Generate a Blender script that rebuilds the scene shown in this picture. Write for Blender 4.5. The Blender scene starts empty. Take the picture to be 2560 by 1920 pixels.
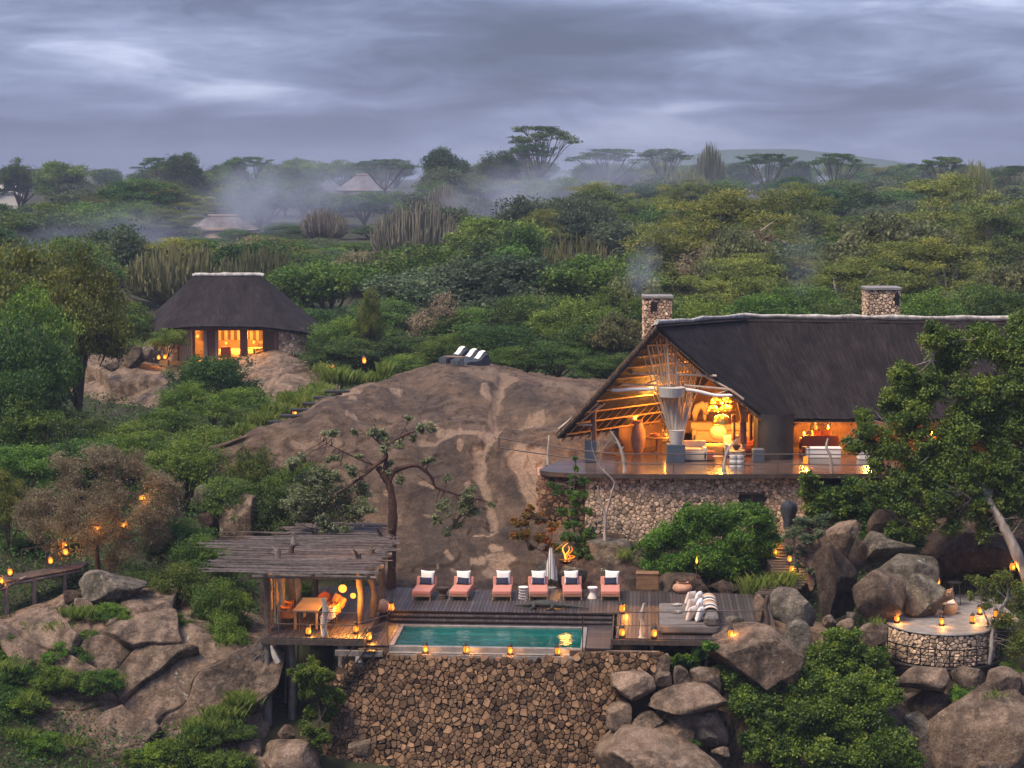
import bpy, bmesh, math, random
import numpy as np
from mathutils import Vector, Matrix, noise as mnoise
R = math.radians
random.seed(7); RNG = np.random.default_rng(11)
scene = bpy.context.scene
C = scene.collection

# ------------------------------------------------------------------ camera
LENS = 70.0; F = 2560*LENS/36; HOR = 430; CZ = 17.5
TH = math.atan((960-HOR)/F); CT, ST = math.cos(TH), math.sin(TH)
cd = bpy.data.cameras.new('camera'); cd.lens = LENS; cd.sensor_width = 36; cd.clip_end = 8000; cd.clip_start = 0.5
cam = bpy.data.objects.new('camera', cd); C.objects.link(cam)
cam.location = (0, 0, CZ); cam.rotation_euler = (R(90)-TH, 0, 0)
scene.camera = cam

# ------------------------------------------------------------------ world, sun, exposure
def nn(nt, t, **kw):
    n = nt.nodes.new(t)
    for k, v in kw.items():
        if k == 'inp':
            for a, b in v.items(): n.inputs[a].default_value = b
        else: setattr(n, k, v)
    return n
def ramp(nt, stops, interp='LINEAR'):
    n = nt.nodes.new('ShaderNodeValToRGB'); cr = n.color_ramp; cr.interpolation = interp
    while len(cr.elements) < len(stops): cr.elements.new(0.5)
    for e, (p, c) in zip(cr.elements, stops): e.position = p; e.color = (*c, 1) if len(c) == 3 else c
    return n
SUN_EL, SUN_AZ = 58, 235          # soft light from behind-left of the camera
world = bpy.data.worlds.new('World'); scene.world = world; world.use_nodes = True
def build_world():
    nt = world.node_tree; nt.nodes.clear(); L = nt.links.new
    out = nn(nt, 'ShaderNodeOutputWorld')
    tc = nn(nt, 'ShaderNodeTexCoord'); sep = nn(nt, 'ShaderNodeSeparateXYZ'); L(tc.outputs['Generated'], sep.inputs[0])
    sky = nn(nt, 'ShaderNodeTexSky', sky_type='NISHITA', sun_disc=False, sun_elevation=R(SUN_EL), sun_rotation=R(SUN_AZ), air_density=1.0, dust_density=2.0)
    bgs = nn(nt, 'ShaderNodeBackground', inp={'Strength': 0.06}); L(sky.outputs[0], bgs.inputs[0])
    def cloud(sx, sz, off, det, dist, rough=.55):
        mp = nn(nt, 'ShaderNodeMapping'); mp.inputs['Scale'].default_value = (sx, sx, sz); mp.inputs['Location'].default_value = off
        mp.inputs['Rotation'].default_value = (0, R(1.2), 0)
        L(tc.outputs['Generated'], mp.inputs[0])
        n = nn(nt, 'ShaderNodeTexNoise', inp={'Scale': 1.0, 'Detail': det, 'Roughness': rough, 'Distortion': dist}); L(mp.outputs[0], n.inputs['Vector']); return n.outputs['Fac']
    a = cloud(4.2, 21, (1.3, 6.1, .8), 5, .25, .5)      # broad banks
    b = cloud(11, 52, (8.3, 2.2, .9), 8, .5, .62)      # streaks
    m1 = nn(nt, 'ShaderNodeMath', operation='MULTIPLY', inp={1: .62}); L(a, m1.inputs[0])
    m2 = nn(nt, 'ShaderNodeMath', operation='MULTIPLY_ADD', inp={1: .38}); L(b, m2.inputs[0]); L(m1.outputs[0], m2.inputs[2])
    rp = ramp(nt, [(.36, (.026, .031, .054)), (.44, (.039, .046, .080)), (.50, (.059, .069, .115)), (.56, (.088, .101, .158)), (.64, (.165, .182, .245))])
    L(m2.outputs[0], rp.inputs[0])
    # haze band at the horizon: mauve
    hz = nn(nt, 'ShaderNodeMapRange', inp={1: 0.0, 2: 0.045, 3: 0.62, 4: 0.0}); hz.clamp = True; L(sep.outputs[2], hz.inputs[0])
    mx = nn(nt, 'ShaderNodeMix', data_type='RGBA'); mx.inputs[7].default_value = (.054, .060, .096, 1)
    L(hz.outputs[0], mx.inputs[0]); L(rp.outputs[0], mx.inputs[6])
    # overcast luminance: zenith about three times the horizon
    gr = nn(nt, 'ShaderNodeMapRange', inp={1: 0.05, 2: 1.0, 3: 1.0, 4: 3.0}); L(sep.outputs[2], gr.inputs[0])
    bgc = nn(nt, 'ShaderNodeBackground'); L(mx.outputs[2], bgc.inputs[0]); L(gr.outputs[0], bgc.inputs[1])
    ms = nn(nt, 'ShaderNodeMixShader', inp={0: .93}); L(bgs.outputs[0], ms.inputs[1]); L(bgc.outputs[0], ms.inputs[2])
    L(ms.outputs[0], out.inputs[0])
build_world()
world.cycles.sampling_method = 'MANUAL'; world.cycles.sample_map_resolution = 256
sd = bpy.data.lights.new('sun', 'SUN'); sd.energy = 1.5; sd.angle = R(24); sd.color = (1.0, .83, .62)
sun = bpy.data.objects.new('sun', sd); C.objects.link(sun)
_az, _el = R(SUN_AZ), R(SUN_EL)
_sd = Vector((math.sin(_az)*math.cos(_el), math.cos(_az)*math.cos(_el), math.sin(_el)))
sun.rotation_euler = _sd.to_track_quat('Z', 'Y').to_euler(); sun.location = (0, 60, 60)
vs = scene.view_settings; vs.view_transform = 'Standard'; vs.look = 'None'; vs.exposure = 2.0; vs.gamma = 1.0; vs.use_curve_mapping = False
cy = scene.cycles
cy.use_denoising = True; cy.max_bounces = 6; cy.diffuse_bounces = 3; cy.glossy_bounces = 2; cy.transmission_bounces = 3
cy.transparent_max_bounces = 8; cy.volume_bounces = 0; cy.sample_clamp_indirect = 4.0; cy.caustics_reflective = False; cy.caustics_refractive = False
cy.volume_step_rate = 2.0; cy.volume_max_steps = 96
AMBER = (1.0, .38, .05)

# ------------------------------------------------------------------ pixel (2560 x 1920) -> direction -> point
def ray(px, py):
    u = (px-1280)/F; v = (960-py)/F
    return Vector((u, CT+v*ST, -ST+v*CT))
def P(px, py, D):
    d = ray(px, py); return Vector((0, 0, CZ)) + d*(D/d.y)
def Q(px, py, Z):
    d = ray(px, py); return Vector((0, 0, CZ)) + d*((Z-CZ)/d.z)
def proj(p):
    x, y, z = p[0], p[1], p[2]-CZ
    d = y*CT - z*ST; v = y*ST + z*CT
    return 1280+F*x/d, 960-F*v/d
def conv(ox, oy, s): return lambda x, y: (ox+x/s, oy+y/s)
c1 = conv(1300, 640, 1.7556); c2 = conv(460, 1280, 2.5917); c3 = conv(940, 1320, 2.212); c4 = conv(1500, 1250, 2.0868)
c5 = conv(0, 1080, 1.9743); c6 = conv(0, 640, 2.4578); b1 = conv(620, 840, 2.5136); b3 = conv(1200, 280, 1.6265)
b2 = conv(0, 280, 1.728); b4 = conv(320, 660, 4.424); b5 = conv(1340, 780, 3.5677); b6 = conv(1900, 920, 2.3045)
# deck frame (the timber deck is turned a little against the view)
DA = R(3.8); DO = Vector((0, 75, 0)); DU = Vector((math.cos(DA), -math.sin(DA), 0)); DV = Vector((math.sin(DA), math.cos(DA), 0))
def DK(u, v, z=0): return DO + DU*u + DV*v + Vector((0, 0, z))
def DKI(p): q = Vector(p)-DO; return q.dot(DU), q.dot(DV)
DROT = -DA

# ------------------------------------------------------------------ objects
def tag(o, label=None, cat=None, group=None, kind=None):
    if label: o['label'] = label
    if cat: o['category'] = cat
    if group: o['group'] = group
    if kind: o['kind'] = kind
    return o
def thing(name, label, cat, loc=(0, 0, 0), rz=0, group=None, scale=None):
    o = bpy.data.objects.new(name, None); C.objects.link(o); o.location = loc; o.rotation_euler = (0, 0, rz)
    o.empty_display_size = .2
    if scale is not None: o.scale = scale
    return tag(o, label, cat, group)
def copy_tree(o, parent=None):
    c = o.copy(); C.objects.link(c)
    if parent is not None: c.parent = parent
    for ch in o.children: copy_tree(ch, c)
    return c
def link(name, me, parent=None, loc=None, rot=None):
    o = bpy.data.objects.new(name, me); C.objects.link(o)
    if parent is not None: o.parent = parent
    if loc is not None: o.location = loc
    if rot is not None: o.rotation_euler = rot
    return o
def mesh_np(name, V, Fq, mat, tint=None, smooth=False, uv=None):
    """V (n,3); Fq (m,k) all faces with k corners"""
    me = bpy.data.meshes.new(name); V = np.asarray(V, np.float32); Fq = np.asarray(Fq, np.int32)
    m, k = Fq.shape
    me.vertices.add(len(V)); me.vertices.foreach_set('co', V.ravel())
    me.loops.add(m*k); me.loops.foreach_set('vertex_index', Fq.ravel())
    me.polygons.add(m); me.polygons.foreach_set('loop_start', np.arange(0, m*k, k, dtype=np.int32))
    me.polygons.foreach_set('loop_total', np.full(m, k, np.int32))
    if smooth: me.polygons.foreach_set('use_smooth', np.ones(m, bool))
    if tint is not None:
        for nm, arr in (tint.items() if isinstance(tint, dict) else [('tint', tint)]):
            a = me.attributes.new(nm, 'FLOAT', 'POINT'); a.data.foreach_set('value', np.asarray(arr, np.float32))
    if uv is not None:
        l = me.uv_layers.new(name='uv'); l.data.foreach_set('uv', np.asarray(uv, np.float32)[Fq.ravel()].ravel())
    me.update(calc_edges=True); me.materials.append(mat); return me

class MB:
    def __init__(s): s.v = []; s.f = []; s.t = []
    def add(s, vs, fs, t=.5):
        o = len(s.v); s.v += [tuple(v) for v in vs]; s.f += [tuple(i+o for i in f) for f in fs]; s.t += [t]*len(vs); return s
    def box(s, lo, hi, M=None, t=.5):
        x0, y0, z0 = lo; x1, y1, z1 = hi
        vs = [(x0, y0, z0), (x1, y0, z0), (x1, y1, z0), (x0, y1, z0), (x0, y0, z1), (x1, y0, z1), (x1, y1, z1), (x0, y1, z1)]
        if M is not None: vs = [M @ Vector(v) for v in vs]
        return s.add(vs, [(0, 3, 2, 1), (4, 5, 6, 7), (0, 1, 5, 4), (1, 2, 6, 5), (2, 3, 7, 6), (3, 0, 4, 7)], t)
    def cbox(s, c, d, M=None, t=.5):
        return s.box([c[i]-d[i]/2 for i in range(3)], [c[i]+d[i]/2 for i in range(3)], M, t)
    def rbox(s, c, d, r, M=None, seg=2, t=.5, puff=0):
        bm = bmesh.new(); bmesh.ops.create_cube(bm, size=1)
        for v in bm.verts: v.co = Vector((v.co.x*d[0], v.co.y*d[1], v.co.z*d[2]))
        if puff: bmesh.ops.subdivide_edges(bm, edges=bm.edges[:], cuts=3, use_grid_fill=True)
        if puff:
            for v in bm.verts:
                x, y, z = (v.co[i]/d[i]*2 for i in range(3))
                v.co += Vector((0, 0, z*puff*(1-x*x)*(1-y*y))) + Vector((0, y*puff*.5*(1-x*x)*(1-z*z), 0)) + Vector((x*puff*.5*(1-y*y)*(1-z*z), 0, 0))
            es = [e for e in bm.edges if len(e.link_faces) == 2 and e.calc_face_angle() > 1.0]
        else: es = bm.edges[:]
        bmesh.ops.bevel(bm, geom=es, offset=r, segments=seg, profile=.6, affect='EDGES')
        bm.verts.index_update()
        vs = [v.co+Vector(c) for v in bm.verts]
        if M is not None: vs = [M @ v for v in vs]
        s.add(vs, [tuple(v.index for v in f.verts) for f in bm.faces], t); bm.free(); return s
    def tube(s, pts, rad, n=6, cap=True, t=.5, sq=1.0):
        pts = [Vector(p) for p in pts]; k = len(pts)
        rad = [rad]*k if not hasattr(rad, '__len__') else rad
        o = len(s.v); up = None
        for i, p in enumerate(pts):
            d = (pts[min(i+1, k-1)]-pts[max(i-1, 0)]).normalized()
            if up is None: up = d.orthogonal().normalized()
            a = (up - d*up.dot(d)); a = a.normalized() if a.length > 1e-6 else d.orthogonal().normalized(); up = a; b = d.cross(a)
            for j in range(n):
                w = 2*math.pi*j/n
                s.v.append(tuple(p+a*(math.cos(w)*rad[i])+b*(math.sin(w)*rad[i]*sq))); s.t.append(t)
        for i in range(k-1):
            for j in range(n):
                s.f.append((o+i*n+j, o+i*n+(j+1) % n, o+(i+1)*n+(j+1) % n, o+(i+1)*n+j))
        if cap: s.f.append(tuple(o+j for j in reversed(range(n)))); s.f.append(tuple(o+(k-1)*n+j for j in range(n)))
        return s
    def lathe(s, prof, n=16, c=(0, 0, 0), t=.5, close=True):
        o = len(s.v); k = len(prof)
        for r, z in prof:
            for j in range(n):
                w = 2*math.pi*j/n; s.v.append((c[0]+r*math.cos(w), c[1]+r*math.sin(w), c[2]+z)); s.t.append(t)
        for i in range(k-1):
            for j in range(n): s.f.append((o+i*n+j, o+i*n+(j+1) % n, o+(i+1)*n+(j+1) % n, o+(i+1)*n+j))
        if close: s.f.append(tuple(o+j for j in reversed(range(n)))); s.f.append(tuple(o+(k-1)*n+j for j in range(n)))
        return s
    def grid(s, G, t=.5, flip=False):
        """G[i][j] points"""
        o = len(s.v); a, b = len(G), len(G[0])
        for r in G:
            for p in r: s.v.append(tuple(p)); s.t.append(t)
        for i in range(a-1):
            for j in range(b-1):
                q = (o+i*b+j, o+i*b+j+1, o+(i+1)*b+j+1, o+(i+1)*b+j); s.f.append(q[::-1] if flip else q)
        return s
    def mesh(s, name, mat, smooth=None, off=None):
        me = bpy.data.meshes.new(name)
        vs = s.v if off is None else [(x-off[0], y-off[1], z-off[2]) for x, y, z in s.v]
        me.from_pydata(vs, [], s.f)
        a = me.attributes.new('tint', 'FLOAT', 'POINT'); a.data.foreach_set('value', np.asarray(s.t, np.float32))
        if smooth is not None:
            me.polygons.foreach_set('use_smooth', np.ones(len(me.polygons), bool))
            if smooth: me.set_sharp_from_angle(angle=R(smooth))
        me.update(); me.materials.append(mat); return me
    def build(s, name, mat, parent=None, smooth=None, off=None, loc=None, rot=None):
        if off is True: off = parent.location
        return link(name, s.mesh(name, mat, smooth, off), parent, loc, rot)
def lamp(parent, loc, watts, rad=.06, col=AMBER, name='flame_light'):
    l = bpy.data.lights.new(name, 'POINT'); l.energy = watts; l.shadow_soft_size = rad; l.color = col
    o = bpy.data.objects.new(name, l); C.objects.link(o); o.location = loc
    if parent is not None: o.parent = parent
    return o
def crv(pts, n):
    """Catmull-Rom through points, n samples per span"""
    pts = [Vector(p) for p in pts]; out = []
    for i in range(len(pts)-1):
        p0 = pts[max(i-1, 0)]; p1_, p2_ = pts[i], pts[i+1]; p3 = pts[min(i+2, len(pts)-1)]
        for k in range(n):
            t = k/n
            out.append(.5*((2*p1_)+(p2_-p0)*t+(2*p0-5*p1_+4*p2_-p3)*t*t+(3*p1_-p0-3*p2_+p3)*t**3))
    out.append(pts[-1]); return out
def lin(a, b, t): return a+(b-a)*t

# ------------------------------------------------------------------ materials
def mat(name, c1_, c2_=None, rough=.8, scale=4.0, bump=0.0, bscale=None, spec=.3, metal=0, stretch=(1, 1, 1), attr=0.0, rnd=0.0, detail=4, coord='Object', lo=.35, hi=.65, emit=None, estr=0):
    m = bpy.data.materials.new(name); m.use_nodes = True; nt = m.node_tree; nt.nodes.clear(); L = nt.links.new
    out = nn(nt, 'ShaderNodeOutputMaterial'); b = nn(nt, 'ShaderNodeBsdfPrincipled'); L(b.outputs[0], out.inputs[0])
    b.inputs['Roughness'].default_value = rough; b.inputs['Specular IOR Level'].default_value = spec; b.inputs['Metallic'].default_value = metal
    b.inputs['Base Color'].default_value = (*c1_, 1)
    tc = nn(nt, 'ShaderNodeTexCoord'); mp = nn(nt, 'ShaderNodeMapping'); mp.inputs['Scale'].default_value = stretch
    L(tc.outputs[coord], mp.inputs[0]); col = None
    if c2_ is not None:
        n = nn(nt, 'ShaderNodeTexNoise', inp={'Scale': scale, 'Detail': detail, 'Roughness': .6}); L(mp.outputs[0], n.inputs['Vector'])
        r = ramp(nt, [(lo, c1_), (hi, c2_)]); L(n.outputs['Fac'], r.inputs[0]); col = r.outputs[0]
    if attr or rnd:
        v = None
        if attr:
            at = nn(nt, 'ShaderNodeAttribute', attribute_name='tint')
            mr = nn(nt, 'ShaderNodeMapRange', inp={1: 0., 2: 1., 3: 1-attr, 4: 1+attr}); L(at.outputs['Fac'], mr.inputs[0]); v = mr.outputs[0]
        if rnd:
            oi = nn(nt, 'ShaderNodeObjectInfo'); mr = nn(nt, 'ShaderNodeMapRange', inp={1: 0., 2: 1., 3: 1-rnd, 4: 1+rnd}); L(oi.outputs['Random'], mr.inputs[0])
            if v is not None:
                mm = nn(nt, 'ShaderNodeMath', operation='MULTIPLY'); L(v, mm.inputs[0]); L(mr.outputs[0], mm.inputs[1]); v = mm.outputs[0]
            else: v = mr.outputs[0]
        hs = nn(nt, 'ShaderNodeHueSaturation'); L(v, hs.inputs['Value'])
        if col is not None: L(col, hs.inputs['Color'])
        else: hs.inputs['Color'].default_value = (*c1_, 1)
        col = hs.outputs[0]
    if col is not None: L(col, b.inputs['Base Color'])
    if bump:
        n2 = nn(nt, 'ShaderNodeTexNoise', inp={'Scale': bscale or scale*4, 'Detail': 5, 'Roughness': .65}); L(mp.outputs[0], n2.inputs['Vector'])
        bp = nn(nt, 'ShaderNodeBump', inp={'Strength': 1.0, 'Distance': bump}); L(n2.outputs['Fac'], bp.inputs['Height']); L(bp.outputs[0], b.inputs['Normal'])
    if emit: b.inputs['Emission Color'].default_value = (*emit, 1); b.inputs['Emission Strength'].default_value = estr
    return m
def leafmat(name, a, b, c, trans=.45):
    """a dark, b mid, c bright; tint attribute picks; small change from object to object"""
    m = bpy.data.materials.new(name); m.use_nodes = True; nt = m.node_tree; nt.nodes.clear(); L = nt.links.new
    out = nn(nt, 'ShaderNodeOutputMaterial')
    at = nn(nt, 'ShaderNodeAttribute', attribute_name='tint'); r = ramp(nt, [(0, a), (.5, b), (1, c)]); L(at.outputs['Fac'], r.inputs[0])
    oi = nn(nt, 'ShaderNodeObjectInfo'); hs = nn(nt, 'ShaderNodeHueSaturation')
    m1 = nn(nt, 'ShaderNodeMapRange', inp={1: 0., 2: 1., 3: .475, 4: .52}); L(oi.outputs['Random'], m1.inputs[0]); L(m1.outputs[0], hs.inputs['Hue'])
    ml = nn(nt, 'ShaderNodeMath', operation='MULTIPLY', inp={1: 7.31}); L(oi.outputs['Random'], ml.inputs[0])
    fr = nn(nt, 'ShaderNodeMath', operation='FRACT'); L(ml.outputs[0], fr.inputs[0])
    m2 = nn(nt, 'ShaderNodeMapRange', inp={1: 0., 2: 1., 3: .72, 4: 1.28}); L(fr.outputs[0], m2.inputs[0]); L(m2.outputs[0], hs.inputs['Value'])
    L(r.outputs[0], hs.inputs['Color'])
    d = nn(nt, 'ShaderNodeBsdfDiffuse'); t = nn(nt, 'ShaderNodeBsdfTranslucent'); L(hs.outputs[0], d.inputs[0]); L(hs.outputs[0], t.inputs[0])
    mx = nn(nt, 'ShaderNodeMixShader', inp={0: trans}); L(d.outputs[0], mx.inputs[1]); L(t.outputs[0], mx.inputs[2])
    g = nn(nt, 'ShaderNodeBsdfGlossy', inp={'Roughness': .6}); g.inputs[0].default_value = (.8, .85, 1, 1)
    m3 = nn(nt, 'ShaderNodeMixShader', inp={0: .018}); L(mx.outputs[0], m3.inputs[1]); L(g.outputs[0], m3.inputs[2]); L(m3.outputs[0], out.inputs[0])
    return m
def glowmat(name, col, strength):
    m = bpy.data.materials.new(name); m.use_nodes = True; nt = m.node_tree; nt.nodes.clear()
    out = nn(nt, 'ShaderNodeOutputMaterial'); e = nn(nt, 'ShaderNodeEmission', inp={'Strength': strength}); e.inputs[0].default_value = (*col, 1)
    nt.links.new(e.outputs[0], out.inputs[0]); return m
def rockmat(name, base, dark, pale, scale=.6, lichen=(.30, .33, .27), lich=.64, streak=True, pale_attr=False, darkpos=.5):
    m = bpy.data.materials.new(name); m.use_nodes = True; nt = m.node_tree; nt.nodes.clear(); L = nt.links.new
    out = nn(nt, 'ShaderNodeOutputMaterial'); b = nn(nt, 'ShaderNodeBsdfPrincipled'); L(b.outputs[0], out.inputs[0])
    b.inputs['Roughness'].default_value = .88; b.inputs['Specular IOR Level'].default_value = .2
    g = nn(nt, 'ShaderNodeNewGeometry'); pos = g.outputs['Position']
    def noise(sc, det=6, rough=.6, st=None, dist=0):
        v = pos
        if st: mp = nn(nt, 'ShaderNodeMapping'); mp.inputs['Scale'].default_value = st; L(pos, mp.inputs[0]); v = mp.outputs[0]
        n = nn(nt, 'ShaderNodeTexNoise', inp={'Scale': sc, 'Detail': det, 'Roughness': rough, 'Distortion': dist}); L(v, n.inputs['Vector']); return n.outputs['Fac']
    def mix(f, x, y, blend='MIX'):
        q = nn(nt, 'ShaderNodeMix', data_type='RGBA', blend_type=blend)
        for i, s in ((0, f), (6, x), (7, y)):
            if isinstance(s, (tuple, float, int)): q.inputs[i].default_value = (*s, 1) if isinstance(s, tuple) else s
            else: L(s, q.inputs[i])
        return q.outputs[2]
    r1 = ramp(nt, [(darkpos-.09, (0, 0, 0)), (darkpos+.09, (1, 1, 1))]); L(noise(scale, 7, .65), r1.inputs[0])
    col = mix(r1.outputs[0], dark, base)
    r2 = ramp(nt, [(.42, (0, 0, 0)), (.72, (1, 1, 1))]); L(noise(scale*4.5, 6, .7), r2.inputs[0])
    col = mix(r2.outputs[0], col, pale)
    if streak:   # water streaks down the face
        r3 = ramp(nt, [(.45, (0, 0, 0)), (.68, (.75, .75, .75))]); L(noise(1.0, 4, .6, (1.4, .9, .12)), r3.inputs[0])
        col = mix(r3.outputs[0], col, tuple(x*.55 for x in dark))
    r4 = ramp(nt, [(lich, (0, 0, 0)), (lich+.035, (1, 1, 1))]); L(noise(scale*2.2, 8, .72, None, .6), r4.inputs[0])
    col = mix(r4.outputs[0], col, lichen)
    if pale_attr:
        at = nn(nt, 'ShaderNodeAttribute', attribute_name='pale'); ms = nn(nt, 'ShaderNodeMath', operation='MULTIPLY'); L(at.outputs['Fac'], ms.inputs[0])
        rr = ramp(nt, [(.3, (.35, .35, .35)), (.6, (1, 1, 1))]); L(noise(3.0, 6, .7), rr.inputs[0]); L(rr.outputs[0], ms.inputs[1])
        col = mix(ms.outputs[0], col, (.27, .188, .132))
        at2 = nn(nt, 'ShaderNodeAttribute', attribute_name='stain'); col = mix(at2.outputs['Fac'], col, (.035, .028, .024))
    sp = ramp(nt, [(.35, (.6, .6, .6)), (.65, (1.4, 1.38, 1.35))]); L(noise(14, 5, .75), sp.inputs[0]); col = mix(1.0, col, sp.outputs[0], 'MULTIPLY')
    oi = nn(nt, 'ShaderNodeObjectInfo'); mr = nn(nt, 'ShaderNodeMapRange', inp={1: 0., 2: 1., 3: .85, 4: 1.15}); L(oi.outputs['Random'], mr.inputs[0])
    hs = nn(nt, 'ShaderNodeHueSaturation'); L(col, hs.inputs['Color']); L(mr.outputs[0], hs.inputs['Value']); L(hs.outputs[0], b.inputs['Base Color'])
    bp = nn(nt, 'ShaderNodeBump', inp={'Strength': .9, 'Distance': .2}); L(noise(4, 9, .72), bp.inputs['Height']); L(bp.outputs[0], b.inputs['Normal'])
    return m
M = dict(
 rock=rockmat('granite', (.1640, .1132, .0804), (.0508, .0385, .0295), (.2624, .1927, .1435)),
 rockg=rockmat('grey_granite', (.1517, .1271, .0984), (.0508, .0443, .0353), (.2378, .2050, .1640), lichen=(.30, .32, .26), lich=.615),
 rockp=rockmat('pink_granite', (.2173, .1517, .1107), (.0861, .0599, .0435), (.3116, .2337, .1763), lich=.66),
 rockd=rockmat('dark_granite', (.0697, .0459, .0344), (.0246, .0189, .0156), (.1230, .0902, .0697), lich=.66),
 dome=rockmat('dome_granite', (.115, .075, .049), (.054, .036, .026), (.165, .114, .080), scale=.4, lich=.74, pale_attr=True, lichen=(.36, .27, .2)),
 soil=mat('soil', (.026, .019, .012), (.030, .036, .013), .95, scale=.7, bump=.06),
 deck=mat('deck_board', (.0310, .0249, .0249), (.0705, .0568, .0533), .42, scale=3, stretch=(3, .35, 3), bump=.006, bscale=25, rnd=.3, spec=.4),
 timber=mat('dark_timber', (.0387, .0275, .0224), (.0774, .0559, .0430), .75, scale=6, bump=.006, rnd=.2),
 grey=mat('weathered_timber', (.1118, .0903, .0774), (.2150, .1806, .1591), .85, scale=9, stretch=(1, 1, .3), bump=.008, rnd=.15),
 drift=mat('driftwood', (.22, .19, .16), (.42, .38, .34), .85, scale=10, stretch=(1, 1, .25), bump=.012),
 stick=mat('roof_stick', (.0817, .0645, .0619), (.1720, .1419, .1333), .85, scale=5, rnd=.35),
 pole=mat('pale_pole', (.2924, .2322, .1806), (.4300, .3526, .2838), .7, scale=5, stretch=(1, 1, .3), rnd=.1),
 wrap=mat('white_cord', (.3956, .3698, .3440), (.5332, .5074, .4730), .85, scale=30, stretch=(.2, .2, 3), bump=.01),
 rafter=mat('rafter_pole', (.20, .115, .055), (.32, .19, .095), .8, scale=4, rnd=.2),
 thatch_in=mat('thatch_underside', (.12, .07, .035), (.22, .13, .07), .9, scale=9, bump=.03, stretch=(1, 4, 1)),
 cap=mat('white_ridge_cap', (.20, .185, .17), (.50, .48, .46), .8, scale=3.5, bump=.02),
 plaster=mat('charcoal_plaster', (.018, .017, .019), (.030, .029, .031), .85, scale=1.5, bump=.01),
 blue=mat('slate_blue_plinth', (.045, .06, .085), (.065, .082, .11), .7, scale=2),
 concrete=mat('pale_concrete', (.1462, .1359, .1273), (.2322, .2193, .2064), .6, scale=3, bump=.004),
 tile=mat('pool_plaster', (.32, .46, .45), (.40, .53, .50), .6, scale=2),
 metal=mat('dark_metal', (.03, .027, .027), None, .45, metal=.6),
 rail=mat('rail_metal', (.10, .075, .065), None, .5, metal=.3),
 black=mat('lantern_black', (.012, .011, .012), None, .5),
 coral=mat('coral_fabric', (.3956, .1591, .1204), (.4644, .1978, .1548), .9, scale=20, bump=.002),
 teak=mat('pale_teak', (.2580, .1462, .0817), (.3268, .1978, .1118), .6, scale=8, stretch=(1, .2, 1)),
 white=mat('white_fabric', (.6020, .5676, .5418), (.6536, .6278, .6020), .9, scale=15),
 cream=mat('cream_fabric', (.4988, .4128, .3612), (.5676, .4816, .4300), .9, scale=15),
 navy=mat('navy_fabric', (.018, .022, .048), (.026, .031, .062), .9, scale=30),
 greyf=mat('grey_fabric', (.1032, .0903, .0843), (.1462, .1290, .1204), .95, scale=3, bump=.006),
 bean=mat('slate_beanbag', (.022, .03, .042), (.034, .043, .058), .85, scale=5, bump=.01),
 stone=mat('field_stone', (.092, .050, .027), (.195, .118, .067), .88, scale=3, bump=.03, attr=.75, detail=6, bscale=14),
 stonel=mat('pale_field_stone', (.34, .235, .155), (.52, .385, .28), .88, scale=4, bump=.02, attr=.6),
 mortar=mat('wall_core', (.045, .028, .017), (.08, .052, .032), .95, scale=3),
 clay=mat('clay', (.34, .175, .11), (.44, .25, .17), .8, scale=4, bump=.01),
 wicker=mat('wicker', (.36, .24, .13), (.46, .33, .19), .85, scale=20, bump=.01),
 orange=mat('orange_fabric', (.50, .17, .04), (.58, .22, .06), .9, scale=10),
 rust=mat('rust_fabric', (.34, .10, .05), None, .9),
 wood=mat('brown_wood', (.14, .075, .04), (.21, .12, .065), .6, scale=6, stretch=(.3, 1, 1)),
 honey=mat('honey_wood', (.38, .22, .09), (.48, .29, .13), .45, scale=6, stretch=(1, .2, 1)),
 plume=mat('cream_plaster', (.55, .43, .30), (.62, .5, .37), .8, scale=3),
 maroon=mat('maroon_timber', (.10, .045, .035), (.15, .07, .055), .6, scale=6, stretch=(2, 2, .3)),
 drape=mat('striped_curtain', (.22, .19, .165), (.36, .32, .29), .9, scale=9, stretch=(2.2, 2.2, .05)),
 bark=mat('bark', (.055, .04, .03), (.12, .09, .07), .9, scale=7, stretch=(1, 1, .3), bump=.03),
 barkp=mat('pale_bark', (.16, .13, .11), (.34, .30, .27), .9, scale=5, stretch=(1, 1, .3), bump=.03),
 barkr=mat('red_brown_bark', (.035, .02, .016), (.10, .05, .035), .9, scale=9, bump=.03),
 farroof=mat('pale_thatch', (.20, .165, .165), (.27, .225, .22), .9, scale=2, bump=.03),
 croc=mat('carved_dark_wood', (.022, .022, .02), (.055, .055, .05), .6, scale=9, bump=.03),
 glow=glowmat('flame_glow', (1.0, .22, .02), .50),
 core=glowmat('flame_core', (1.0, .33, .04), .9),
 bulb=glowmat('lamp_bulb', (1.0, .31, .035), .8),
)
def stripes(name, cols, scale, axis='Z'):
    m = bpy.data.materials.new(name); m.use_nodes = True; nt = m.node_tree; b = nt.nodes['Principled BSDF']; b.inputs['Roughness'].default_value = .9
    tc = nn(nt, 'ShaderNodeTexCoord'); sp = nn(nt, 'ShaderNodeSeparateXYZ'); nt.links.new(tc.outputs['Object'], sp.inputs[0])
    mu = nn(nt, 'ShaderNodeMath', operation='MULTIPLY', inp={1: scale}); nt.links.new(sp.outputs[axis], mu.inputs[0])
    fr = nn(nt, 'ShaderNodeMath', operation='FRACT'); nt.links.new(mu.outputs[0], fr.inputs[0])
    r = ramp(nt, [(i/len(cols), c) for i, c in enumerate(cols)], 'CONSTANT'); nt.links.new(fr.outputs[0], r.inputs[0]); nt.links.new(r.outputs[0], b.inputs['Base Color']); return m
M['throw'] = stripes('striped_throw', [(.42, .25, .15), (.6, .56, .52), (.03, .032, .04), (.12, .12, .13), (.6, .56, .52), (.42, .25, .15)], .95, 'Y')
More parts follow.
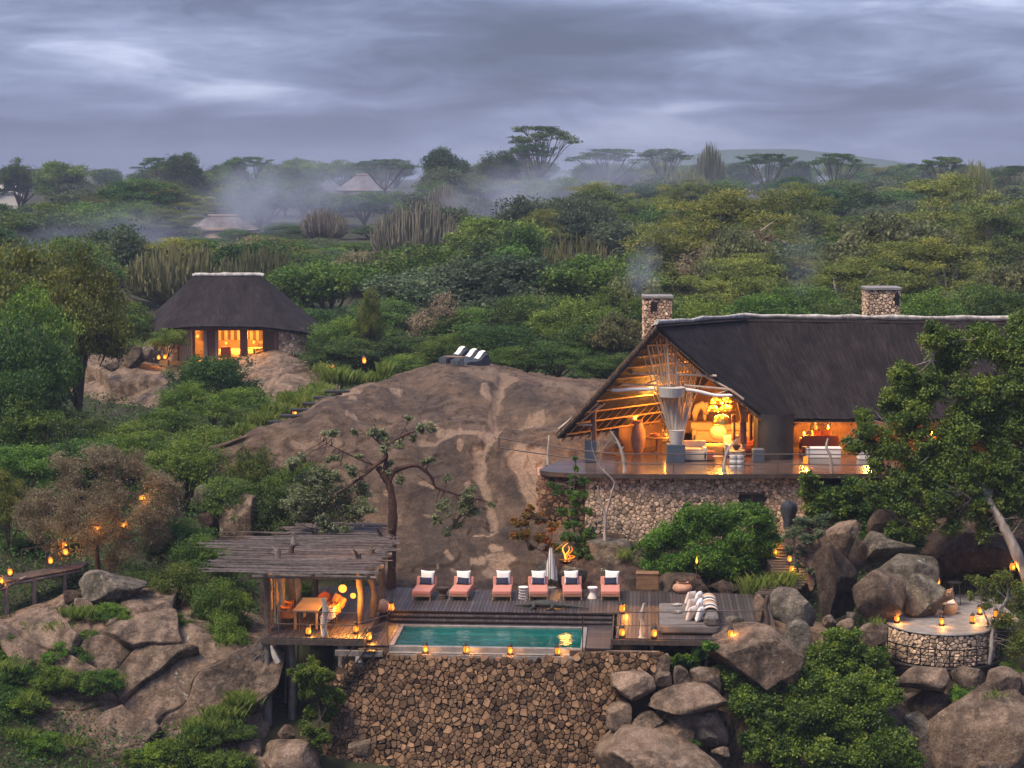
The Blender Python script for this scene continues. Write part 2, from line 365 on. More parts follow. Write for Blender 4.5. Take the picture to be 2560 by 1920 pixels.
M['parasol'] = stripes('striped_canvas', [(.55, .52, .5), (.55, .52, .5), (.12, .11, .12)], 9, 'X')
M['pot_stripe'] = stripes('banded_pot', [(.6, .58, .55), (.6, .58, .55), (.12, .12, .14), (.35, .33, .32)], 4.4, 'Z')
def thatchmat(name, c_a, c_b):
    m = bpy.data.materials.new(name); m.use_nodes = True; nt = m.node_tree; L = nt.links.new; b = nt.nodes['Principled BSDF']
    b.inputs['Roughness'].default_value = .9; b.inputs['Specular IOR Level'].default_value = .15
    uv = nn(nt, 'ShaderNodeUVMap', uv_map='uv')
    def nz(st, det=5):
        mp = nn(nt, 'ShaderNodeMapping'); mp.inputs['Scale'].default_value = st; L(uv.outputs[0], mp.inputs[0])
        n = nn(nt, 'ShaderNodeTexNoise', inp={'Scale': 1., 'Detail': det, 'Roughness': .65}); L(mp.outputs[0], n.inputs['Vector']); return n.outputs['Fac']
    r = ramp(nt, [(.34, c_a), (.6, c_b), (.78, tuple(x*1.7 for x in c_b))]); L(nz((14, 1.1, 1)), r.inputs[0])
    r2 = ramp(nt, [(.3, (.5, .5, .53)), (.7, (1.55, 1.5, 1.5))]); L(nz((.9, .5, 1), 6), r2.inputs[0])
    mx = nn(nt, 'ShaderNodeMix', data_type='RGBA', blend_type='MULTIPLY', inp={0: 1.}); L(r.outputs[0], mx.inputs[6]); L(r2.outputs[0], mx.inputs[7]); L(mx.outputs[2], b.inputs['Base Color'])
    bp = nn(nt, 'ShaderNodeBump', inp={'Strength': 1., 'Distance': .09}); L(nz((26, 2.5, 1)), bp.inputs['Height']); L(bp.outputs[0], b.inputs['Normal']); return m
M['thatch'] = thatchmat('dark_thatch', (.011, .009, .010), (.030, .025, .026))
# ------------------------------------------------------------------ ground sheet
GP = []
def _row(y, *xz): GP.extend([(x, y, z) for x, z in xz])
_row(-100, (-80, -16), (0, -16), (80, -16)); _row(30, (-40, -13), (0, -13), (40, -13)); _row(60, (-40, -9), (-15, -9.5), (15, -9.5), (40, -9))
_row(69, (-35, -5.5), (-20, -5.5), (-10, -6), (0, -6.5), (10, -7.5), (20, -7.5), (35, -7))
_row(73, (-35, -2), (-20, -1.8), (-12, -3.6), (0, -4.4), (8, -5.2), (14, -5.4), (20, -5.2), (35, -4.5))
_row(77, (-35, -.8), (-20, -1.1), (-12, -1.8), (0, -3), (8, -3.2), (14, -2.4), (20, -2.0), (35, -1))
_row(84, (-35, .5), (-22, .3), (-12, .0), (0, -1.2), (8, -1.0), (14, .0), (22, .4), (35, 1))
_row(92, (-35, 1.9), (-25, 1.8), (-12, 1.6), (0, 2.2), (6, 2.0), (14, 2.6), (24, 3), (40, 3.2))
_row(100, (-45, 1.5), (-28, 1.5), (-12, 1.8), (0, 4.0), (10, 3.4), (25, 3.6), (45, 4))
_row(119, (-50, 1.2), (-33, 1.2), (-15, 2.3), (0, 4.3), (10, 4.3), (30, 4.5), (55, 4.6))
_row(135, (-55, .8), (-40, .5), (-22, 0), (-10, 1.8), (0, 3.5), (30, 4.5), (60, 4.6))
_row(150, (-60, 2.6), (-42, 2.5), (-22, 2.2), (-12, 2.4), (0, 3), (40, 4), (70, 4.2))
for y, z in ((175, 3), (210, 3.3), (250, 4.6), (350, 7.4), (450, 10), (600, 12.5), (900, 12.5), (1600, 11), (3200, 6)):
    _row(y, (-.5*y, z), (-.25*y, z), (0, z), (.25*y, z), (.5*y, z))
GP = np.array(GP, float)
def _warp(x, y): return np.stack([x*100/(np.maximum(y, 0)+40), np.log((y+140)/100)*100], -1)
_W = _warp(GP[:, 0], GP[:, 1])
_K = np.linalg.norm(_W[:, None]-_W[None], axis=-1)
_z0 = GP[:, 2].mean(); _cf = np.linalg.solve(_K+1e-6*np.eye(len(GP)), GP[:, 2]-_z0)
def Garr(x, y):
    w = _warp(np.asarray(x, float), np.asarray(y, float)); out = np.empty(len(w))
    for i in range(0, len(w), 4000): out[i:i+4000] = _z0 + np.linalg.norm(w[i:i+4000, None]-_W[None], axis=-1) @ _cf
    return out
def G(x, y): return float(Garr(np.array([x]), np.array([y]))[0])
def build_ground():
    ys = np.concatenate([np.linspace(-100, 60, 30), np.arange(61, 180, .9), np.geomspace(181, 3200, 110)])
    ss = np.linspace(-1, 1, 170); ss = np.sign(ss)*np.abs(ss)**1.3
    Y = np.repeat(ys[:, None], len(ss), 1); X = ss[None]*(45+.62*np.maximum(Y, 0))
    Z = Garr(X.ravel(), Y.ravel()).reshape(X.shape)
    bump = np.array([mnoise.noise((x*.25, y*.25, 0))*.35 for x, y in zip(X.ravel(), Y.ravel())]).reshape(X.shape)
    V = np.stack([X, Y, Z+bump*(Y > 60)], -1).reshape(-1, 3); n, m = X.shape
    i = np.arange(n-1)[:, None]*m+np.arange(m-1)[None]; Fq = np.stack([i, i+1, i+m+1, i+m], -1).reshape(-1, 4)
    tag(link('ground', mesh_np('ground', V, Fq, M['soil'], smooth=True)), kind='structure')
build_ground()

# ------------------------------------------------------------------ rock sheets drawn through control rows of (px, py, distance)
def cr1(A, t):
    """Catmull-Rom along axis 0 of A (k, ...) at positions t in [0,k-1]"""
    k = A.shape[0]; i = np.clip(np.floor(t).astype(int), 0, k-2); f = (t-i).reshape((-1,)+(1,)*(A.ndim-1))
    p0, p1_, p2_, p3 = A[np.maximum(i-1, 0)], A[i], A[i+1], A[np.minimum(i+2, k-1)]
    return .5*(2*p1_+(p2_-p0)*f+(2*p0-5*p1_+4*p2_-p3)*f*f+(3*p1_-p0-3*p2_+p3)*f**3)
def patch(name, ctrl, n, m, matr, amp=.25, ns=.35, ridge=0.0, attrs=None, seed=0, plates=None, sheets=0.0):
    """ctrl[r][c] = (px,py,D), r from the top; n x m vertices"""
    A = np.array(ctrl, float); a, b = A.shape[:2]
    B = cr1(A, np.linspace(0, a-1, n)); B = cr1(np.swapaxes(B, 0, 1), np.linspace(0, b-1, m)); B = np.swapaxes(B, 0, 1)
    px, py, D = B[..., 0], B[..., 1], B[..., 2]
    u = (px-1280)/F; v = (960-py)/F; dy = CT+v*ST; t = D/dy
    V = np.stack([u*t, D, CZ+(-ST+v*CT)*t], -1)
    du = np.gradient(V, axis=1); dv = np.gradient(V, axis=0); N = np.cross(dv, du); N /= np.linalg.norm(N, axis=-1, keepdims=True)+1e-9
    N[N[..., 1] > .2] *= -1
    f = V.reshape(-1, 3); h = np.empty(len(f))
    for k, p in enumerate(f):
        q = Vector(p)*ns+Vector((seed*7.3, 0, 0)); w = mnoise.noise(q)+.5*mnoise.noise(q*2.3)+.22*mnoise.noise(q*5.1)+.1*mnoise.noise(q*12)
        if ridge: w -= ridge*max(0, .045-abs(mnoise.noise(q*1.7+Vector((9, 4, 2)))))*16
        if sheets:   # exfoliation sheets: thin steps along wandering contours
            e = (mnoise.noise(q*.8+Vector((3, 8, 1)))*1.3+mnoise.noise(q*3.1)*.22+p[2]*.16)*2.6; fr = e-math.floor(e); w += sheets*(min(1, fr*1.15)-.5)
        h[k] = w
    if plates:     # fractured blocks: every plate has its own offset and tilt, joints are recessed
        npl, po, ptl, crk, xa, xb = plates; rp_ = np.random.default_rng(seed+90); sx = rp_.uniform(xa, xb, npl); sy = rp_.uniform(py.min(), py.max(), npl)
        of = rp_.normal(size=npl)*po; gx = rp_.normal(size=npl)*ptl; gy = rp_.normal(size=npl)*ptl; wx = px+nz2(px, py, .012, 4)*22; wy = py+nz2(px, py, .012, 8)*22
        d = np.hypot((wx[..., None]-sx)*.8, (wy[..., None]-sy)*1.25); ii = np.argsort(d, -1)[..., :2]; d1 = np.take_along_axis(d, ii[..., :1], -1)[..., 0]; d2 = np.take_along_axis(d, ii[..., 1:2], -1)[..., 0]; k0 = ii[..., 0]
        pl = of[k0]+gx[k0]*(px-sx[k0])/60+gy[k0]*(py-sy[k0])/60-crk*sm(d2-d1, 6)
        h = h+(pl/max(amp, 1e-6)).ravel()
    V = V+N*(h.reshape(n, m, 1)*amp)
    ex = attrs(px, py) if attrs else {}
    if ex and 'dent' in ex: V = V+N*ex.pop('dent')[..., None]
    i = np.arange(n-1)[:, None]*m+np.arange(m-1)[None]; Fq = np.stack([i, i+1, i+m+1, i+m], -1).reshape(-1, 4)[:, ::-1]
    me = mesh_np(name, V.reshape(-1, 3), Fq, matr, tint={k: w.ravel() for k, w in ex.items()} or None, smooth=True)
    return tag(link(name, me), kind='structure')
def seg_dist(px, py, poly):
    d = np.full(px.shape, 1e9)
    for (x0, y0), (x1, y1) in zip(poly[:-1], poly[1:]):
        dx, dy = x1-x0, y1-y0; t = np.clip(((px-x0)*dx+(py-y0)*dy)/(dx*dx+dy*dy+1e-9), 0, 1)
        d = np.minimum(d, np.hypot(px-x0-t*dx, py-y0-t*dy))
    return d
def sm(d, w): t = np.clip(1-d/w, 0, 1); return t*t*(3-2*t)
def nz2(px, py, s, seed=0): return np.array([mnoise.noise((a*s, b*s, seed)) for a, b in zip(px.ravel(), py.ravel())]).reshape(px.shape)

# the big granite dome between hut and lodge
DYy = [905, 915, 950, 1000, 1079, 1200, 1300, 1400, 1490, 1540]; DYd = [121, 119, 112, 104, 95.5, 91.5, 89, 86.4, 83.3, 82.0]
TOPX = [480, 560, 640, 760, 845, 900, 960, 1020, 1100, 1220, 1270, 1340, 1420, 1560]
TOPY = [1150, 1110, 1078, 1031, 983, 967, 951, 930, 914, 912, 920, 940, 950, 962]
def dome_attrs(px, py):
    paths = [([b1(1590, 290), b1(1580, 380), b1(1530, 490), b1(1560, 560), b1(1470, 610), b1(1540, 640), b1(1460, 720), b1(1440, 800), b1(1450, 880), b1(1500, 960), b1(1545, 1200)], 13, .75),
             ([b1(1110, 540), b1(1200, 590), b1(1330, 570), b1(1500, 610), b1(1600, 560), b1(1720, 545), b1(1850, 500)], 9, .8),
             ([b1(1080, 640), b1(1180, 650), b1(1260, 600), b1(1330, 580)], 12, .7), ([b1(1180, 650), b1(1130, 740)], 14, .35),
             ([b1(1460, 720), b1(1450, 860)], 22, .8),
             ([b1(1700, 760), b1(1760, 860), b1(1800, 980), b1(1850, 1080)], 42, .95), ([b1(1820, 760), b1(1740, 800)], 34, .9),
             ([b1(1540, 270), b1(1650, 290)], 22, .5), ([b1(1370, 260), b1(1480, 280)], 20, .4),
             ([b1(600, 380), b1(680, 375)], 11, .8), ([b1(900, 350), b1(950, 360)], 10, .8), ([b1(650, 440), b1(670, 440)], 8, .8), ([b1(620, 535), b1(680, 545)], 6, .8),
             ([b1(1490, 390), b1(1510, 400)], 14, .85), ([b1(1340, 660), b1(1330, 690)], 9, .8), ([b1(1090, 930), b1(1150, 945)], 9, .8), ([b1(1370, 930), b1(1385, 925)], 9, .7),
             ([b1(870, 1000), b1(880, 1010)], 8, .8), ([b1(950, 1150), b1(945, 1170)], 12, .5), ([b1(1120, 1130), b1(1140, 1132)], 6, .8), ([b1(300, 690), b1(420, 700)], 12, .5), ([b1(480, 640), b1(560, 690)], 16, .4), ([b1(400, 470), b1(560, 400)], 8, .4),
             ([b1(1420, 1250), b1(1500, 1262), b1(1570, 1248)], 6, 1), ([b1(1530, 1345), b1(1585, 1350)], 12, 1), ([b1(1250, 1370), b1(1270, 1400)], 8, .9),
             ([b1(1420, 1420), b1(1480, 1425)], 12, 1), ([b1(1520, 1400), b1(1650, 1415)], 15, 1.1), ([b1(1560, 1440), b1(1610, 1470)], 20, 1.1), ([b1(1500, 1490), b1(1600, 1500)], 14, 1.1), ([b1(1195, 1460), b1(1200, 1470)], 6, .8), ([b1(1290, 1475), b1(1305, 1480)], 6, .8),
             ([b1(560, 320), b1(800, 330)], 10, .35), ([b1(1900, 330), b1(2100, 380)], 26, .4)]
    w = nz2(px, py, .035)*9+nz2(px, py, .11, 3)*4; pale = np.zeros(px.shape)
    for pl, r, s in paths: pale = np.maximum(pale, sm(seg_dist(px+w*.9, py+w, pl)-r*.55, r*.4)*min(s, 1))
    stain = np.zeros(px.shape)
    for pl, r, s in [([b1(1150, 800), b1(1250, 1000), b1(1200, 1300)], 170, .6), ([b1(1400, 1150), b1(1450, 1350)], 90, .5), ([b1(1700, 1250), b1(1750, 1450)], 90, .5), ([b1(300, 560), b1(700, 420)], 30, .4), ([b1(850, 420), b1(1100, 480)], 40, .4), ([b1(1650, 900), b1(1720, 1000)], 60, .6), ([b1(1650, 400), b1(1800, 420)], 50, .55), ([b1(1380, 350), b1(1450, 370)], 30, .6), ([b1(1620, 720), b1(1700, 740)], 40, .5), ([b1(1850, 1450), b1(1900, 1400)], 60, .5), ([b1(1020, 380), b1(1200, 440)], 40, .4)]:
        stain = np.maximum(stain, sm(seg_dist(px+2*w, py+2*w, pl), r)*s)
    dent = -.28*sm(seg_dist(px+w, py+w, [b1(1590, 290), b1(1560, 560), b1(1460, 720), b1(1450, 880), b1(1545, 1200)]), 30)
    dent -= .3*sm(seg_dist(px, py, [b1(1080, 640), b1(1330, 580), b1(1850, 520)]), 22)
    dent += .55*sm(seg_dist(px, py, [b1(1250, 300), b1(1480, 330)]), 70)+.45*sm(seg_dist(px, py, [b1(1700, 380), b1(2000, 420)]), 60)+.5*sm(seg_dist(px, py, [b1(500, 520), b1(800, 430)]), 60)
    return dict(pale=pale, stain=stain*(1-pale), dent=dent)
def build_dome():
    cols = [480, 540, 600, 680, 760, 840, 920, 1000, 1080, 1160, 1240, 1320, 1400, 1480, 1560]
    rows = []
    yt = np.interp(cols, TOPX, TOPY)
    for back, dD, dz in ((3, 22, 150), (2, 11, 45), (1, 4, 9)):
        r = []
        for c, y in zip(cols, yt):
            D0 = np.interp(y, DYy, DYd); r.append((1280+(c-1280)*1.0, y+dz, D0+dD))
        rows.append(r)
    for k in range(12):
        t = k/11; r = []
        for c, y in zip(cols, yt):
            yy = y+(np.interp(c, [480, 600, 760, 900, 1000], [1185, 1215, 1290, 1420, 1540])-y)*t; r.append((c, yy, np.interp(yy, DYy, DYd)))
        rows.append(r)
    patch('granite_dome', rows, 380, 380, M['dome'], amp=.20, ns=.36, attrs=dome_attrs, sheets=.55)
build_dome()
# rock ledge under the hut
def build_ledge():
    px = [60, 130, 220, 320, 420, 520, 620, 700, 780, 850]
    rows = [(163, [990, 960, 930, 905, 893, 893, 893, 893, 905, 930], 0), (154, [985, 940, 908, 902, 897, 897, 889, 880, 905, 928], 0), (149, [1000, 950, 915, 905, 905, 908, 897, 884, 915, 936], 0), (145.5, [1040, 985, 945, 930, 925, 940, 925, 915, 940, 950], 0),
            (142, [1085, 1040, 1000, 985, 968, 975, 965, 955, 965, 970], 0), (139.5, [1125, 1095, 1080, 1045, 1010, 1020, 1010, 1000, 995, 990], 0), (139, [1170, 1150, 1140, 1110, 1080, 1090, 1080, 1060, 1040, 1030], 0)]
    patch('granite_ledge', [[(x, y, D) for x, y in zip(px, ys)] for D, ys, _ in rows], 130, 190, M['rockp'], amp=.25, ns=.35, seed=2, plates=(18, .22, .14, .2, 60, 850))
build_ledge()
# cliff at the lower left
def build_cliff():
    px = [-320, -60, 90, 200, 300, 420, 520, 600, 680]
    rows = [(80, [1560, 1530, 1500, 1480, 1470, 1480, 1500, 1530, 1560]), (76.2, [1600, 1590, 1580, 1560, 1535, 1540, 1560, 1590, 1640]), (74.8, [1680, 1650, 1625, 1600, 1580, 1590, 1610, 1650, 1700]),
            (74.0, [1760, 1720, 1690, 1670, 1665, 1670, 1690, 1730, 1770]), (73.2, [1830, 1800, 1770, 1760, 1760, 1760, 1770, 1800, 1830]), (72.2, [1900, 1870, 1850, 1850, 1850, 1850, 1860, 1870, 1890]), (70.8, [1990, 1960, 1950, 1950, 1950, 1950, 1950, 1960, 1970]), (69, [2120, 2100, 2090, 2090, 2090, 2090, 2090, 2090, 2090])]
    patch('granite_cliff', [[(x, y, D) for x, y in zip(px, ys)] for D, ys in rows], 300, 320, M['rock'], amp=.20, ns=.45, seed=5, plates=(46, .15, .17, .15, -120, 680))
build_cliff()
# rock slope behind the loungers, up to the foot of the lodge wall, and along the stair
def build_bank():
    px = [1340, 1420, 1500, 1580, 1660, 1760, 1860, 1960, 2080, 2200, 2400, 2660, 3000]
    rows = [(90.5, [1330, 1335, 1340, 1345, 1345, 1340, 1330, 1320, 1300, 1290, 1280, 1280, 1280]), (87.2, [1372, 1362, 1362, 1362, 1365, 1365, 1360, 1350, 1330, 1320, 1310, 1310, 1310]),
            (85.0, [1430, 1415, 1405, 1405, 1410, 1415, 1410, 1410, 1410, 1410, 1410, 1410, 1410]), (83.6, [1475, 1470, 1460, 1465, 1470, 1470, 1470, 1475, 1480, 1480, 1480, 1480, 1480]), (82.4, [1530, 1530, 1530, 1530, 1530, 1530, 1530, 1540, 1550, 1550, 1550, 1550, 1550])]
    patch('rocky_bank', [[(x, y, D) for x, y in zip(px, ys)] for D, ys in rows], 70, 220, M['rockd'], amp=.2, ns=.7, ridge=.3, seed=8)
build_bank()
# rock below the deck on the right
def build_shelf():
    px = [1640, 1720, 1800, 1900, 2000, 2120, 2240, 2360, 2520, 2740, 3000]
    rows = [(80.5, [1595, 1590, 1585, 1575, 1560, 1560, 1570, 1570, 1570, 1570, 1570]), (77.5, [1665, 1655, 1645, 1625, 1615, 1640, 1660, 1670, 1670, 1660, 1660]), (75, [1690, 1680, 1680, 1680, 1690, 1710, 1725, 1725, 1725, 1720, 1720]), (73.6, [1790, 1780, 1775, 1770, 1770, 1775, 1780, 1780, 1780, 1775, 1775]),
            (72.6, [1870, 1860, 1850, 1840, 1830, 1830, 1830, 1820, 1820, 1820, 1820]), (71.2, [1990]*11), (69, [2120]*11)]
    patch('rock_shelf', [[(x, y, D) for x, y in zip(px, ys)] for D, ys in rows], 130, 190, M['rock'], amp=.25, ns=.5, seed=11, plates=(46, .22, .18, .3, 1640, 2720))
build_shelf()

# ------------------------------------------------------------------ boulders
_bm = bmesh.new(); bmesh.ops.create_icosphere(_bm, subdivisions=5, radius=1); _bm.verts.index_update()
ICOV = np.array([v.co[:] for v in _bm.verts]); ICOF = np.array([[v.index for v in f.verts] for f in _bm.faces]); _bm.free()
def rock_verts(seed, blocky=.6, cuts=7, amp=.09, tilt=0):
    rg = np.random.default_rng(seed); V = ICOV.copy()
    V = np.sign(V)*np.abs(V)**blocky
    V /= np.abs(V).max()
    for _ in range(cuts+7):
        n = rg.normal(size=3); n /= np.linalg.norm(n); d = V@n; lim = d.max()*rg.uniform(.56, .84); V -= np.outer(np.maximum(d-lim, 0)*.97, n)
    o = rg.uniform(-50, 50, 3)
    h = np.empty(len(V))
    for k, p in enumerate(V):
        q = Vector(p*1.3+o); h[k] = mnoise.noise(q)*.9+mnoise.noise(q*2.4)*.55+mnoise.noise(q*6)*.22+mnoise.noise(q*14)*.08-max(0, .06-abs(mnoise.noise(q*.9+Vector((5, 5, 5)))))*2.2
    V *= (1+h*amp)[:, None]
    if tilt:
        c, s = math.cos(R(tilt)), math.sin(R(tilt)); V = np.stack([V[:, 0]*c-V[:, 2]*s, V[:, 1], V[:, 0]*s+V[:, 2]*c], -1)
    lo, hi = V.min(0), V.max(0); return (V-(lo+hi)/2)/((hi-lo)/2)
def boulder(x0, y0, x1, y1, D, m, label, seed, cv=None, blocky=.65, cuts=7, dr=.85, tilt=0, group=None, amp=.06):
    if cv: (x0, y0), (x1, y1) = cv(x0, y0), cv(x1, y1)
    a, b = P((x0+x1)/2, y0, D), P((x0+x1)/2, y1, D); w = (x1-x0)*D/F/2; h = (a.z-b.z)/2*1.04
    V = rock_verts(seed, blocky, cuts, amp, tilt)*np.array([w, max(w, h)*dr if h < 1.6*w else w*1.1, h])
    me = mesh_np('boulder', V+np.array([0, 0, h]), ICOF, M[m], smooth=True)
    return tag(link('boulder', me, loc=(a.x, D, b.z)), label, 'boulder', group)

# ------------------------------------------------------------------ foliage
def leaf_arrays(Cn, size, rg, aspect=.55, up=.35, lean=None):
    n = len(Cn); N = rg.normal(size=(n, 3)); N[:, 2] = np.abs(N[:, 2])*.7+up; N /= np.linalg.norm(N, axis=1, keepdims=True)
    T = rg.normal(size=(n, 3)) if lean is None else lean+rg.normal(size=(n, 3))*.45
    T -= N*(T*N).sum(1, keepdims=True); T /= np.linalg.norm(T, axis=1, keepdims=True)+1e-9; B = np.cross(N, T)
    s = np.asarray(size).reshape(-1, 1)*rg.uniform(.65, 1.3, (n, 1))
    droop = N*s*.12
    return np.stack([Cn-T*s*.5, Cn+B*s*.5*aspect+T*s*.06+droop, Cn+T*s*.55, Cn-B*s*.5*aspect+T*s*.06+droop], 1).reshape(-1, 3)
def leaf_mesh(name, Cn, size, tint, matr, rg, **kw):
    V = leaf_arrays(Cn, size, rg, **kw); n = len(Cn)
    return mesh_np(name, V, np.arange(n*4).reshape(n, 4), matr, tint=np.repeat(np.clip(tint, 0, 1), 4))
def clump_points(cl, nleaf, rg, shell=.55):
    """cl (k,6): centre, radii -> points and per-leaf tint"""
    cl = np.asarray(cl, float); w = (cl[:, 3]*cl[:, 4]+cl[:, 4]*cl[:, 5]+cl[:, 3]*cl[:, 5]); cnt = rg.multinomial(nleaf, w/w.sum())
    idx = np.repeat(np.arange(len(cl)), cnt); d = rg.normal(size=(nleaf, 3)); d /= np.linalg.norm(d, axis=1, keepdims=True)
    r = shell+(1-shell)*rg.random(nleaf)**.6; r *= 1+.12*rg.normal(size=nleaf)
    # small sprigs: lump the directions a little so the outline is uneven
    sp = rg.normal(size=(len(cl), 14, 3)); sp /= np.linalg.norm(sp, axis=-1, keepdims=True)
    si = rg.integers(0, 14, nleaf); ln = rg.uniform(.6, 1.4, (len(cl), 14)); r *= ln[idx, si]; near = sp[idx, si]; d = d*.42+near*.8; d /= np.linalg.norm(d, axis=1, keepdims=True)
    pts = cl[idx, :3]+d*r[:, None]*cl[idx, 3:6]
    off = rg.normal(size=len(cl))*.15; so = rg.normal(size=(len(cl), 14))*.17
    return pts, .45+off[idx]+so[idx, si]+rg.normal(size=nleaf)*.15
LM = dict(
 mid=leafmat('leaf_mid', (.024, .058, .007), (.085, .160, .018), (.205, .285, .038)),
 dark=leafmat('leaf_dark', (.014, .038, .007), (.050, .105, .016), (.125, .195, .032)),
 yel=leafmat('leaf_yellowgreen', (.045, .070, .010), (.130, .172, .024), (.28, .275, .045)),
 olive=leafmat('leaf_olive', (.058, .085, .014), (.145, .180, .030), (.30, .30, .060)),
 brown=leafmat('leaf_brown', (.13, .105, .052), (.29, .235, .135), (.46, .38, .23)),
 grey=leafmat('leaf_greygreen', (.085, .105, .045), (.20, .235, .11), (.36, .38, .21)),
 bright=leafmat('leaf_bright', (.026, .075, .006), (.095, .195, .016), (.22, .33, .032)),
 blue=leafmat('leaf_bluegreen', (.035, .062, .028), (.085, .120, .055), (.15, .18, .09)),
 autumn=leafmat('leaf_turning', (.09, .08, .010), (.24, .15, .018), (.42, .20, .028)),
 euph=leafmat('euphorbia_arm', (.065, .075, .028), (.13, .14, .055), (.20, .20, .08), .1),
 euphd=leafmat('euphorbia_arm_grey', (.09, .085, .065), (.17, .155, .12), (.25, .22, .17), .1),
 grass=leafmat('grass_blade', (.045, .075, .008), (.12, .175, .022), (.24, .27, .06)),
 pale=leafmat('leaf_pale_flowering', (.08, .105, .035), (.19, .215, .08), (.38, .35, .15)),
)
def proto_tree(kind, seed, H, Rc, ncl, nleaf, leaf, lm, bm_='bark', aspect=.55, base=.34, flat=1.0, low=-.5, csize=(.20, .34), up=.35, trunk=.03, shell=.55):
    rg = np.random.default_rng(seed); cl = []; zc = H*(base+1)/2; hz = H*(1-base)/2
    for k in range(ncl):
        for _ in range(30):
            d = rg.normal(size=3); d /= np.linalg.norm(d)
            if d[2] > low: break
        rr = rg.uniform(.35, .78); cr = Rc*rg.uniform(*csize)
        cl.append((d[0]*Rc*rr, d[1]*Rc*rr, zc+d[2]*hz*rr*flat, cr, cr*rg.uniform(.85, 1.15), cr*rg.uniform(.55, .8)*min(1, hz/Rc*1.1)))
    pts, ti = clump_points(cl, nleaf, rg, shell); pts[:, 2] = np.maximum(pts[:, 2], .05)
    crown = leaf_mesh(kind+'_crown', pts, leaf, ti, LM[lm], rg, aspect=aspect, up=up)
    b = MB(); fork = Vector((rg.normal()*.03*H, rg.normal()*.03*H, H*base*rg.uniform(.55, .8)))
    b.tube(crv([(0, 0, -.4), (rg.normal()*.02*H, rg.normal()*.02*H, fork.z*.5), fork], 3), [trunk*H*(1.25-.08*i) for i in range(7)], 7)
    for c in cl[:10]:
        e = Vector(c[:3]); m_ = fork.lerp(e, .5)+Vector((rg.normal(), rg.normal(), abs(rg.normal())))*.05*H
        b.tube(crv([fork, m_, e], 3), [trunk*H*(.62-.08*i) for i in range(7)], 5)
    for k in range(26):      # bare twigs that reach the outside of the crown
        d = rg.normal(size=3); d[2] = abs(d[2])*.8+.1; d /= np.linalg.norm(d); e = Vector((d[0]*Rc*.98, d[1]*Rc*.98, zc+d[2]*hz*.98)); q = fork.lerp(e, rg.uniform(.35, .6)); m_ = q.lerp(e, .5)+Vector(rg.normal(size=3))*.05*Rc
        b.tube([q, m_, e], [.011*H*.5, .008*H*.5, .003*H*.5], 3, False)
    return (b.mesh(kind+'_trunk', M[bm_], 60), crown, H, Rc)
def proto_acacia(seed, H=9, Rc=6.5, nleaf=9000, leaf=.26, lm='dark'):
    rg = np.random.default_rng(seed); b = MB(); cl = []; fork = Vector((rg.normal()*.3, 0, H*.36))
    b.tube(crv([(0, 0, -.5), (.2, 0, H*.18), fork], 3), [.34, .33, .31, .3, .29, .28, .27], 7)
    n = 9
    for i in range(n):
        w = 2*math.pi*(i+rg.uniform(-.3, .3))/n; rad = Rc*rg.uniform(.35, .98); e = Vector((math.cos(w)*rad, math.sin(w)*rad, H*(.93-.13*(rad/Rc)**2+rg.uniform(-.07, .03))))
        mid = fork.lerp(e, .5)+Vector((0, 0, -.03*H)); path = crv([fork, mid, e], 4)
        b.tube(path, [.19-.016*k for k in range(len(path))], 5)
        for j in range(5):
            q = path[4+rg.integers(0, 4)]; e2 = e+Vector((rg.normal()*1.3, rg.normal()*1.3, rg.uniform(-.1, .5)))
            b.tube([q, q.lerp(e2, .6)+Vector((0, 0, .2)), e2], [.07, .05, .025], 4, False)
            r = rg.uniform(.9, 1.7); cl.append((*e2, r*1.15, r*1.15, .22))
    for j in range(9): w = rg.uniform(0, 6.28); r = rg.uniform(0, .5)*Rc; cl.append((math.cos(w)*r, math.sin(w)*r, H*.965, 1.6, 1.6, .25))
    pts, ti = clump_points(cl, nleaf, rg, .2)
    return (b.mesh('acacia_trunk', M['bark'], 60), leaf_mesh('acacia_crown', pts, leaf, ti, LM[lm], rg, aspect=.6, up=1.2), H, Rc)
def proto_feather(seed, H=8, Rc=4.5, nleaf=30000, leaf=.17, lm='olive', bm_='barkp'):
    rg = np.random.default_rng(seed); b = MB(); cl = []; fork = Vector((0, 0, H*.25))
    b.tube(crv([(0, 0, -.5), (.1, .1, H*.12), fork], 3), [.24-.01*k for k in range(7)], 6)
    for i in range(30):
        d = rg.normal(size=3); d[2] = abs(d[2])*.9+.05; d /= np.linalg.norm(d); rr = rg.uniform(.55, 1.0)
        e = Vector((d[0]*Rc*rr, d[1]*Rc*rr, H*.3+d[2]*H*.66*rr)); path = crv([fork, fork.lerp(e, .55)+Vector((0, 0, .06*H)), e], 3)
        if i < 16: b.tube(path, [.11-.013*k for k in range(len(path))], 4, False)
        for j in range(3):
            w = rg.uniform(0, 6.28); o = Vector((math.cos(w)*.9, math.sin(w)*.9, rg.uniform(-.35, .3))); r = rg.uniform(.7, 1.5); cl.append((*(e+o), r, r, rg.uniform(.25, .5)))
    pts, ti = clump_points(cl, nleaf, rg, .15)
    return (b.mesh('feathery_trunk', M[bm_], 60), leaf_mesh('feathery_crown', pts, leaf, ti, LM[lm], rg, aspect=.42, up=.8), H, Rc)
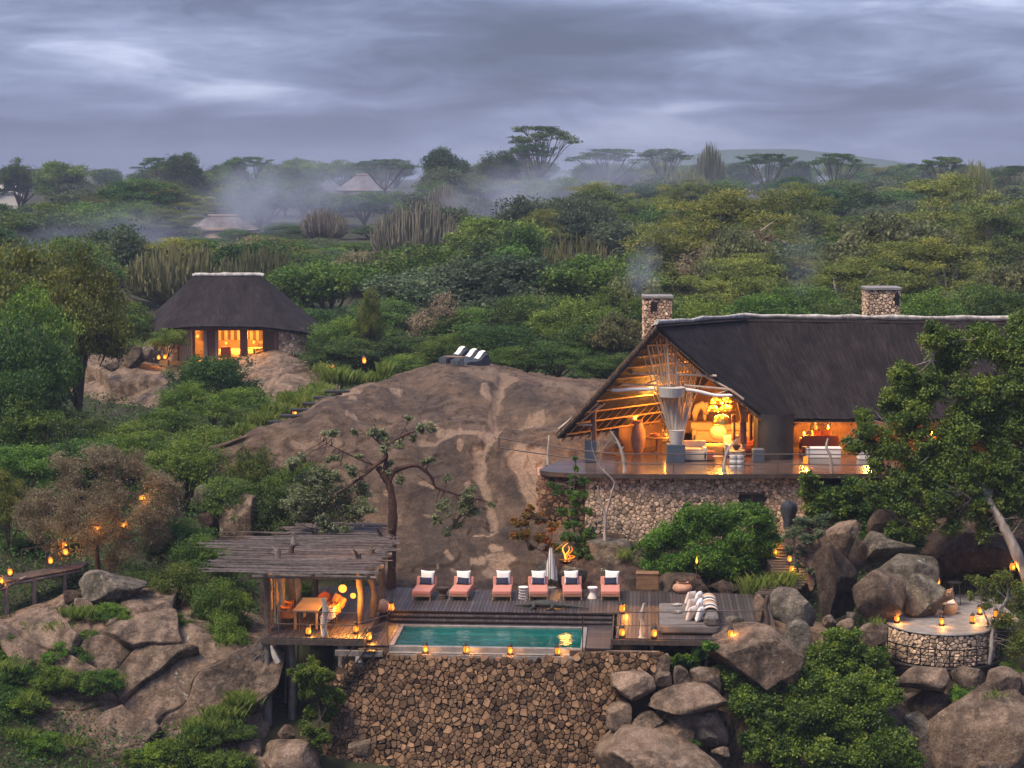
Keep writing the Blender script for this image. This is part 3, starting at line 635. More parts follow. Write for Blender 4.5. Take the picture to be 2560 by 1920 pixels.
def proto_euph(seed, H=6, Rc=3, narm=250, lm='euph'):
    rg = np.random.default_rng(seed); b = MB(); V = MB()
    V.tube(crv([(0, 0, -.4), (.05, 0, H*.15), (0, .05, H*.32)], 3), [.3, .29, .28, .27, .26, .25, .24], 7)
    for i in range(narm):
        w = rg.uniform(0, 6.28); q = math.sqrt(rg.random()); rad = Rc*q; top = H*(1-.36*q*q)*rg.uniform(.88, 1.03)
        s = Vector((math.cos(w)*rad*.25, math.sin(w)*rad*.25, H*(.2+.12*rg.random()))); k = Vector((math.cos(w)*rad*.86, math.sin(w)*rad*.86, s.z+(top-s.z)*(.28+.1*(1-q)))); e = Vector((math.cos(w)*rad, math.sin(w)*rad, top))
        path = crv([s, k, e], 4); b.tube([p_+Vector(rg.normal(size=3))*.035 for p_ in path], [.04, .05, .055, .06, .06, .058, .055, .05, .03], 4, False, t=float(np.clip(rg.normal(.5, .22), 0, 1)))
    return (V.mesh('euphorbia_trunk', M['bark'], 60), b.mesh('euphorbia_arms', LM[lm]), H, Rc)
def proto_dry(seed, H=6, Rc=4, nleaf=17000):
    rg = np.random.default_rng(seed); b = MB(); fork = Vector((0, 0, H*.2)); cl = []
    b.tube(crv([(0, 0, -.4), (.1, 0, H*.1), fork], 3), [.2-.008*k for k in range(7)], 6)
    for i in range(60):
        d = rg.normal(size=3); d[2] = abs(d[2])*.8; d /= np.linalg.norm(d); e = Vector((d[0]*Rc, d[1]*Rc, H*.18+d[2]*H*.8))*rg.uniform(.7, 1.0)
        path = crv([fork, fork.lerp(e, .5)+Vector((rg.normal()*.3, rg.normal()*.3, .5)), e], 4); b.tube(path, [.08-.008*k for k in range(len(path))], 3, False)
        for j in range(5):
            q = path[3+rg.integers(0, 6)]; e2 = q+Vector((rg.normal()*.7, rg.normal()*.7, rg.normal()*.5+.1)); b.tube([q, q.lerp(e2, .5)+Vector((0, 0, .1)), e2], [.025, .018, .01], 3, False); cl.append((*e2, .55, .55, .42))
    pts, ti = clump_points(cl, nleaf, rg, .2)
    return (b.mesh('dry_branches', M['bark'], 60), leaf_mesh('dry_foliage', pts, .125, ti, LM['brown'], rg, aspect=.4, up=.1), H, Rc)
PROTO = {}
def PR(k, f, *a, **kw): PROTO[k] = f(*a, **kw)
for i in range(3):
    PR(f'fmid{i}', proto_tree, 'broad', 100+i, 8, 4.6, 54, 16000, .25, 'mid', base=.2)
    PR(f'fdark{i}', proto_tree, 'broad', 120+i, 8, 4.4, 54, 16000, .25, 'dark', base=.2)
for i in range(2):
    PR(f'fblue{i}', proto_tree, 'broad', 140+i, 7, 4.4, 50, 15000, .25, 'blue', base=.15)
    PR(f'foliv{i}', proto_feather, 160+i)
    PR(f'facac{i}', proto_acacia, 180+i)
    PR(f'feuph{i}', proto_euph, 200+i)
    PR(f'nmid{i}', proto_tree, 'leafy', 220+i, 6, 3.4, 60, 30000, .145, 'mid', base=.15)
    PR(f'ndark{i}', proto_tree, 'leafy', 240+i, 6, 3.4, 60, 30000, .145, 'dark', base=.15)
    PR(f'nyel{i}', proto_tree, 'leafy', 260+i, 6, 3.4, 56, 28000, .145, 'yel', base=.2)
    PR(f'bush{i}', proto_tree, 'bush', 280+i, 2.6, 1.7, 30, 15000, .10, 'bright', base=.05, low=-.2)
    PR(f'shrub{i}', proto_tree, 'bush', 300+i, 2.6, 1.7, 28, 13000, .105, 'mid', base=.05, low=-.2)
PR('feuphd', proto_euph, 210, 6, 3.4, 280, 'euphd')
PR('fpale', proto_tree, 'broad', 170, 7, 4.2, 36, 11000, .28, 'pale', base=.25)
PR('fbrown', proto_tree, 'broad', 175, 7, 4.2, 30, 5500, .26, 'brown', base=.15, shell=.3)
PR('dry', proto_dry, 320)
def plant(proto, loc, height, width, label, name='tree', cat='tree', group=None, rz=None, part=('trunk', 'crown')):
    t, c, H, Rc = PROTO[proto]; s = width/(2*Rc*.94)
    o = thing(name, label, cat, loc, random.uniform(0, 6.28) if rz is None else rz, group, (s, s, height/(H*.98)))
    link(part[0], t, o); link(part[1], c, o); return o
def plant_px(proto, cx, ytop, wpx, D, label, name='tree', cat='tree', group=None, zb=None, **kw):
    a = P(cx, ytop, D); z0 = G(a.x, D) if zb is None else zb
    return plant(proto, (a.x, D, z0-.1), max(a.z-z0+.1, .5), wpx*D/F, label, name, cat, group, **kw)
def circle_clumps(circ, rg, jitter=.5, sub=5, depth=1.0):
    """each (px,py,r_px,D) becomes a few clumps inside that sphere"""
    out = []
    for px, py, r, D in circ:
        c = P(px, py, D); rr = r*D/F
        for _ in range(sub):
            d = rg.normal(size=3); d /= np.linalg.norm(d); q = rg.uniform(.2, .72); k = rr*rg.uniform(.36, .55)
            out.append((c.x+d[0]*rr*q, c.y+d[1]*rr*q*depth, c.z+d[2]*rr*q, k, k, k*.75))
    return out
def custom_plant(name, label, cat, limbs, circ, nleaf, leaf, lm, bm_, seed, base, aspect=.55, sub=5, depth=1.0, shell=.5, group=None, up=.35, lean=None, pn=('trunk', 'crown')):
    rg = np.random.default_rng(seed); base = Vector(base); o = thing(name, label, cat, base, 0, group)
    if limbs:
        b = MB(); allp = []
        for pts, r0, r1 in limbs:
            pp = crv([P(*q) if len(q) == 3 else Vector(q[:3]) for q in pts], 4); k = len(pp)
            b.tube(pp, [max(.008, (r0+(r1-r0)*i/(k-1))*(1+.12*rg.normal())) for i in range(k)], 7 if r0 > .08 else 4, False); allp += pp[1:]
        for px, py, r, D in circ:      # twigs out to every spray of leaves
            c = P(px, py, D); rr_ = r*D/F
            for _ in range(4):
                e = c+Vector(rg.normal(size=3)).normalized()*rr_*rg.uniform(.2, .9); q = min(allp, key=lambda v: (v-e).length+rg.uniform(0, .5)); m_ = q.lerp(e, .55)+Vector(rg.normal(size=3))*.07*(e-q).length
                b.tube([q, m_, e], [.022, .014, .006], 3, False)
        b.build(pn[0], M[bm_], o, 60, off=True)
    pts, ti = clump_points(circle_clumps(circ, rg, sub=sub, depth=depth), nleaf, rg, shell)
    link(pn[1], leaf_mesh(pn[1], pts-np.array(base), leaf, ti, LM[lm], rg, aspect=aspect, up=up), o); return o
# ------------------------------------------------------------------ stone walls: each stone a cell of its own
def vcell(p, nb, box):
    poly = list(box)
    for q in nb:
        nx, ny = q[0]-p[0], q[1]-p[1]; k = min(.8, max(.2, .5+.5*(p[2]-q[2])/(nx*nx+ny*ny+1e-9))); mx, my = p[0]+nx*k, p[1]+ny*k; out = []
        for i in range(len(poly)):
            a, b = poly[i], poly[(i+1) % len(poly)]; da = (a[0]-mx)*nx+(a[1]-my)*ny; db = (b[0]-mx)*nx+(b[1]-my)*ny
            if da <= 0: out.append(a)
            if (da < 0 < db) or (db < 0 < da): t = da/(da-db); out.append((a[0]+(b[0]-a[0])*t, a[1]+(b[1]-a[1])*t))
        poly = out
        if len(poly) < 3: return None
    return poly
def stones(parent, S, W, H, size, depth, matr, nmax=300, keep=None, seed=1, gap=.02, name='stone', sq=.8):
    rg = np.random.default_rng(seed); pts = []
    ny = int(H/(size*sq)); nx = int(W/size)
    for j in range(-1, ny+2):
        for i in range(-1, nx+2): pts.append(((i+.5*(j % 2)+rg.uniform(-.48, .48))*size, (j+.5+rg.uniform(-.48, .48))*size*sq, rg.normal()*.24*size*size))
    pts = np.array(pts); cells = []
    for k, p in enumerate(pts):
        if not (-.1*size < p[0] < W+.1*size and -.1*size < p[1] < H+.1*size): continue
        if keep and not keep(p[0], p[1]): continue
        d = np.hypot(pts[:, 0]-p[0], pts[:, 1]-p[1]); nb = pts[np.argsort(d)[1:18]]; e = 2*size
        poly = vcell(p, nb, [(p[0]-e, p[1]-e), (p[0]+e, p[1]-e), (p[0]+e, p[1]+e), (p[0]-e, p[1]+e)])
        if not poly: continue
        poly = np.array(poly); poly[:, 0] = np.clip(poly[:, 0], 0, W); poly[:, 1] = np.clip(poly[:, 1], 0, H)
        c = poly.mean(0); area = .5*abs(np.dot(poly[:, 0], np.roll(poly[:, 1], 1))-np.dot(poly[:, 1], np.roll(poly[:, 0], 1)))
        if area < .12*size*size: continue
        cells.append((area, c, poly))
    cells.sort(key=lambda a: -a[0]); rest = MB(); out = []
    for k, (area, c, poly) in enumerate(cells):
        r = math.sqrt(area/math.pi); pc, nrm = S(*c); pc = Vector(pc); nrm = Vector(nrm); h = depth*rg.uniform(.4, 1.35); tilt = rg.normal(size=2)*.5
        # drop near-duplicate corners, round the outline a little
        q = [poly[0]]
        for a in poly[1:]:
            if np.hypot(*(a-q[-1])) > .13*size: q.append(a)
        if len(q) < 3: continue
        q = np.array(q); mid = (q+np.roll(q, -1, 0))/2; ring = np.empty((len(q)*2, 2)); ring[0::2] = c+(q-c)*.965; ring[1::2] = c+(mid-c)*1.0
        f0 = max(.5, 1-gap/r); vs = []; n = len(ring)
        for sc, dp in ((f0, -.5*depth), (f0*.985, h*.5), (f0*.78, h*.95)):
            for a in ring:
                w = c+(a-c)*sc; p, nr = S(*w); dd = dp+(h*.5*((w-c)@tilt)/r if dp > 0 else 0); vs.append(Vector(p)+Vector(nr)*dd)
        vs.append(pc+nrm*h*1.03)
        fs = [(i, (i+1) % n, n+(i+1) % n, n+i) for i in range(n)]+[(n+i, n+(i+1) % n, 2*n+(i+1) % n, 2*n+i) for i in range(n)]+[(2*n+i, 2*n+(i+1) % n, 3*n) for i in range(n)]
        t = float(np.clip(rg.normal(.5, .27), 0, 1))
        if k < nmax:
            b = MB(); b.add([v-pc for v in vs], fs, t); o = link(name, b.mesh(name, matr, 35), parent, pc-parent.location); out.append(o)
        else: rest.add([v-parent.location for v in vs], fs, t)
    if rest.v: tag(rest.build(name+'_fill', matr, parent, 35), kind='stuff')
    return out
def inpoly(x, y, poly):
    r = False; j = len(poly)-1
    for i in range(len(poly)):
        (xi, yi), (xj, yj) = poly[i], poly[j]
        if (yi > y) != (yj > y) and x < (xj-xi)*(y-yi)/(yj-yi)+xi: r = not r
        j = i
    return r

# ------------------------------------------------------------------ pool retaining wall
def pool_wall():
    base = DK(-1, -2.2, -5); t = thing('retaining_wall', 'tall dry stone retaining wall of brown fieldstone below the pool', 'stone wall', base)
    U0, Z0, W, H = -7.4, -5.2, 13.2, 4.85
    def S(u, h):
        z = Z0+h; vv = -1.72-.2*(H-h)-.25*math.sin(max(0, min(1, (u/W)))*math.pi)*(1-h/H)*1.5
        return DK(U0+u, vv, z), (DV*-1+Vector((0, 0, .2))).normalized()
    poly = [(905, 1614), (966, 1613), (985, 1640), (1440, 1646), (1448, 1617), (1600, 1618), (1690, 1640), (1610, 1690), (1560, 1760), (1520, 1830), (1500, 2100), (760, 2100), (800, 1900), (842, 1820), (830, 1716), (861, 1670)]
    def keep(u, h): return inpoly(*proj(S(u, h)[0]), poly)
    b = MB(); n, m = 26, 60
    pt = lambda i, j: S(W*i/m, H*j/n)[0]-base+Vector((0, .10, 0))
    for i in range(m):
        for j in range(n):
            if keep(W*(i+.5)/m, H*(j+.5)/n) or keep(W*(i+1.5)/m, H*(j+.2)/n): b.add([pt(i, j), pt(i+1, j), pt(i+1, j+1), pt(i, j+1)], [(0, 1, 2, 3)])
    b.build('core', M['mortar'], t)
    # earth body behind the face
    e = MB(); e.box((-6.3, -1.62, -6), (5.2, 2.4, -.86)); e.v = [tuple(DK(*v)-base) for v in e.v]; e.build('fill_behind', M['mortar'], t)
    stones(t, S, W, H, .212, .085, M['stone'], 300, keep, 3, .004)
    # rounded cap stones along the raised end of the wall beside the jetty beam
    def S2(u, h): return DK(2.75+u, -1.68-.04*h, -.92+h), (DV*-1+Vector((0, 0, .35))).normalized()
    stones(t, S2, 2.6, .36, .27, .1, M['stone'], 300, None, 9, .015, 'cap_stone')
pool_wall()

# ------------------------------------------------------------------ deck, steps, surround
def boards(parent, items, off):
    """items: (u0,u1,v0,v1,z) boxes in the deck frame"""
    for u0, u1, v0, v1, z in items:
        cu, cv = (u0+u1)/2, (v0+v1)/2; b = MB(); b.box((u0-cu, v0-cv, -.045), (u1-cu, v1-cv, 0))
        o = link('board', b.mesh('board', M['deck']), parent); o.location = Vector((cu, cv, z+random.uniform(-.004, .004)))-Vector(off)
def deck_thing(name, label, cat): o = thing(name, label, cat, DO, DROT); return o
def build_deck():
    t = deck_thing('timber_deck', 'dark plank deck holding the coral loungers and grey daybeds', 'deck'); it = []
    u = -9.35; w = .15
    while u < 10.1:
        v0 = -1.72 if u < -5.58 else (3.22 if u < 3.9 else (-.98 if u < 8.75 else -.35+(u-8.75)*.5)); v1 = 7.55+.25*math.sin(u*.7)+(.3 if u > 5 else 0)
        if u > 7: v1 -= (u-7)*.28
        it.append((u, u+w-.013, v0+random.uniform(-.012, .012), v1, 0)); u += w
    boards(t, it, (0, 0, 0))
    for k, (a, b_) in enumerate([((-9.4, -1.78, -.27), (-5.5, -1.72, -.05)), ((3.86, -1.05, -.24), (8.9, -.99, -.05)), ((-5.56, -1.7, -.4), (-5.5, 3.2, -.05)), ((3.82, -.98, -.4), (3.88, 3.2, -.05))]):
        b = MB(); b.box(a, b_); b.build('fascia', M['timber'], t)
    for v in (-1.2, .6, 2.4, 4.2, 6.0): b = MB(); b.box((-9.3, v, -.24), (-5.62, v+.12, -.05)); b.build('joist', M['timber'], t)
    for v in (-.6, 1.0, 2.6): b = MB(); b.box((3.95, v, -.24), (9.6, v+.12, -.05)); b.build('joist', M['timber'], t)
    b = MB(); b.box((-9.3, 3.3, -.5), (9.6, 7.3, -.06)); b.build('underframe', M['mortar'], t)
    for (u_, v_, zb, r) in [(-9.25, -1.5, -3.9, .17), (-8.4, -.9, -3.4, .14), (-6.35, -1.45, -2.4, .2), (-9.2, 2.4, -2.6, .15), (-7.0, 1.2, -2.8, .14), (5.35, -.75, -1.5, .07), (7.4, -.6, -1.3, .07)]:
        b = MB(); b.tube([(u_, v_, zb), (u_+.03, v_, zb/2), (u_, v_, -.24)], [r*1.1, r, r*.95], 9); b.build('post', M['grey'], t, 60)
    b = MB(); b.box((3.6, -1.3, -.62), (5.65, -1.12, -.44)); b.build('beam', M['grey'], t)
    b = MB(); b.box((-6.55, -1.98, -.62), (-4.75, -1.8, -.42)); b.build('beam', M['grey'], t)
    s = deck_thing('deck_steps', 'two long shallow plank steps down to the swimming pool', 'steps'); it = []
    for k, (v0, v1, z) in enumerate([(2.9, 3.2, -.12), (2.58, 2.88, -.24)]):
        u = -5.05
        while u < 3.75: it.append((u, u+w-.013, v0, v1, z)); u += w
        b = MB(); b.box((-5.05, v0+.02, z-.12), (3.75, v1+.01, z-.05)); b.build('riser', M['black'], s)
    boards(s, it, (0, 0, 0))
    r = deck_thing('pool_surround', 'lower plank walkway running round the swimming pool', 'walkway'); it = []
    u = -5.5
    while u < 3.8:
        if u < -4.62: it.append((u, u+w-.013, -1.25, 3.15 if u < -5.1 else 2.56, -.36))
        elif u < 2.7: it.append((u, u+w-.013, 2.3, 2.56, -.36))
        u += w
    v = -1.2
    while v < 2.55: it.append((2.86, 3.8, v, v+w-.013, -.36+random.uniform(-.01, 0))); v += w
    boards(r, it, (0, 0, 0))
    b = MB(); b.box((-5.5, -1.2, -.6), (-4.66, 2.5, -.41)); b.box((2.9, -1.15, -.6), (3.8, 2.5, -.41)); b.build('underframe', M['mortar'], r)
build_deck()
def water_mat():
    m = bpy.data.materials.new('pool_water'); m.use_nodes = True; nt = m.node_tree; nt.nodes.clear(); L = nt.links.new
    out = nn(nt, 'ShaderNodeOutputMaterial'); tr = nn(nt, 'ShaderNodeBsdfTransparent'); tr.inputs[0].default_value = (.16, .52, .50, 1)
    gl = nn(nt, 'ShaderNodeBsdfGlossy', inp={'Roughness': .03}); df = nn(nt, 'ShaderNodeBsdfDiffuse'); df.inputs[0].default_value = (.006, .165, .155, 1)
    n = nn(nt, 'ShaderNodeTexNoise', inp={'Scale': 2.2, 'Detail': 3}); bp = nn(nt, 'ShaderNodeBump', inp={'Strength': .4, 'Distance': .05})
    tc = nn(nt, 'ShaderNodeTexCoord'); L(tc.outputs['Object'], n.inputs['Vector']); L(n.outputs['Fac'], bp.inputs['Height'])
    fr = nn(nt, 'ShaderNodeFresnel', inp={'IOR': 1.33})
    for q in (gl, fr): L(bp.outputs[0], q.inputs['Normal'])
    a = nn(nt, 'ShaderNodeMixShader', inp={0: .35}); L(tr.outputs[0], a.inputs[1]); L(df.outputs[0], a.inputs[2])
    b = nn(nt, 'ShaderNodeMixShader'); L(fr.outputs[0], b.inputs[0]); L(a.outputs[0], b.inputs[1]); L(gl.outputs[0], b.inputs[2]); L(b.outputs[0], out.inputs[0]); return m
M['water'] = water_mat()
def build_pool():
    t = deck_thing('swimming_pool', 'small turquoise infinity pool with pale concrete rim', 'pool')
    u0, u1, v0, v1 = -4.42, 2.66, -1.0, 2.12; zt = -.36
    def ring(z0, z1, a, name, m):
        b = MB(); b.box((u0-a, v0-a, z0), (u0, v1+a, z1)); b.box((u1, v0-a, z0), (u1+a, v1+a, z1)); b.box((u0, v1, z0), (u1, v1+a, z1)); b.build(name, m, t)
    ring(-1.5, zt+.01, .17, 'rim', M['concrete'])
    b = MB(); b.box((u0-.17, v0-.24, -1.5), (u1+.17, v0-.002, zt-.035)); b.build('overflow_edge', M['concrete'], t)
    b = MB(); b.box((u0-.17, v0-.74, -.95), (u1+.15, v0-.25, -.575)); b.build('front_ledge', M['concrete'], t)
    b = MB(); b.box((u0, v0, -1.52), (u1, v1, -1.45)); b.build('floor', M['tile'], t)
    for a, c in (((u0, v0, -1.45), (u0+.004, v1, zt-.06)), ((u1-.004, v0, -1.45), (u1, v1, zt-.06)), ((u0, v1-.004, -1.45), (u1, v1, zt-.06)), ((u0, v0, -1.45), (u1, v0+.004, zt-.06))):
        b = MB(); b.box(a, c); b.build('lining', M['tile'], t)
    b = MB(); b.box((u0+.01, v1-.42, -1.45), (u1-.01, v1-.006, -.62)); b.build('bench_ledge', M['tile'], t)
    b = MB(); b.box((-1.3, v1-.75, -1.45), (.1, v1-.43, -.75)); b.build('entry_step', M['tile'], t)
    b = MB(); n = 40; G_ = [[(lin(u0+.006, u1-.006, i/n), lin(v0+.006, v1-.006, j/14), zt-.045) for j in range(15)] for i in range(n+1)]; b.grid(G_, flip=True); b.build('water', M['water'], t)
build_pool()

# ------------------------------------------------------------------ pavilion with stick roof
def build_pavilion():
    t = thing('pavilion', 'open pavilion with a flat roof of bare sticks over a dining table', 'pavilion', DK(-7.4, 0, 0)); B = t.location
    rg = np.random.default_rng(5); zr = 2.42
    def put(mb, name, m, sm_=60): mb.v = [tuple(Vector(v)-B) for v in mb.v]; return mb.build(name, m, t, sm_)
    # sticks (counted one by one), two layers
    N = 230
    for k in range(N):
        f = (k+rg.uniform(-.4, .4))/N; v = -2.05+f*8.6; z = zr+.10*rg.random()+.05+.10*math.sin(f*9)*.4
        u0 = -11.15+rg.normal()*.4-(1.3*rg.random() if v > 3.2 else .0)-(.5 if 3.0 < v < 5.5 else 0); u1 = -5.2+rg.normal()*.2
        if v > 4.6: u0 = -10.0+rg.normal()*.7-(1.6 if rg.random() < .25 else 0); u1 -= .35*(v-4.6)
        if rg.random() < .45: c = rg.uniform(-9.0, -7.0); (u0, u1) = (u0, c+1.2) if rg.random() < .5 else (c-1.2, u1)
        s = rg.normal()*.055; mid = (u0+u1)/2; b = MB(); r = rg.uniform(.013, .028)
        pts = [DK(u0, v-s, z+rg.normal()*.02), DK(mid, v+rg.normal()*.035, z+rg.normal()*.02), DK(u1, v+s, z+rg.normal()*.02)]
        b.tube(pts, [r*1.1, r, r*.6] if rg.random() < .5 else [r*.6, r, r*1.1], 4, False); put(b, 'roof_stick', M['stick'], None)
    for v in (-1.7, .6, 3.0, 5.4): b = MB(); b.tube([DK(-9.7, v, zr-.1), DK(-7.4, v+.06, zr-.07), DK(-5.0, v, zr-.1)], [.08, .085, .07], 7); put(b, 'roof_beam', M['grey'])
    for u in (-9.2, -7.4, -5.3): b = MB(); b.tube([DK(u, -2, zr-.02), DK(u+.05, 2, zr), DK(u, 6.2, zr)], [.06, .065, .05], 6); put(b, 'rafter', M['timber'])
    # gnarled corner posts, some poke through the roof as forked stubs
    for (u, v, h, m) in [(-9.2, -1.35, zr, 'timber'), (-9.1, .5, zr+.5, 'grey'), (-8.9, 1.9, zr+.45, 'timber'), (-8.95, 3.4, zr+.6, 'grey'), (-5.65, 2.0, zr+.3, 'bark'), (-5.75, 5.6, zr+.35, 'bark'), (-6.0, .75, zr+.35, 'bark'), (-8.6, 5.8, zr+.3, 'timber')]:
        b = MB(); p = crv([DK(u, v, 0), DK(u+rg.normal()*.06, v+rg.normal()*.06, .9), DK(u+rg.normal()*.06, v, 1.8), DK(u+rg.normal()*.05, v, h)], 3); b.tube(p, [.15*(1+.25*rg.normal()*.5)-.004*i for i in range(len(p))], 8)
        if h > zr+.1:
            for _ in range(2): e = p[-1]+Vector((rg.normal()*.18, rg.normal()*.1, rg.uniform(.0, .25))); b.tube([p[-2], p[-1]*.5+e*.5, e], [.07, .05, .02], 5)
        put(b, 'post', M[m])
    # white driftwood post at the front
    b = MB(); p = crv([DK(-7.02, -1.45, 0), DK(-7.06, -1.43, .5), DK(-6.98, -1.45, 1.0), DK(-7.08, -1.42, 1.5)], 4); b.tube(p, [.115, .13, .12, .135, .12, .14, .12, .13, .12, .115, .10, .07, .03], 9)
    for z, s in ((.55, 1), (.95, 1), (.7, -1)): b.tube([DK(-7.0, -1.45, z), DK(-7.0+.2*s, -1.5, z+.06)], [.045, .02], 5)
    put(b, 'driftwood_post', M['drift'])
    # wall of leaning sticks on the left, inside face lit by the lamps; ragged ends stand out to the left and down the stilts
    for k in range(95):
        v = -1.65+rg.random()*5.2; z = rg.uniform(.0, 2.1); b = MB(); b.tube([DK(-9.32-rg.uniform(.02, .3), v, z+.42), DK(-9.24, v+.25, z-.05)], [.02, .012], 4, False); put(b, 'wall_stick', M['grey'], None)
    for k in range(3):
        v = (-.9, .45, 1.75)[k]; b = MB(); b.box((-9.3, v, .05), (-9.24, v+.75, 2.3)); b.v = [tuple(DK(*q)) for q in b.v]; put(b, 'wicker_panel', M['wicker'], None)
    for k in range(110):
        z = -rg.random()*3.9; b = MB(); b.tube([DK(-9.4+rg.normal()*.05, -1.66, z), DK(-9.62-rg.uniform(.05, .28), -1.66+rg.normal()*.05, z-.32)], [.02, .01], 4, False); put(b, 'wall_stick', M['grey'], None)
    for (u, zb) in ((-8.75, -2.9), (-8.3, -3.0), (-7.8, -2.6)): b = MB(); b.tube([DK(u, -.4, zb), DK(u+.1, -.4, -.25)], .035, 5); put(b, 'stay_pole', M['grey'])
    b = MB(); b.tube([DK(-9.0, -1.82, -.3), DK(-8.9, -1.84, -.6), DK(-8.75, -1.85, -.95)], [.04, .11, .13], 7); put(b, 'tied_bundle', M['drift'])
    b = MB(); b.tube([DK(-5.7, -1.9, -.62), DK(-5.66, -1.92, -.8), DK(-5.55, -1.92, -1.02)], [.1, .15, .1], 7); put(b, 'tied_bundle', M['drift'])
    # raised rear awning of sticks
    for k in range(46):
        v = 6.6+k*.045; b = MB(); u0, u1 = -9.3+rg.normal()*.5, -6.2+rg.normal()*.4; b.tube([DK(u0, v, zr+.12), DK((u0+u1)/2, v, zr+.16), DK(u1, v, zr+.12)], rg.uniform(.018, .03), 4, False); put(b, 'roof_stick', M['stick'], None)
build_pavilion()

# ------------------------------------------------------------------ rails
def rail_thing(name, label, base): return thing(name, label, 'railing', base)
def wput(t, mb, name, m, sm_=60): mb.v = [tuple(Vector(v)-t.location) for v in mb.v]; return mb.build(name, M[m], t, sm_)
def knotty(pts, r, n=8, seed=0, k=4):
    rg = np.random.default_rng(seed); p = crv(pts, k); b = MB(); b.tube(p, [max(.012, r[0]+(r[1]-r[0])*i/(len(p)-1)+rg.normal()*.1*r[0]) for i in range(len(p))], n); return b
def rails():
    t = rail_thing('deck_railing', 'two thin rails with a driftwood post in front of the daybeds', DK(4, -1, 0))
    A_, B_ = DK(2.75, -1.25, 0), DK(9.62, -.3, 0)
    for z, r in ((1.0, .022), (.5, .014)): b = MB(); b.tube([A_+Vector((0, 0, z)), A_.lerp(B_, .5)+Vector((0, 0, z-.01)), B_+Vector((0, 0, z))], r, 6); wput(t, b, 'rail', 'rail')
    b = MB(); b.tube([A_+Vector((0, 0, -.6)), A_+Vector((0, 0, 1.0))], .022, 6); wput(t, b, 'metal_post', 'metal')
    wput(t, knotty([DK(4.97, -.85, 0), DK(5.0, -.85, .5), DK(4.95, -.85, .8), DK(5.06, -.85, 1.32)], (.12, .05), seed=3), 'driftwood_post', 'drift')
    wput(t, knotty([DK(9.66, -.25, -.1), DK(9.72, -.25, .6), DK(9.64, -.25, 1.1), DK(9.72, -.25, 1.55)], (.13, .07), seed=4), 'gnarled_post', 'timber')
    t = rail_thing('pavilion_railing', 'thin dark rails along the front of the dining pavilion', DK(-7, -1.6, 0))
    for z in (.98, .5): b = MB(); b.tube([DK(-8.75, -1.6, z), DK(-5.75, -1.6, z-.03)], .018, 6); wput(t, b, 'rail', 'rail')
    for u in (-8.75, -7.95, -5.75): b = MB(); b.tube([DK(u, -1.6, 0), DK(u, -1.6, .98)], .016, 6); wput(t, b, 'metal_post', 'rail')
    for z in (.85, .55, .25): b = MB(); b.tube([DK(-5.75, -1.62, z-.3), DK(-4.62, -1.35, z)], .012, 5); wput(t, b, 'rail', 'rail')
    for u, v in ((-5.75, -1.62), (-4.62, -1.35)): b = MB(); b.tube([DK(u, v, -.6), DK(u, v, .95)], .018, 6); wput(t, b, 'metal_post', 'metal')
    b = MB(); b.tube([DK(-4.62, -1.35, .85), DK(-4.7, 2.6, .55)], .016, 6); wput(t, b, 'rail', 'rail')
    t = thing('metal_stair', 'steep dark metal stair dropping beside the stone wall below the pavilion', 'stair', DK(-6.2, -2, -2.4))
    for du in (0, .42): b = MB(); b.tube([DK(-5.35+du, -1.98, -.3), DK(-6.75+du, -2.3, -2.3)], .025, 6); wput(t, b, 'stringer', 'metal')
    for k in range(9): f = (k+.5)/9; p = DK(-5.35-1.4*f, -1.98-.32*f, -.3-2.0*f); b = MB(); b.box((p.x, p.y-.08, p.z-.015), (p.x+.42, p.y+.1, p.z+.015)); wput(t, b, 'tread', 'metal', None)
    b = MB(); b.tube([DK(-5.35, -2.05, .45), DK(-6.75, -2.35, -1.5)], .018, 6); wput(t, b, 'handrail', 'metal')
    for f in (0, .5, 1): p = DK(-5.35-1.4*f, -2.02-.32*f, -.3-2*f); b = MB(); b.tube([p, p+Vector((0, 0, .78))], .014, 5); wput(t, b, 'baluster', 'metal')
rails()

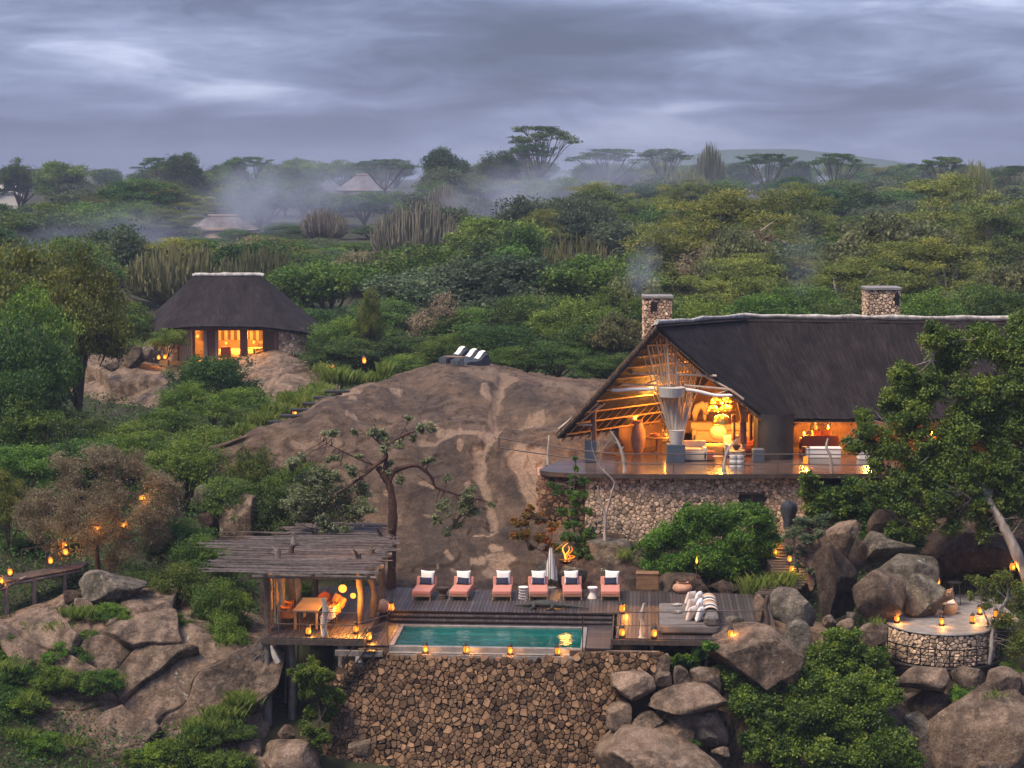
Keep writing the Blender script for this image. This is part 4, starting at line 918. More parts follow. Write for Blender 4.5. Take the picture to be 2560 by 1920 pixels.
# ------------------------------------------------------------------ thatch slabs
def slab_mesh(name, S, nu, nv, thick, matr, amp=.05, seed=0, rag=.06):
    """S(s,t) numpy points, s along the ridge, t down the slope; closed shell with uv in metres"""
    rg = np.random.default_rng(seed); s, t = np.meshgrid(np.linspace(0, 1, nu), np.linspace(0, 1, nv), indexing='ij')
    V = S(s, t); du = np.gradient(V, axis=0); dv = np.gradient(V, axis=1); N = np.cross(du, dv); N /= np.linalg.norm(N, axis=-1, keepdims=True)+1e-9
    if N[..., 2].mean() < 0: N = -N
    h = np.array([mnoise.noise(Vector(p)*.8)*.8+mnoise.noise(Vector(p)*3)*.4+mnoise.noise(Vector(p)*8)*.25 for p in V.reshape(-1, 3)]).reshape(nu, nv)*amp
    down = dv/(np.linalg.norm(dv, axis=-1, keepdims=True)+1e-9)
    top = V+N*h[..., None]; top[:, -1] += down[:, -1]*(rg.random((nu, 1))*rag)
    bot = V-N*thick; bot[:, -1] += down[:, -1]*(rg.random((nu, 1))*rag)
    su = np.cumsum(np.concatenate([np.zeros((1, nv)), np.linalg.norm(np.diff(V, axis=0), axis=-1)]), 0); tv = np.cumsum(np.concatenate([np.zeros((nu, 1)), np.linalg.norm(np.diff(V, axis=1), axis=-1)], 1), 1)
    su = np.repeat(su[:, nv//2:nv//2+1], nv, 1); uv = np.stack([su, tv], -1).reshape(-1, 2)
    i = np.arange(nu-1)[:, None]*nv+np.arange(nv-1)[None]; f1 = np.stack([i, i+nv, i+nv+1, i+1], -1).reshape(-1, 4); o = nu*nv; fs = [f1, f1[:, ::-1]+o]
    def strip(idx): a = idx[:-1]; b = idx[1:]; return np.stack([a, b, b+o, a+o], -1)
    fs += [strip(np.arange(nu)*nv), strip(np.arange(nu)*nv+nv-1)[:, ::-1], strip(np.arange(nv)), strip((nu-1)*nv+np.arange(nv))]
    return mesh_np(name, np.concatenate([top.reshape(-1, 3), bot.reshape(-1, 3)]), np.concatenate(fs), matr, smooth=False, uv=np.concatenate([uv, uv]))
def quadS(a, b, c, d, sag=0.0):
    a, b, c, d = (np.array(x) for x in (a, b, c, d))    # a,b along the ridge; d,c along the eave
    def S(s, t):
        s, t = s[..., None], t[..., None]; p = (a*(1-s)+b*s)*(1-t)+(d*(1-s)+c*s)*t; p[..., 2] -= sag*(4*t*(1-t))[..., 0]; return p
    return S
def fringe(parent, pts, n, ln, matr, seed, out=Vector((0, -1, 0)), name='thatch_fringe'):
    rg = np.random.default_rng(seed); b = MB(); L_ = len(pts)-1
    for k in range(n):
        q = rg.random()*L_; i = min(int(q), L_-1); p = Vector(pts[i]).lerp(Vector(pts[i+1]), q-i)-parent.location; e = p+Vector((rg.normal()*.05, rg.normal()*.03, -ln*rg.uniform(.3, 1)))+out*rg.uniform(0, .08); w = Vector((.012, 0, 0)); b.add([p-w, p+w, e], [(0, 1, 2)])
    tag(b.build(name, matr, parent), kind='stuff')
# ------------------------------------------------------------------ the lodge
ZF = 4.12
def build_lodge():
    A = P(1640, 808, 91.0); L_ = P(1388, 1086, 91.0); E_ = P(1926, 1052, 92.5); K = P(1860, 792, 97.0); V_ = P(1990, 1045, 93.6); Rr = P(2980, 804, 92.8); Mm = P(2980, 1047, 90.0)
    Lb = L_+(K-A); Kb = Vector((10.3, 104.5, 5.3)); Rb = Vector((Rr.x+1, 101.5, 5.3))
    t = thing('thatched_lodge', 'big open lodge with a dark thatched roof and glowing gable end', 'lodge', (10, 94, ZF-.1)); B = t.location
    def lk(name, me): me.transform(Matrix.Translation(-B)); return link(name, me, t)
    lk('thatch_slope', slab_mesh('thatch_slope', quadS(A, K, V_, E_, .18), 60, 50, .30, M['thatch'], .05, 1))
    lk('thatch_slope', slab_mesh('thatch_slope', quadS(K, Rr, Mm, V_, .22), 130, 50, .30, M['thatch'], .05, 2))
    lk('thatch_slope', slab_mesh('thatch_slope', quadS(A, K, Lb, L_, .12), 40, 50, .26, M['thatch'], .05, 3))
    lk('thatch_slope', slab_mesh('thatch_slope', quadS(K, Rr, Rb, Kb, .1), 60, 20, .26, M['thatch'], .05, 4))
    lk('thatch_slope', slab_mesh('thatch_slope', quadS(K, K+Vector((.01, .01, 0)), Kb, Lb), 14, 16, .2, M['thatch'], .04, 5))
    # underside lining seen through the gable (reed ceiling)
    dn = Vector((0, 0, -.36))
    for q in ((A, K, Lb, L_), (A, K, V_, E_), (K, Rr, Mm, V_)):
        G_ = [[(q[0].lerp(q[1], i/12)).lerp(q[3].lerp(q[2], i/12), .02+.95*j/16)+dn for j in range(17)] for i in range(13)]; b = MB(); b.grid(G_); wput(t, b, 'reed_ceiling', 'thatch_in', None)
    fringe(t, [A+Vector((0, -.05, -.1)), L_+Vector((0, -.05, -.1))], 420, .3, M['thatch_in'], 1); fringe(t, [A+Vector((0, -.05, -.25)), E_+Vector((0, -.05, -.28))], 300, .22, M['thatch'], 2); fringe(t, [E_+Vector((0, 0, -.25)), V_+Vector((0, 0, -.25)), Mm+Vector((0, 0, -.25))], 700, .2, M['thatch'], 3)
    # white ridge cap
    rg = np.random.default_rng(2); pts = [A.lerp(K, i/8) for i in range(8)]+[K.lerp(Rr, i/24) for i in range(25)]; b = MB()
    for i in range(len(pts)-1):
        pass
    b.tube([p+Vector((0, -.02, .03+rg.normal()*.022)) for p in pts], [.15+rg.normal()*.03 for p in pts], 10, True, sq=.62); wput(t, b, 'ridge_cap', 'cap')
    b = MB(); b.lathe([(.5, -.1), (.48, .1), (.34, .26), (.01, .33)], 18, tuple(P(2552, 796, 93.9)-B)); b.build('ridge_dome', M['cap'], t, 60)
    # rafters under the left slope and the right slope, purlins between
    for k in range(11):
        f = .05+.09*k; a_, b_ = A.lerp(K, f)+Vector((0, 0, -.45)), L_.lerp(Lb, f)+Vector((0, 0, -.42)); b = MB(); b.tube([a_, a_.lerp(b_, .5)+Vector((0, 0, -.03)), a_.lerp(b_, .985)], [.05, .06, .065], 6); wput(t, b, 'rafter', 'rafter')
        a_, b_ = A.lerp(K, f)+Vector((0, 0, -.45)), E_.lerp(V_, f)+Vector((0, 0, -.42)); b = MB(); b.tube([a_, a_.lerp(b_, .985)], [.05, .06], 6); wput(t, b, 'rafter', 'rafter')
    for k in range(9):
        f = .1+.1*k; b = MB(); b.tube([A.lerp(L_, f)+Vector((.05, 0, -.52)), K.lerp(Lb, f)+Vector((0, 0, -.52))], .045, 5); wput(t, b, 'purlin', 'rafter')
    # rough log ends at the foot of the left slope
    for dx, dz, dd in ((.0, .0, 0), (.16, -.12, .25), (.34, -.06, .5), (-.08, .1, .7)):
        a_ = L_+Vector((.25+dx, dd, .05+dz)); b = MB(); b.tube([a_, a_+(A-L_).normalized()*2.2+Vector((.25, .2, -.25))], [.06, .055], 7); wput(t, b, 'log_end', 'pole')
    # floor terrace slab and its edge
    edge = [P(*b5(30, 1362), 89.3), P(*b5(40, 1376), 88.9), P(*b5(120, 1398), 88.4), P(*b5(400, 1432), 87.9), P(*b5(1200, 1452), 87.7), P(*b5(2212, 1464), 87.8), P(2180, 1192, 87.9), P(2700, 1198, 88)]
    edge = [Vector((p.x, p.y, ZF)) for p in edge]; back = [Vector((30, 101.5, ZF)), Vector((7, 101.5, ZF)), Vector((4.0, 95.5, ZF)), Vector((2.2, 92.0, ZF))]
    ring = edge+back; n = len(ring); b = MB(); top = [p for p in ring]; bt = [p-Vector((0, 0, .2)) for p in ring]
    b.add(top+bt, [tuple(range(n)), tuple(reversed(range(n, 2*n)))]+[(i, i+n, (i+1) % n+n, (i+1) % n) for i in range(n)]); fl = wput(t, b, 'floor_slab', 'floor', None)
    # interior walls
    def wall(x0, y0, x1, y1, z0, z1, th, m, name='inner_wall'):
        d = Vector((x1-x0, y1-y0, 0)).normalized(); nrm = Vector((-d.y, d.x, 0))*th; b = MB(); q = [Vector((x0, y0, 0)), Vector((x1, y1, 0)), Vector((x1, y1, 0))+nrm, Vector((x0, y0, 0))+nrm]
        b.add([p+Vector((0, 0, z0)) for p in q]+[p+Vector((0, 0, z1)) for p in q], [(3, 2, 1, 0), (4, 5, 6, 7), (0, 1, 5, 4), (1, 2, 6, 5), (2, 3, 7, 6), (3, 0, 4, 7)]); return wput(t, b, name, m, None)
    wall(5.1, 94.3, 7.4, 97.6, ZF, 5.9, .2, 'inwall'); wall(7.5, 99.8, 13.2, 99.8, ZF, 8.0, .2, 'inwall'); wall(13.2, 98.0, 30, 98.0, ZF, 7.4, .2, 'inwall'); wall(13.2, 99.8, 13.2, 98.0, ZF, 7.6, .2, 'inwall')
    # charcoal pier under the eave and plinths
    b = MB(); x0, x1 = P(1894, 1100, 92.6).x, P(1983, 1100, 92.6).x; nseg = 14
    pr = [(x0+(x1-x0)*i/nseg, 92.5-.55*math.sin(math.pi*i/nseg)) for i in range(nseg+1)]; b.add([(x, y, ZF) for x, y in pr]+[(x, y, 6.25) for x, y in pr], [(i, i+1, nseg+2+i, nseg+1+i) for i in range(nseg)])
    b.box((x0, 92.5, ZF), (x1, 94.3, 6.1)); wput(t, b, 'pier', 'plaster', 50)
    def plinth(px0, px1, py0, D, dp, m='blue'):
        a_ = P(px0, py0, D); c_ = P(px1, py0, D); b = MB(); b.rbox(((a_.x+c_.x)/2, D+dp/2, (a_.z+ZF)/2), (c_.x-a_.x, dp, a_.z-ZF), .02, seg=1); wput(t, b, 'plinth', m, None)
    plinth(b5(1172, 0)[0], b5(1330, 0)[0], b5(0, 1185)[1], 91.1, .8); plinth(b5(440, 0)[0], b5(540, 0)[0], b5(0, 1150)[1], 91.3, .55); plinth(b5(1938, 0)[0], b5(2040, 0)[0], b5(0, 1228)[1], 91.4, .6)
    a_ = P(*b5(515, 1150), 91.5); b = MB(); b.tube([a_, P(*b5(512, 930), 91.5), P(*b5(520, 850), 91.6)], [.13, .13, .12], 9); wput(t, b, 'red_post', 'maroon')
    b = MB(); p0, p1 = P(*b5(330, 1006), 91.4), P(*b5(500, 1008), 91.4); b.tube([p0, p1], .06, 6); wput(t, b, 'tie_beam', 'pole')
    # fan of pale poles rising from the cord-wrapped bundle
    fan = [((1188, 1060), (990, 300), .055), ((1203, 1060), (1075, 262), .055), ((1215, 1060), (1140, 285), .05), ((1225, 1060), (1162, 190), .065), ((1246, 1062), (1246, 265), .10), ((1268, 1060), (1320, 345), .055), ((1283, 1060), (1352, 385), .05), ((1298, 1060), (1410, 430), .06), ((1312, 1060), (1455, 465), .055), ((1180, 1055), (1040, 735), .02), ((1195, 1060), (1030, 290), .035), ((1210, 1060), (1105, 240), .035), ((1235, 1060), (1200, 180), .04), ((1258, 1060), (1285, 300), .045), ((1305, 1060), (1430, 450), .035), ((1275, 1060), (1385, 410), .035), ((1190, 1060), (945, 360), .035), ((1318, 1060), (1500, 520), .035), ((1255, 1055), (1290, 700), .045), ((1235, 1055), (1190, 690), .045)]
    for i, (q0, q1, r) in enumerate(fan):
        D1 = 91.45; p0 = P(*b5(*q0), D1); kx = (q1[0]-1150)/300; p1 = P(*b5(*q1), D1-.2+max(0, kx)*1.5+.1*(i % 3)); b = MB(); b.tube([p0, p0.lerp(p1, .5)+Vector((.012*(-1)**i, 0, 0)), p1], [r*.95, r*.85, r*.7], 8); wput(t, b, 'fan_pole', 'pole')
    def wrapring(px0, px1, py0, px2, px3, py1, D, name):
        c0 = P((px0+px1)/2, py0, D); c1_ = P((px2+px3)/2, py1, D); r0 = (px1-px0)/2*D/F; r1 = (px3-px2)/2*D/F; b = MB(); n = 9; prof = []
        for i in range(n+1): f = i/n; prof += [(r1+(r0-r1)*f+.015, (c1_.z-c0.z)*0+lin(c1_.z, c0.z, f)), (r1+(r0-r1)*(f+.5/n)-.008, lin(c1_.z, c0.z, min(1, f+.5/n)))]
        b.lathe(prof, 20, (c0.x, D, 0)); wput(t, b, name, 'wrap')
    wrapring(*(b5(1178, 0)[0], b5(1332, 0)[0], b5(0, 1052)[1], b5(1195, 0)[0], b5(1300, 0)[0], b5(0, 1190)[1]), 91.5, 'cord_wrap'); wrapring(*(b5(1083, 0)[0], b5(1330, 0)[0], b5(0, 670)[1], b5(1100, 0)[0], b5(1312, 0)[0], b5(0, 752)[1]), 91.4, 'cord_wrap')
    for q0, q1, r, m in [((640, 648), (1075, 655), .06, 'pole'), ((1320, 655), (1725, 690), .06, 'pole'), ((820, 545), (1610, 570), .06, 'pole'), ((1090, 350), (1710, 680), .05, 'pole'), ((1200, 520), (1400, 440), .045, 'pole'), ((960, 655), (1240, 530), .045, 'pole'), ((1180, 310), (1420, 560), .045, 'rafter'), ((1730, 690), (1850, 780), .06, 'pole'), ((1600, 740), (1720, 690), .035, 'pole')]:
        b = MB(); b.tube([P(*b5(*q0), 91.75), P(*b5(*q1), 91.8)], r, 7); wput(t, b, 'truss_beam', m)
    for q in ([(650, 688), (720, 700), (850, 690), (1055, 688)], [(1325, 690), (1450, 710), (1600, 745), (1750, 745)]):
        b = MB(); p = crv([P(*b5(*k), 91.35) for k in q], 4); b.tube(p, [.05]+[.085]*(len(p)-2)+[.05], 9); wput(t, b, 'rolled_blind', 'white')
    # second forked column at the right
    b = MB(); b.tube([P(*b5(1845, 1175), 93), P(*b5(1840, 975), 93)], .19, 10); wput(t, b, 'column_trunk', 'maroon')
    for q in ((1795, 755), (1830, 770), (1865, 800), (1915, 845)): b = MB(); b.tube([P(*b5(1842, 975), 93), P(*b5(*q), 92.9)], [.09, .08], 7); wput(t, b, 'fan_pole', 'rafter')
    for x in (1760, 1912): b = MB(); b.tube([P(*b5(x, 1145), 93.6), P(*b5(x, 915), 93.6)], .1, 8); wput(t, b, 'column_trunk', 'maroon')
    # retaining wall under the terrace
    w = thing('terrace_wall', 'pale stone wall holding up the lodge terrace', 'stone wall', (9, 88, .6)); X0, X1, Z0 = P(1462, 1250, 88.2).x, P(2020, 1250, 88.2).x, .55
    def S(u, h): return Vector((X0+u, 88.25-.05*math.sin(u*.4)-.12*(1-h/3.4), Z0+h)), Vector((0, -1, .04)).normalized()
    W_, H_ = X1-X0, ZF-.22-Z0; b = MB(); b.box((X0, 88.30, Z0-.6), (X1, 90.5, ZF-.21)); wput(w, b, 'core', 'mortar', None)
    wx0, wx1, wz0, wz1 = P(1862, 0, 88.2).x-X0, P(1932, 0, 88.2).x-X0, P(0, 1262, 88.2).z-Z0, P(0, 1233, 88.2).z-Z0
    stones(w, S, W_, H_, .175, .045, M['stonel'], 300, lambda u, h: not (wx0 < u < wx1 and wz0 < h < wz1), 21, .006)
    b = MB(); c = S((wx0+wx1)/2, (wz0+wz1)/2)[0]; b.box((c.x-.62, c.y-.03, c.z+.2), (c.x+.62, c.y+.12, c.z+.3)); b.box((c.x-.62, c.y-.02, c.z-.24), (c.x+.62, c.y+.12, c.z-.18)); b.box((c.x-.04, c.y, c.z-.2), (c.x+.04, c.y+.1, c.z+.2)); wput(w, b, 'window_frame', 'timber', None)
    b = MB(); b.box((c.x-.6, c.y+.08, c.z-.2), (c.x+.6, c.y+.1, c.z+.22)); wput(w, b, 'window_pane', 'plaster', None)
    # earth foot left of the wall, under the overhanging deck end
    def S3(u, h): return Vector((X0-2.2+u, 88.9-.25*u/2.2, .9+h)), Vector((0, -1, .1)).normalized()
    b = MB(); b.box((X0-2.1, 89.1, .4), (X0, 91.5, ZF-.25)); wput(w, b, 'core', 'clay', None)
    stones(w, S3, 2.2, 2.9, .24, .05, M['stone'], 60, None, 22, .02)
    # terrace railing
    r = thing('terrace_railing', 'rail of driftwood posts and slim bars along the lodge terrace', 'railing', (7, 88, ZF))
    def rp(pts, D, rr, seed): wput(r, knotty([P(*b5(*q), D) for q in pts], rr, 8, seed), 'driftwood_post', 'drift')
    rp([(105, 1362), (110, 1230), (118, 1100)], 88.7, (.085, .04), 1); rp([(792, 1432), (785, 1330), (758, 1230), (720, 1140), (662, 1062)], 88.0, (.10, .03), 2); rp([(1682, 1442), (1676, 1380), (1695, 1280), (1735, 1190), (1795, 1138)], 87.95, (.10, .03), 3)
    rp([(757, 1232), (782, 1200)], 88, (.04, .02), 5); rp([(735, 1165), (705, 1165)], 88, (.035, .02), 6); rp([(1705, 1250), (1672, 1150)], 87.95, (.035, .015), 7)
    q = [c1(1368, 955), c1(1362, 880), c1(1345, 840), c1(1352, 800)]; wput(r, knotty([P(*k, 88) for k in q], (.09, .035), 8, 8), 'driftwood_post', 'drift')
    for x in (1228, 2155): b = MB(); b.tube([P(*b5(x, 1442), 88), P(*b5(x, 1270), 88)], .02, 6); wput(r, b, 'metal_post', 'rail')
    for ys in ((1180, 1237, 1266, 1268), (1264, 1312, 1352, 1360)):
        pts = [P(*b5(-330, ys[0]-55), 92.5), P(*b5(105, ys[0]+10), 88.7), P(*b5(430, ys[1]), 88.3), P(*b5(780, ys[2]), 88), P(*b5(1690, ys[3]), 87.95), P(*b5(2330, ys[3]), 88), P(2190, b5(0, ys[3])[1]+1, 88.1)]
        for a_, c_ in zip(pts[:-1], pts[1:]): b = MB(); b.tube([a_, a_.lerp(c_, .5)+Vector((0, 0, -.012)), c_], .028, 6); wput(r, b, 'rail', 'rail')
    b = MB(); b.tube([P(*b5(-330, 1215), 92.5), P(*b5(-330, 1120), 92.5)], .04, 6); wput(r, b, 'metal_post', 'rail')
    # chimneys
    def chimney(px0, px1, pyt, D, zb, label, seed, hole, wd):
        c0 = P(px0, pyt, D); cc = P(px1, pyt, D); x0, x1 = c0.x, cc.x; zt = c0.z; ch = thing('stone_chimney', label, 'chimney', ((x0+x1)/2, D, zb)); dp = wd
        b = MB(); b.box((x0+.05, D+.05, zb), (x1-.05, D+dp, zt-.1)); wput(ch, b, 'core', 'mortar', None)
        keep = lambda u, h: not (hole and hole[0] < u < hole[1] and hole[2] < h < hole[3])
        stones(ch, lambda u, h: (Vector((x0+u, D+.03, zb+h)), Vector((0, -1, 0))), x1-x0, zt-zb-.12, .16, .035, M['stonel'], 120, keep, seed, .012)
        stones(ch, lambda u, h: (Vector((x1-.03, D+u, zb+h)), Vector((1, 0, 0))), dp, zt-zb-.12, .17, .035, M['stonel'], 0, None, seed+1, .012)
        stones(ch, lambda u, h: (Vector((x0+.03, D+dp-u, zb+h)), Vector((-1, 0, 0))), dp, zt-zb-.12, .17, .035, M['stonel'], 0, None, seed+2, .012)
        b = MB(); b.rbox(((x0+x1)/2, D+dp/2, zt-.06), (x1-x0+.12, dp+.12, .14), .02, seg=1); wput(ch, b, 'cap_slab', 'concrete', None)
        if hole: b = MB(); b.box((x0+hole[0], D-.03, zb+hole[2]), (x0+hole[1], D+.02, zb+hole[3])); wput(ch, b, 'smoke_opening', 'black', None)
        return ch
    z = P(0, 740, 98.2).z
    ch = chimney(1610, 1681, 740, 98.2, ZF, 'stone chimney and fireplace rising behind the gable peak', 31, (.32, .66, z-ZF-.75, z-ZF-.3), 1.3)
    a_ = P(*b5(905, 960), 97.4); b = MB(); b.box((a_.x-.1, 97.55, a_.z-.12), (a_.x+1.65, 98.15, a_.z+.02)); wput(ch, b, 'mantel', 'timber', None)
    z2 = P(0, 719, 100).z; chimney(2168, 2252, 719, 100, 5.5, 'wider stone chimney standing behind the long white ridge', 35, (1.4, 1.62, z2-5.5-.85, z2-5.5-.35), 1.5)
M['floor'] = mat('polished_terrace', (.045, .034, .03), (.085, .062, .052), .22, scale=1.6, spec=.5, bump=.004)
M['inwall'] = mat('brown_wall_plaster', (.10, .055, .035), (.17, .095, .06), .85, scale=2, bump=.01)
build_lodge()

# ------------------------------------------------------------------ the hut
def build_hut():
    D0 = 153.0; C0 = P(570, 690, D0); cx = C0.x; zr = P(0, 688, D0).z; zg = 3.35
    t = thing('thatched_hut', 'oval thatched hut with glowing glass doors on the rock', 'hut', (cx, D0-4, zg)); B = t.location
    aX = (832-322)/2*D0/F+.1; bY = 4.9; rx = 2.62; off = 0.15
    zend = P(0, 838, D0).z; zmid = P(0, 813, D0-bY).z
    def S(s, tt):
        ph = s*2*math.pi; ex = off+aX*np.sign(np.cos(ph))*np.abs(np.cos(ph))**.85; ey = bY*np.sin(ph); k = np.abs(np.cos(ph))**2.2; ez = zmid+(zend-zmid)*k
        x0 = np.clip(np.cos(ph)*1.6, -1, 1)*rx; y0 = np.sin(ph)*.25; f = tt; x = x0+(ex-x0)*f; y = y0+(ey-y0)*f; fl = f**.97
        return np.stack([cx+x, D0+y, zr-.05+(ez-zr)*fl-.02*np.sin(np.pi*f)], -1)
    me = slab_mesh('thatch_roof', S, 170, 40, .28, M['thatch'], .05, 9); me.transform(Matrix.Translation(-B)); link('thatch_roof', me, t)
    pts = [Vector(S(np.array([.5+.5*i/60]), np.array([1.0]))[0])+Vector((0, 0, -.2)) for i in range(61)]; fringe(t, pts, 500, .2, M['thatch'], 4)
    b = MB(); rg = np.random.default_rng(3); q = [(-rx-.1, -.05), (-rx*.9, .04), (-1, .03), (.5, .05), (rx*.9, .05), (rx+.12, -.06)]; p = crv([(cx+x, D0, zr+z) for x, z in q], 4); b.tube(p, [.12]+[.165+rg.normal()*.015 for _ in p[1:-1]]+[.12], 10, sq=.85); wput(t, b, 'ridge_cap', 'cap')
    # front wall line: stone ends curve back, timber doors between
    yF = D0-3.75; xl, xr = P(*b4(560, 900), yF).x, P(*b4(1665, 900), yF).x; zt = P(*b4(1000, 735), yF).z; XL = P(*b4(285, 900), yF+1).x; XR = P(*b4(2000, 900), yF+1).x
    def endwall(x0, x1, sgn, seed):
        W_ = abs(x1-x0)*1.18; H_ = 6.1-zg
        def SS(u, h): f = u/W_; x = lin(x0, x1, math.sin(f*1.35)/math.sin(1.35)); y = yF+1.9*(1-math.cos(f*1.35)); a = f*1.2; return Vector((x, y, zg-.3+h)), Vector((sgn*math.sin(a), -math.cos(a), 0))
        b = MB(); n = 10; G_ = [[SS(W_*i/n, H_*j)[0]+Vector((0, .06, 0)) for j in range(2)] for i in range(n+1)]; b.grid(G_); wput(t, b, 'wall_core', 'stonel', None)
        stones(t, (lambda u, h: SS(u, h)), W_, H_, .30, .05, M['stonel'], 140, None, seed, .02, 'wall_stone', .7)
    endwall(xr, XR, 1, 41); endwall(xl, XL, -1, 42)
    b = MB(); b.box((XL+1.6, D0+1.9, zg), (XR-2.6, D0+2.1, 6.0)); wput(t, b, 'back_wall', 'plume', None)
    b = MB(); b.box((XL+.6, yF-.2, zg-.35), (XR-.6, D0+2.6, zg+.02)); wput(t, b, 'floor', 'honey', None)
    def X(u): return P(*b4(u, 900), yF).x
    b = MB(); b.box((xl, yF-.06, zt), (xr, yF+.12, zt+.5)); wput(t, b, 'lintel', 'maroon', None)
    for u0, u1 in ((700, 745), (845, 1000), (1240, 1325), (1490, 1512), (1615, 1665), (545, 580)): b = MB(); b.box((X(u0), yF-.04, zg-.05), (X(u1), yF+.06, zt+.03)); wput(t, b, 'door_post', 'maroon', None)
    for u0, u1 in ((570, 715), (838, 880), (965, 1005)):
        b = MB(); n = int((u1-u0)/5); x0, x1 = X(u0), X(u1); G_ = [[(lin(x0, x1, i/n), yF-.1+.05*math.sin(i*1.3), z) for z in (zg, zt)] for i in range(n+1)]; b.grid(G_); wput(t, b, 'curtain', 'drape', 80)
    b = MB(); b.box((X(1512), yF+.02, zg+.05), (X(1615), yF+.03, zt)); wput(t, b, 'glass_pane', 'dimglass', None)
    for u in (790, 1120, 1405):
        pass
    # striped hanging inside
    for i in range(26): b = MB(); x = lin(X(700), X(1640), i/26); b.box((x, D0+1.6, zg+1.1), (x+.26, D0+1.64, zt+.2)); wput(t, b, 'hanging_strip', 'plume' if i % 2 else 'wood', None)
    for (u, v, w) in ((770, 800, 22), (1100, 780, 60), (1420, 780, 55)): lamp(t, P(*b4(u, v), yF+1.3)-B, w*4.6, .15)
M['dimglass'] = mat('dim_glass', (.10, .06, .03), None, .1, spec=.6)
build_hut()

# ------------------------------------------------------------------ round terrace on the right
def build_round():
    D = 77.0; C0 = P(2352, 1556, D); R0 = 2.08; zt = C0.z
    t = thing('round_terrace', 'round stone terrace with a pale floor beside the boulders', 'terrace', (C0.x, D, zt-2.4)); B = t.location
    arc = math.pi*1.25; a0 = math.pi*1.5-arc/2; W_ = R0*arc
    def S(u, h): a = a0+u/R0; return Vector((C0.x+math.cos(a)*R0, D+math.sin(a)*R0, zt-1.28+h)), Vector((math.cos(a), math.sin(a), 0))
    b = MB(); b.lathe([(R0-.06, zt-2.0), (R0-.06, zt-.05)], 48, (C0.x, D, 0)); wput(t, b, 'core', 'mortar')
    stones(t, S, W_, 1.24, .185, .05, M['stonel'], 300, None, 51, .014)
    b = MB(); b.lathe([(R0+.06, zt-.05), (R0+.08, zt-.02), (R0+.06, zt+.015), (.01, zt+.02)], 48, (C0.x, D, 0)); wput(t, b, 'floor_disc', 'concrete', 40)
    b = MB(); b.box((C0.x+.2, D+.5, zt-.1), (C0.x+3.2, D+5.2, zt+.005)); wput(t, b, 'rear_floor', 'concrete', None)
    b = MB(); b.lathe([(R0-.35, zt-3.2), (R0+.0, zt-2.0), (R0+.02, zt-1.5), (R0, zt-1.35)], 36, (C0.x, D, 0)); wput(t, b, 'footing', 'rockd')
    for h, w_ in ((.95, .04), (.25, .09)): pass
    f = thing('basket_railing', 'dark curved metal railing wrapped round the lower edge of the stone terrace', 'railing', (C0.x, D-2, zt-1.4)); a1, a2 = math.pi*1.03, math.pi*1.93; Rr = R0+.28
    ring = lambda z: [(C0.x+math.cos(lin(a1, a2, i/28))*Rr, D+math.sin(lin(a1, a2, i/28))*Rr, z) for i in range(29)]
    for z, r in ((zt-.55, .03), (zt-.8, .018), (zt-1.05, .018)): b = MB(); b.tube(ring(z), r, 5); wput(f, b, 'rail', 'metal')
    b = MB(); b.tube(ring(zt-1.3), .075, 8); wput(f, b, 'base_ring', 'metal')
    for i in range(13): a = lin(a1, a2, i/12); p = Vector((C0.x+math.cos(a)*Rr, D+math.sin(a)*Rr, zt-1.3)); b = MB(); b.tube([p, p+Vector((0, 0, .76))], .024, 5); wput(f, b, 'upright', 'metal')
    return C0
TER = build_round()
# ------------------------------------------------------------------ plank stair on the right
def build_stair():
    t = thing('plank_stair', 'dark plank stair climbing between the hedge and the tall boulders', 'stair', P(1990, 1500, 82)); rg = np.random.default_rng(4)
    path = crv([P(*c4(905, 490), 80.8), P(*c4(985, 430), 82), P(*c4(990, 360), 83.3), P(*c4(940, 290), 85), P(*c4(905, 215), 86.8)], 5)
    for i, p in enumerate(path):
        b = MB(); w = .75 if i < 14 else .55; b.rbox((p.x, p.y, p.z), (w*2, .42, .09), .012, seg=1); wput(t, b, 'tread', 'timber', None)
        b = MB(); b.box((p.x-w, p.y+.15, p.z-.6), (p.x+w, p.y+.3, p.z-.05)); wput(t, b, 'riser', 'timber', None)
build_stair()
def build_rock_steps():
    t = thing('rock_steps', 'slate steps climbing the dome beside the bright grass strip', 'steps', P(730, 1040, 97))
    for k in range(6):
        p = P(*b1(210+70*k, 540-38*k), 98+1.6*k); b = MB(); b.rbox((p.x, p.y, p.z), (1.3, .55, .14), .02, seg=1); wput(t, b, 'step', 'plaster', None)
build_rock_steps()
def build_walkway():
    t = thing('raised_walkway', 'timber walkway on stilts under the brown dry tree', 'walkway', P(90, 1500, 80)); rg = np.random.default_rng(8)
    a, b_ = P(*c5(-60, 742), 79.5), P(*c5(420, 655), 83.5); d = (b_-a); n = 44
    for i in range(n):
        p = a+d*(i/n); b = MB(); b.cbox((p.x, p.y, p.z), (.17, 1.5, .05)); wput(t, b, 'plank', 'timber', None)
    for f in (.08, .22, .5, .82): p = a+d*f; b = MB(); b.tube([p+Vector((0, -.7, -1.6)), p+Vector((0, -.7, -.05))], .1, 8); wput(t, b, 'stilt', 'grey')
    for s in (-.7, .7): b = MB(); b.tube([a+Vector((0, s, -.12)), b_+Vector((0, s, -.12))], .08, 6); wput(t, b, 'beam', 'grey')
    b = MB(); b.tube([a+d*.15+Vector((0, -.75, -.3)), a+d*.42+Vector((0, -.75, .05))], .06, 6); wput(t, b, 'beam', 'grey')
    for f in (.3, .55, .8): p = a+d*f; b = MB(); b.tube([p+Vector((0, .7, 0)), p+Vector((0, .7, 1.0))], .03, 6); wput(t, b, 'baluster', 'timber')
    b = MB(); b.tube([a+d*.3+Vector((0, .7, 1.)), b_+Vector((0, .7, .95))], .025, 6); wput(t, b, 'handrail', 'timber')
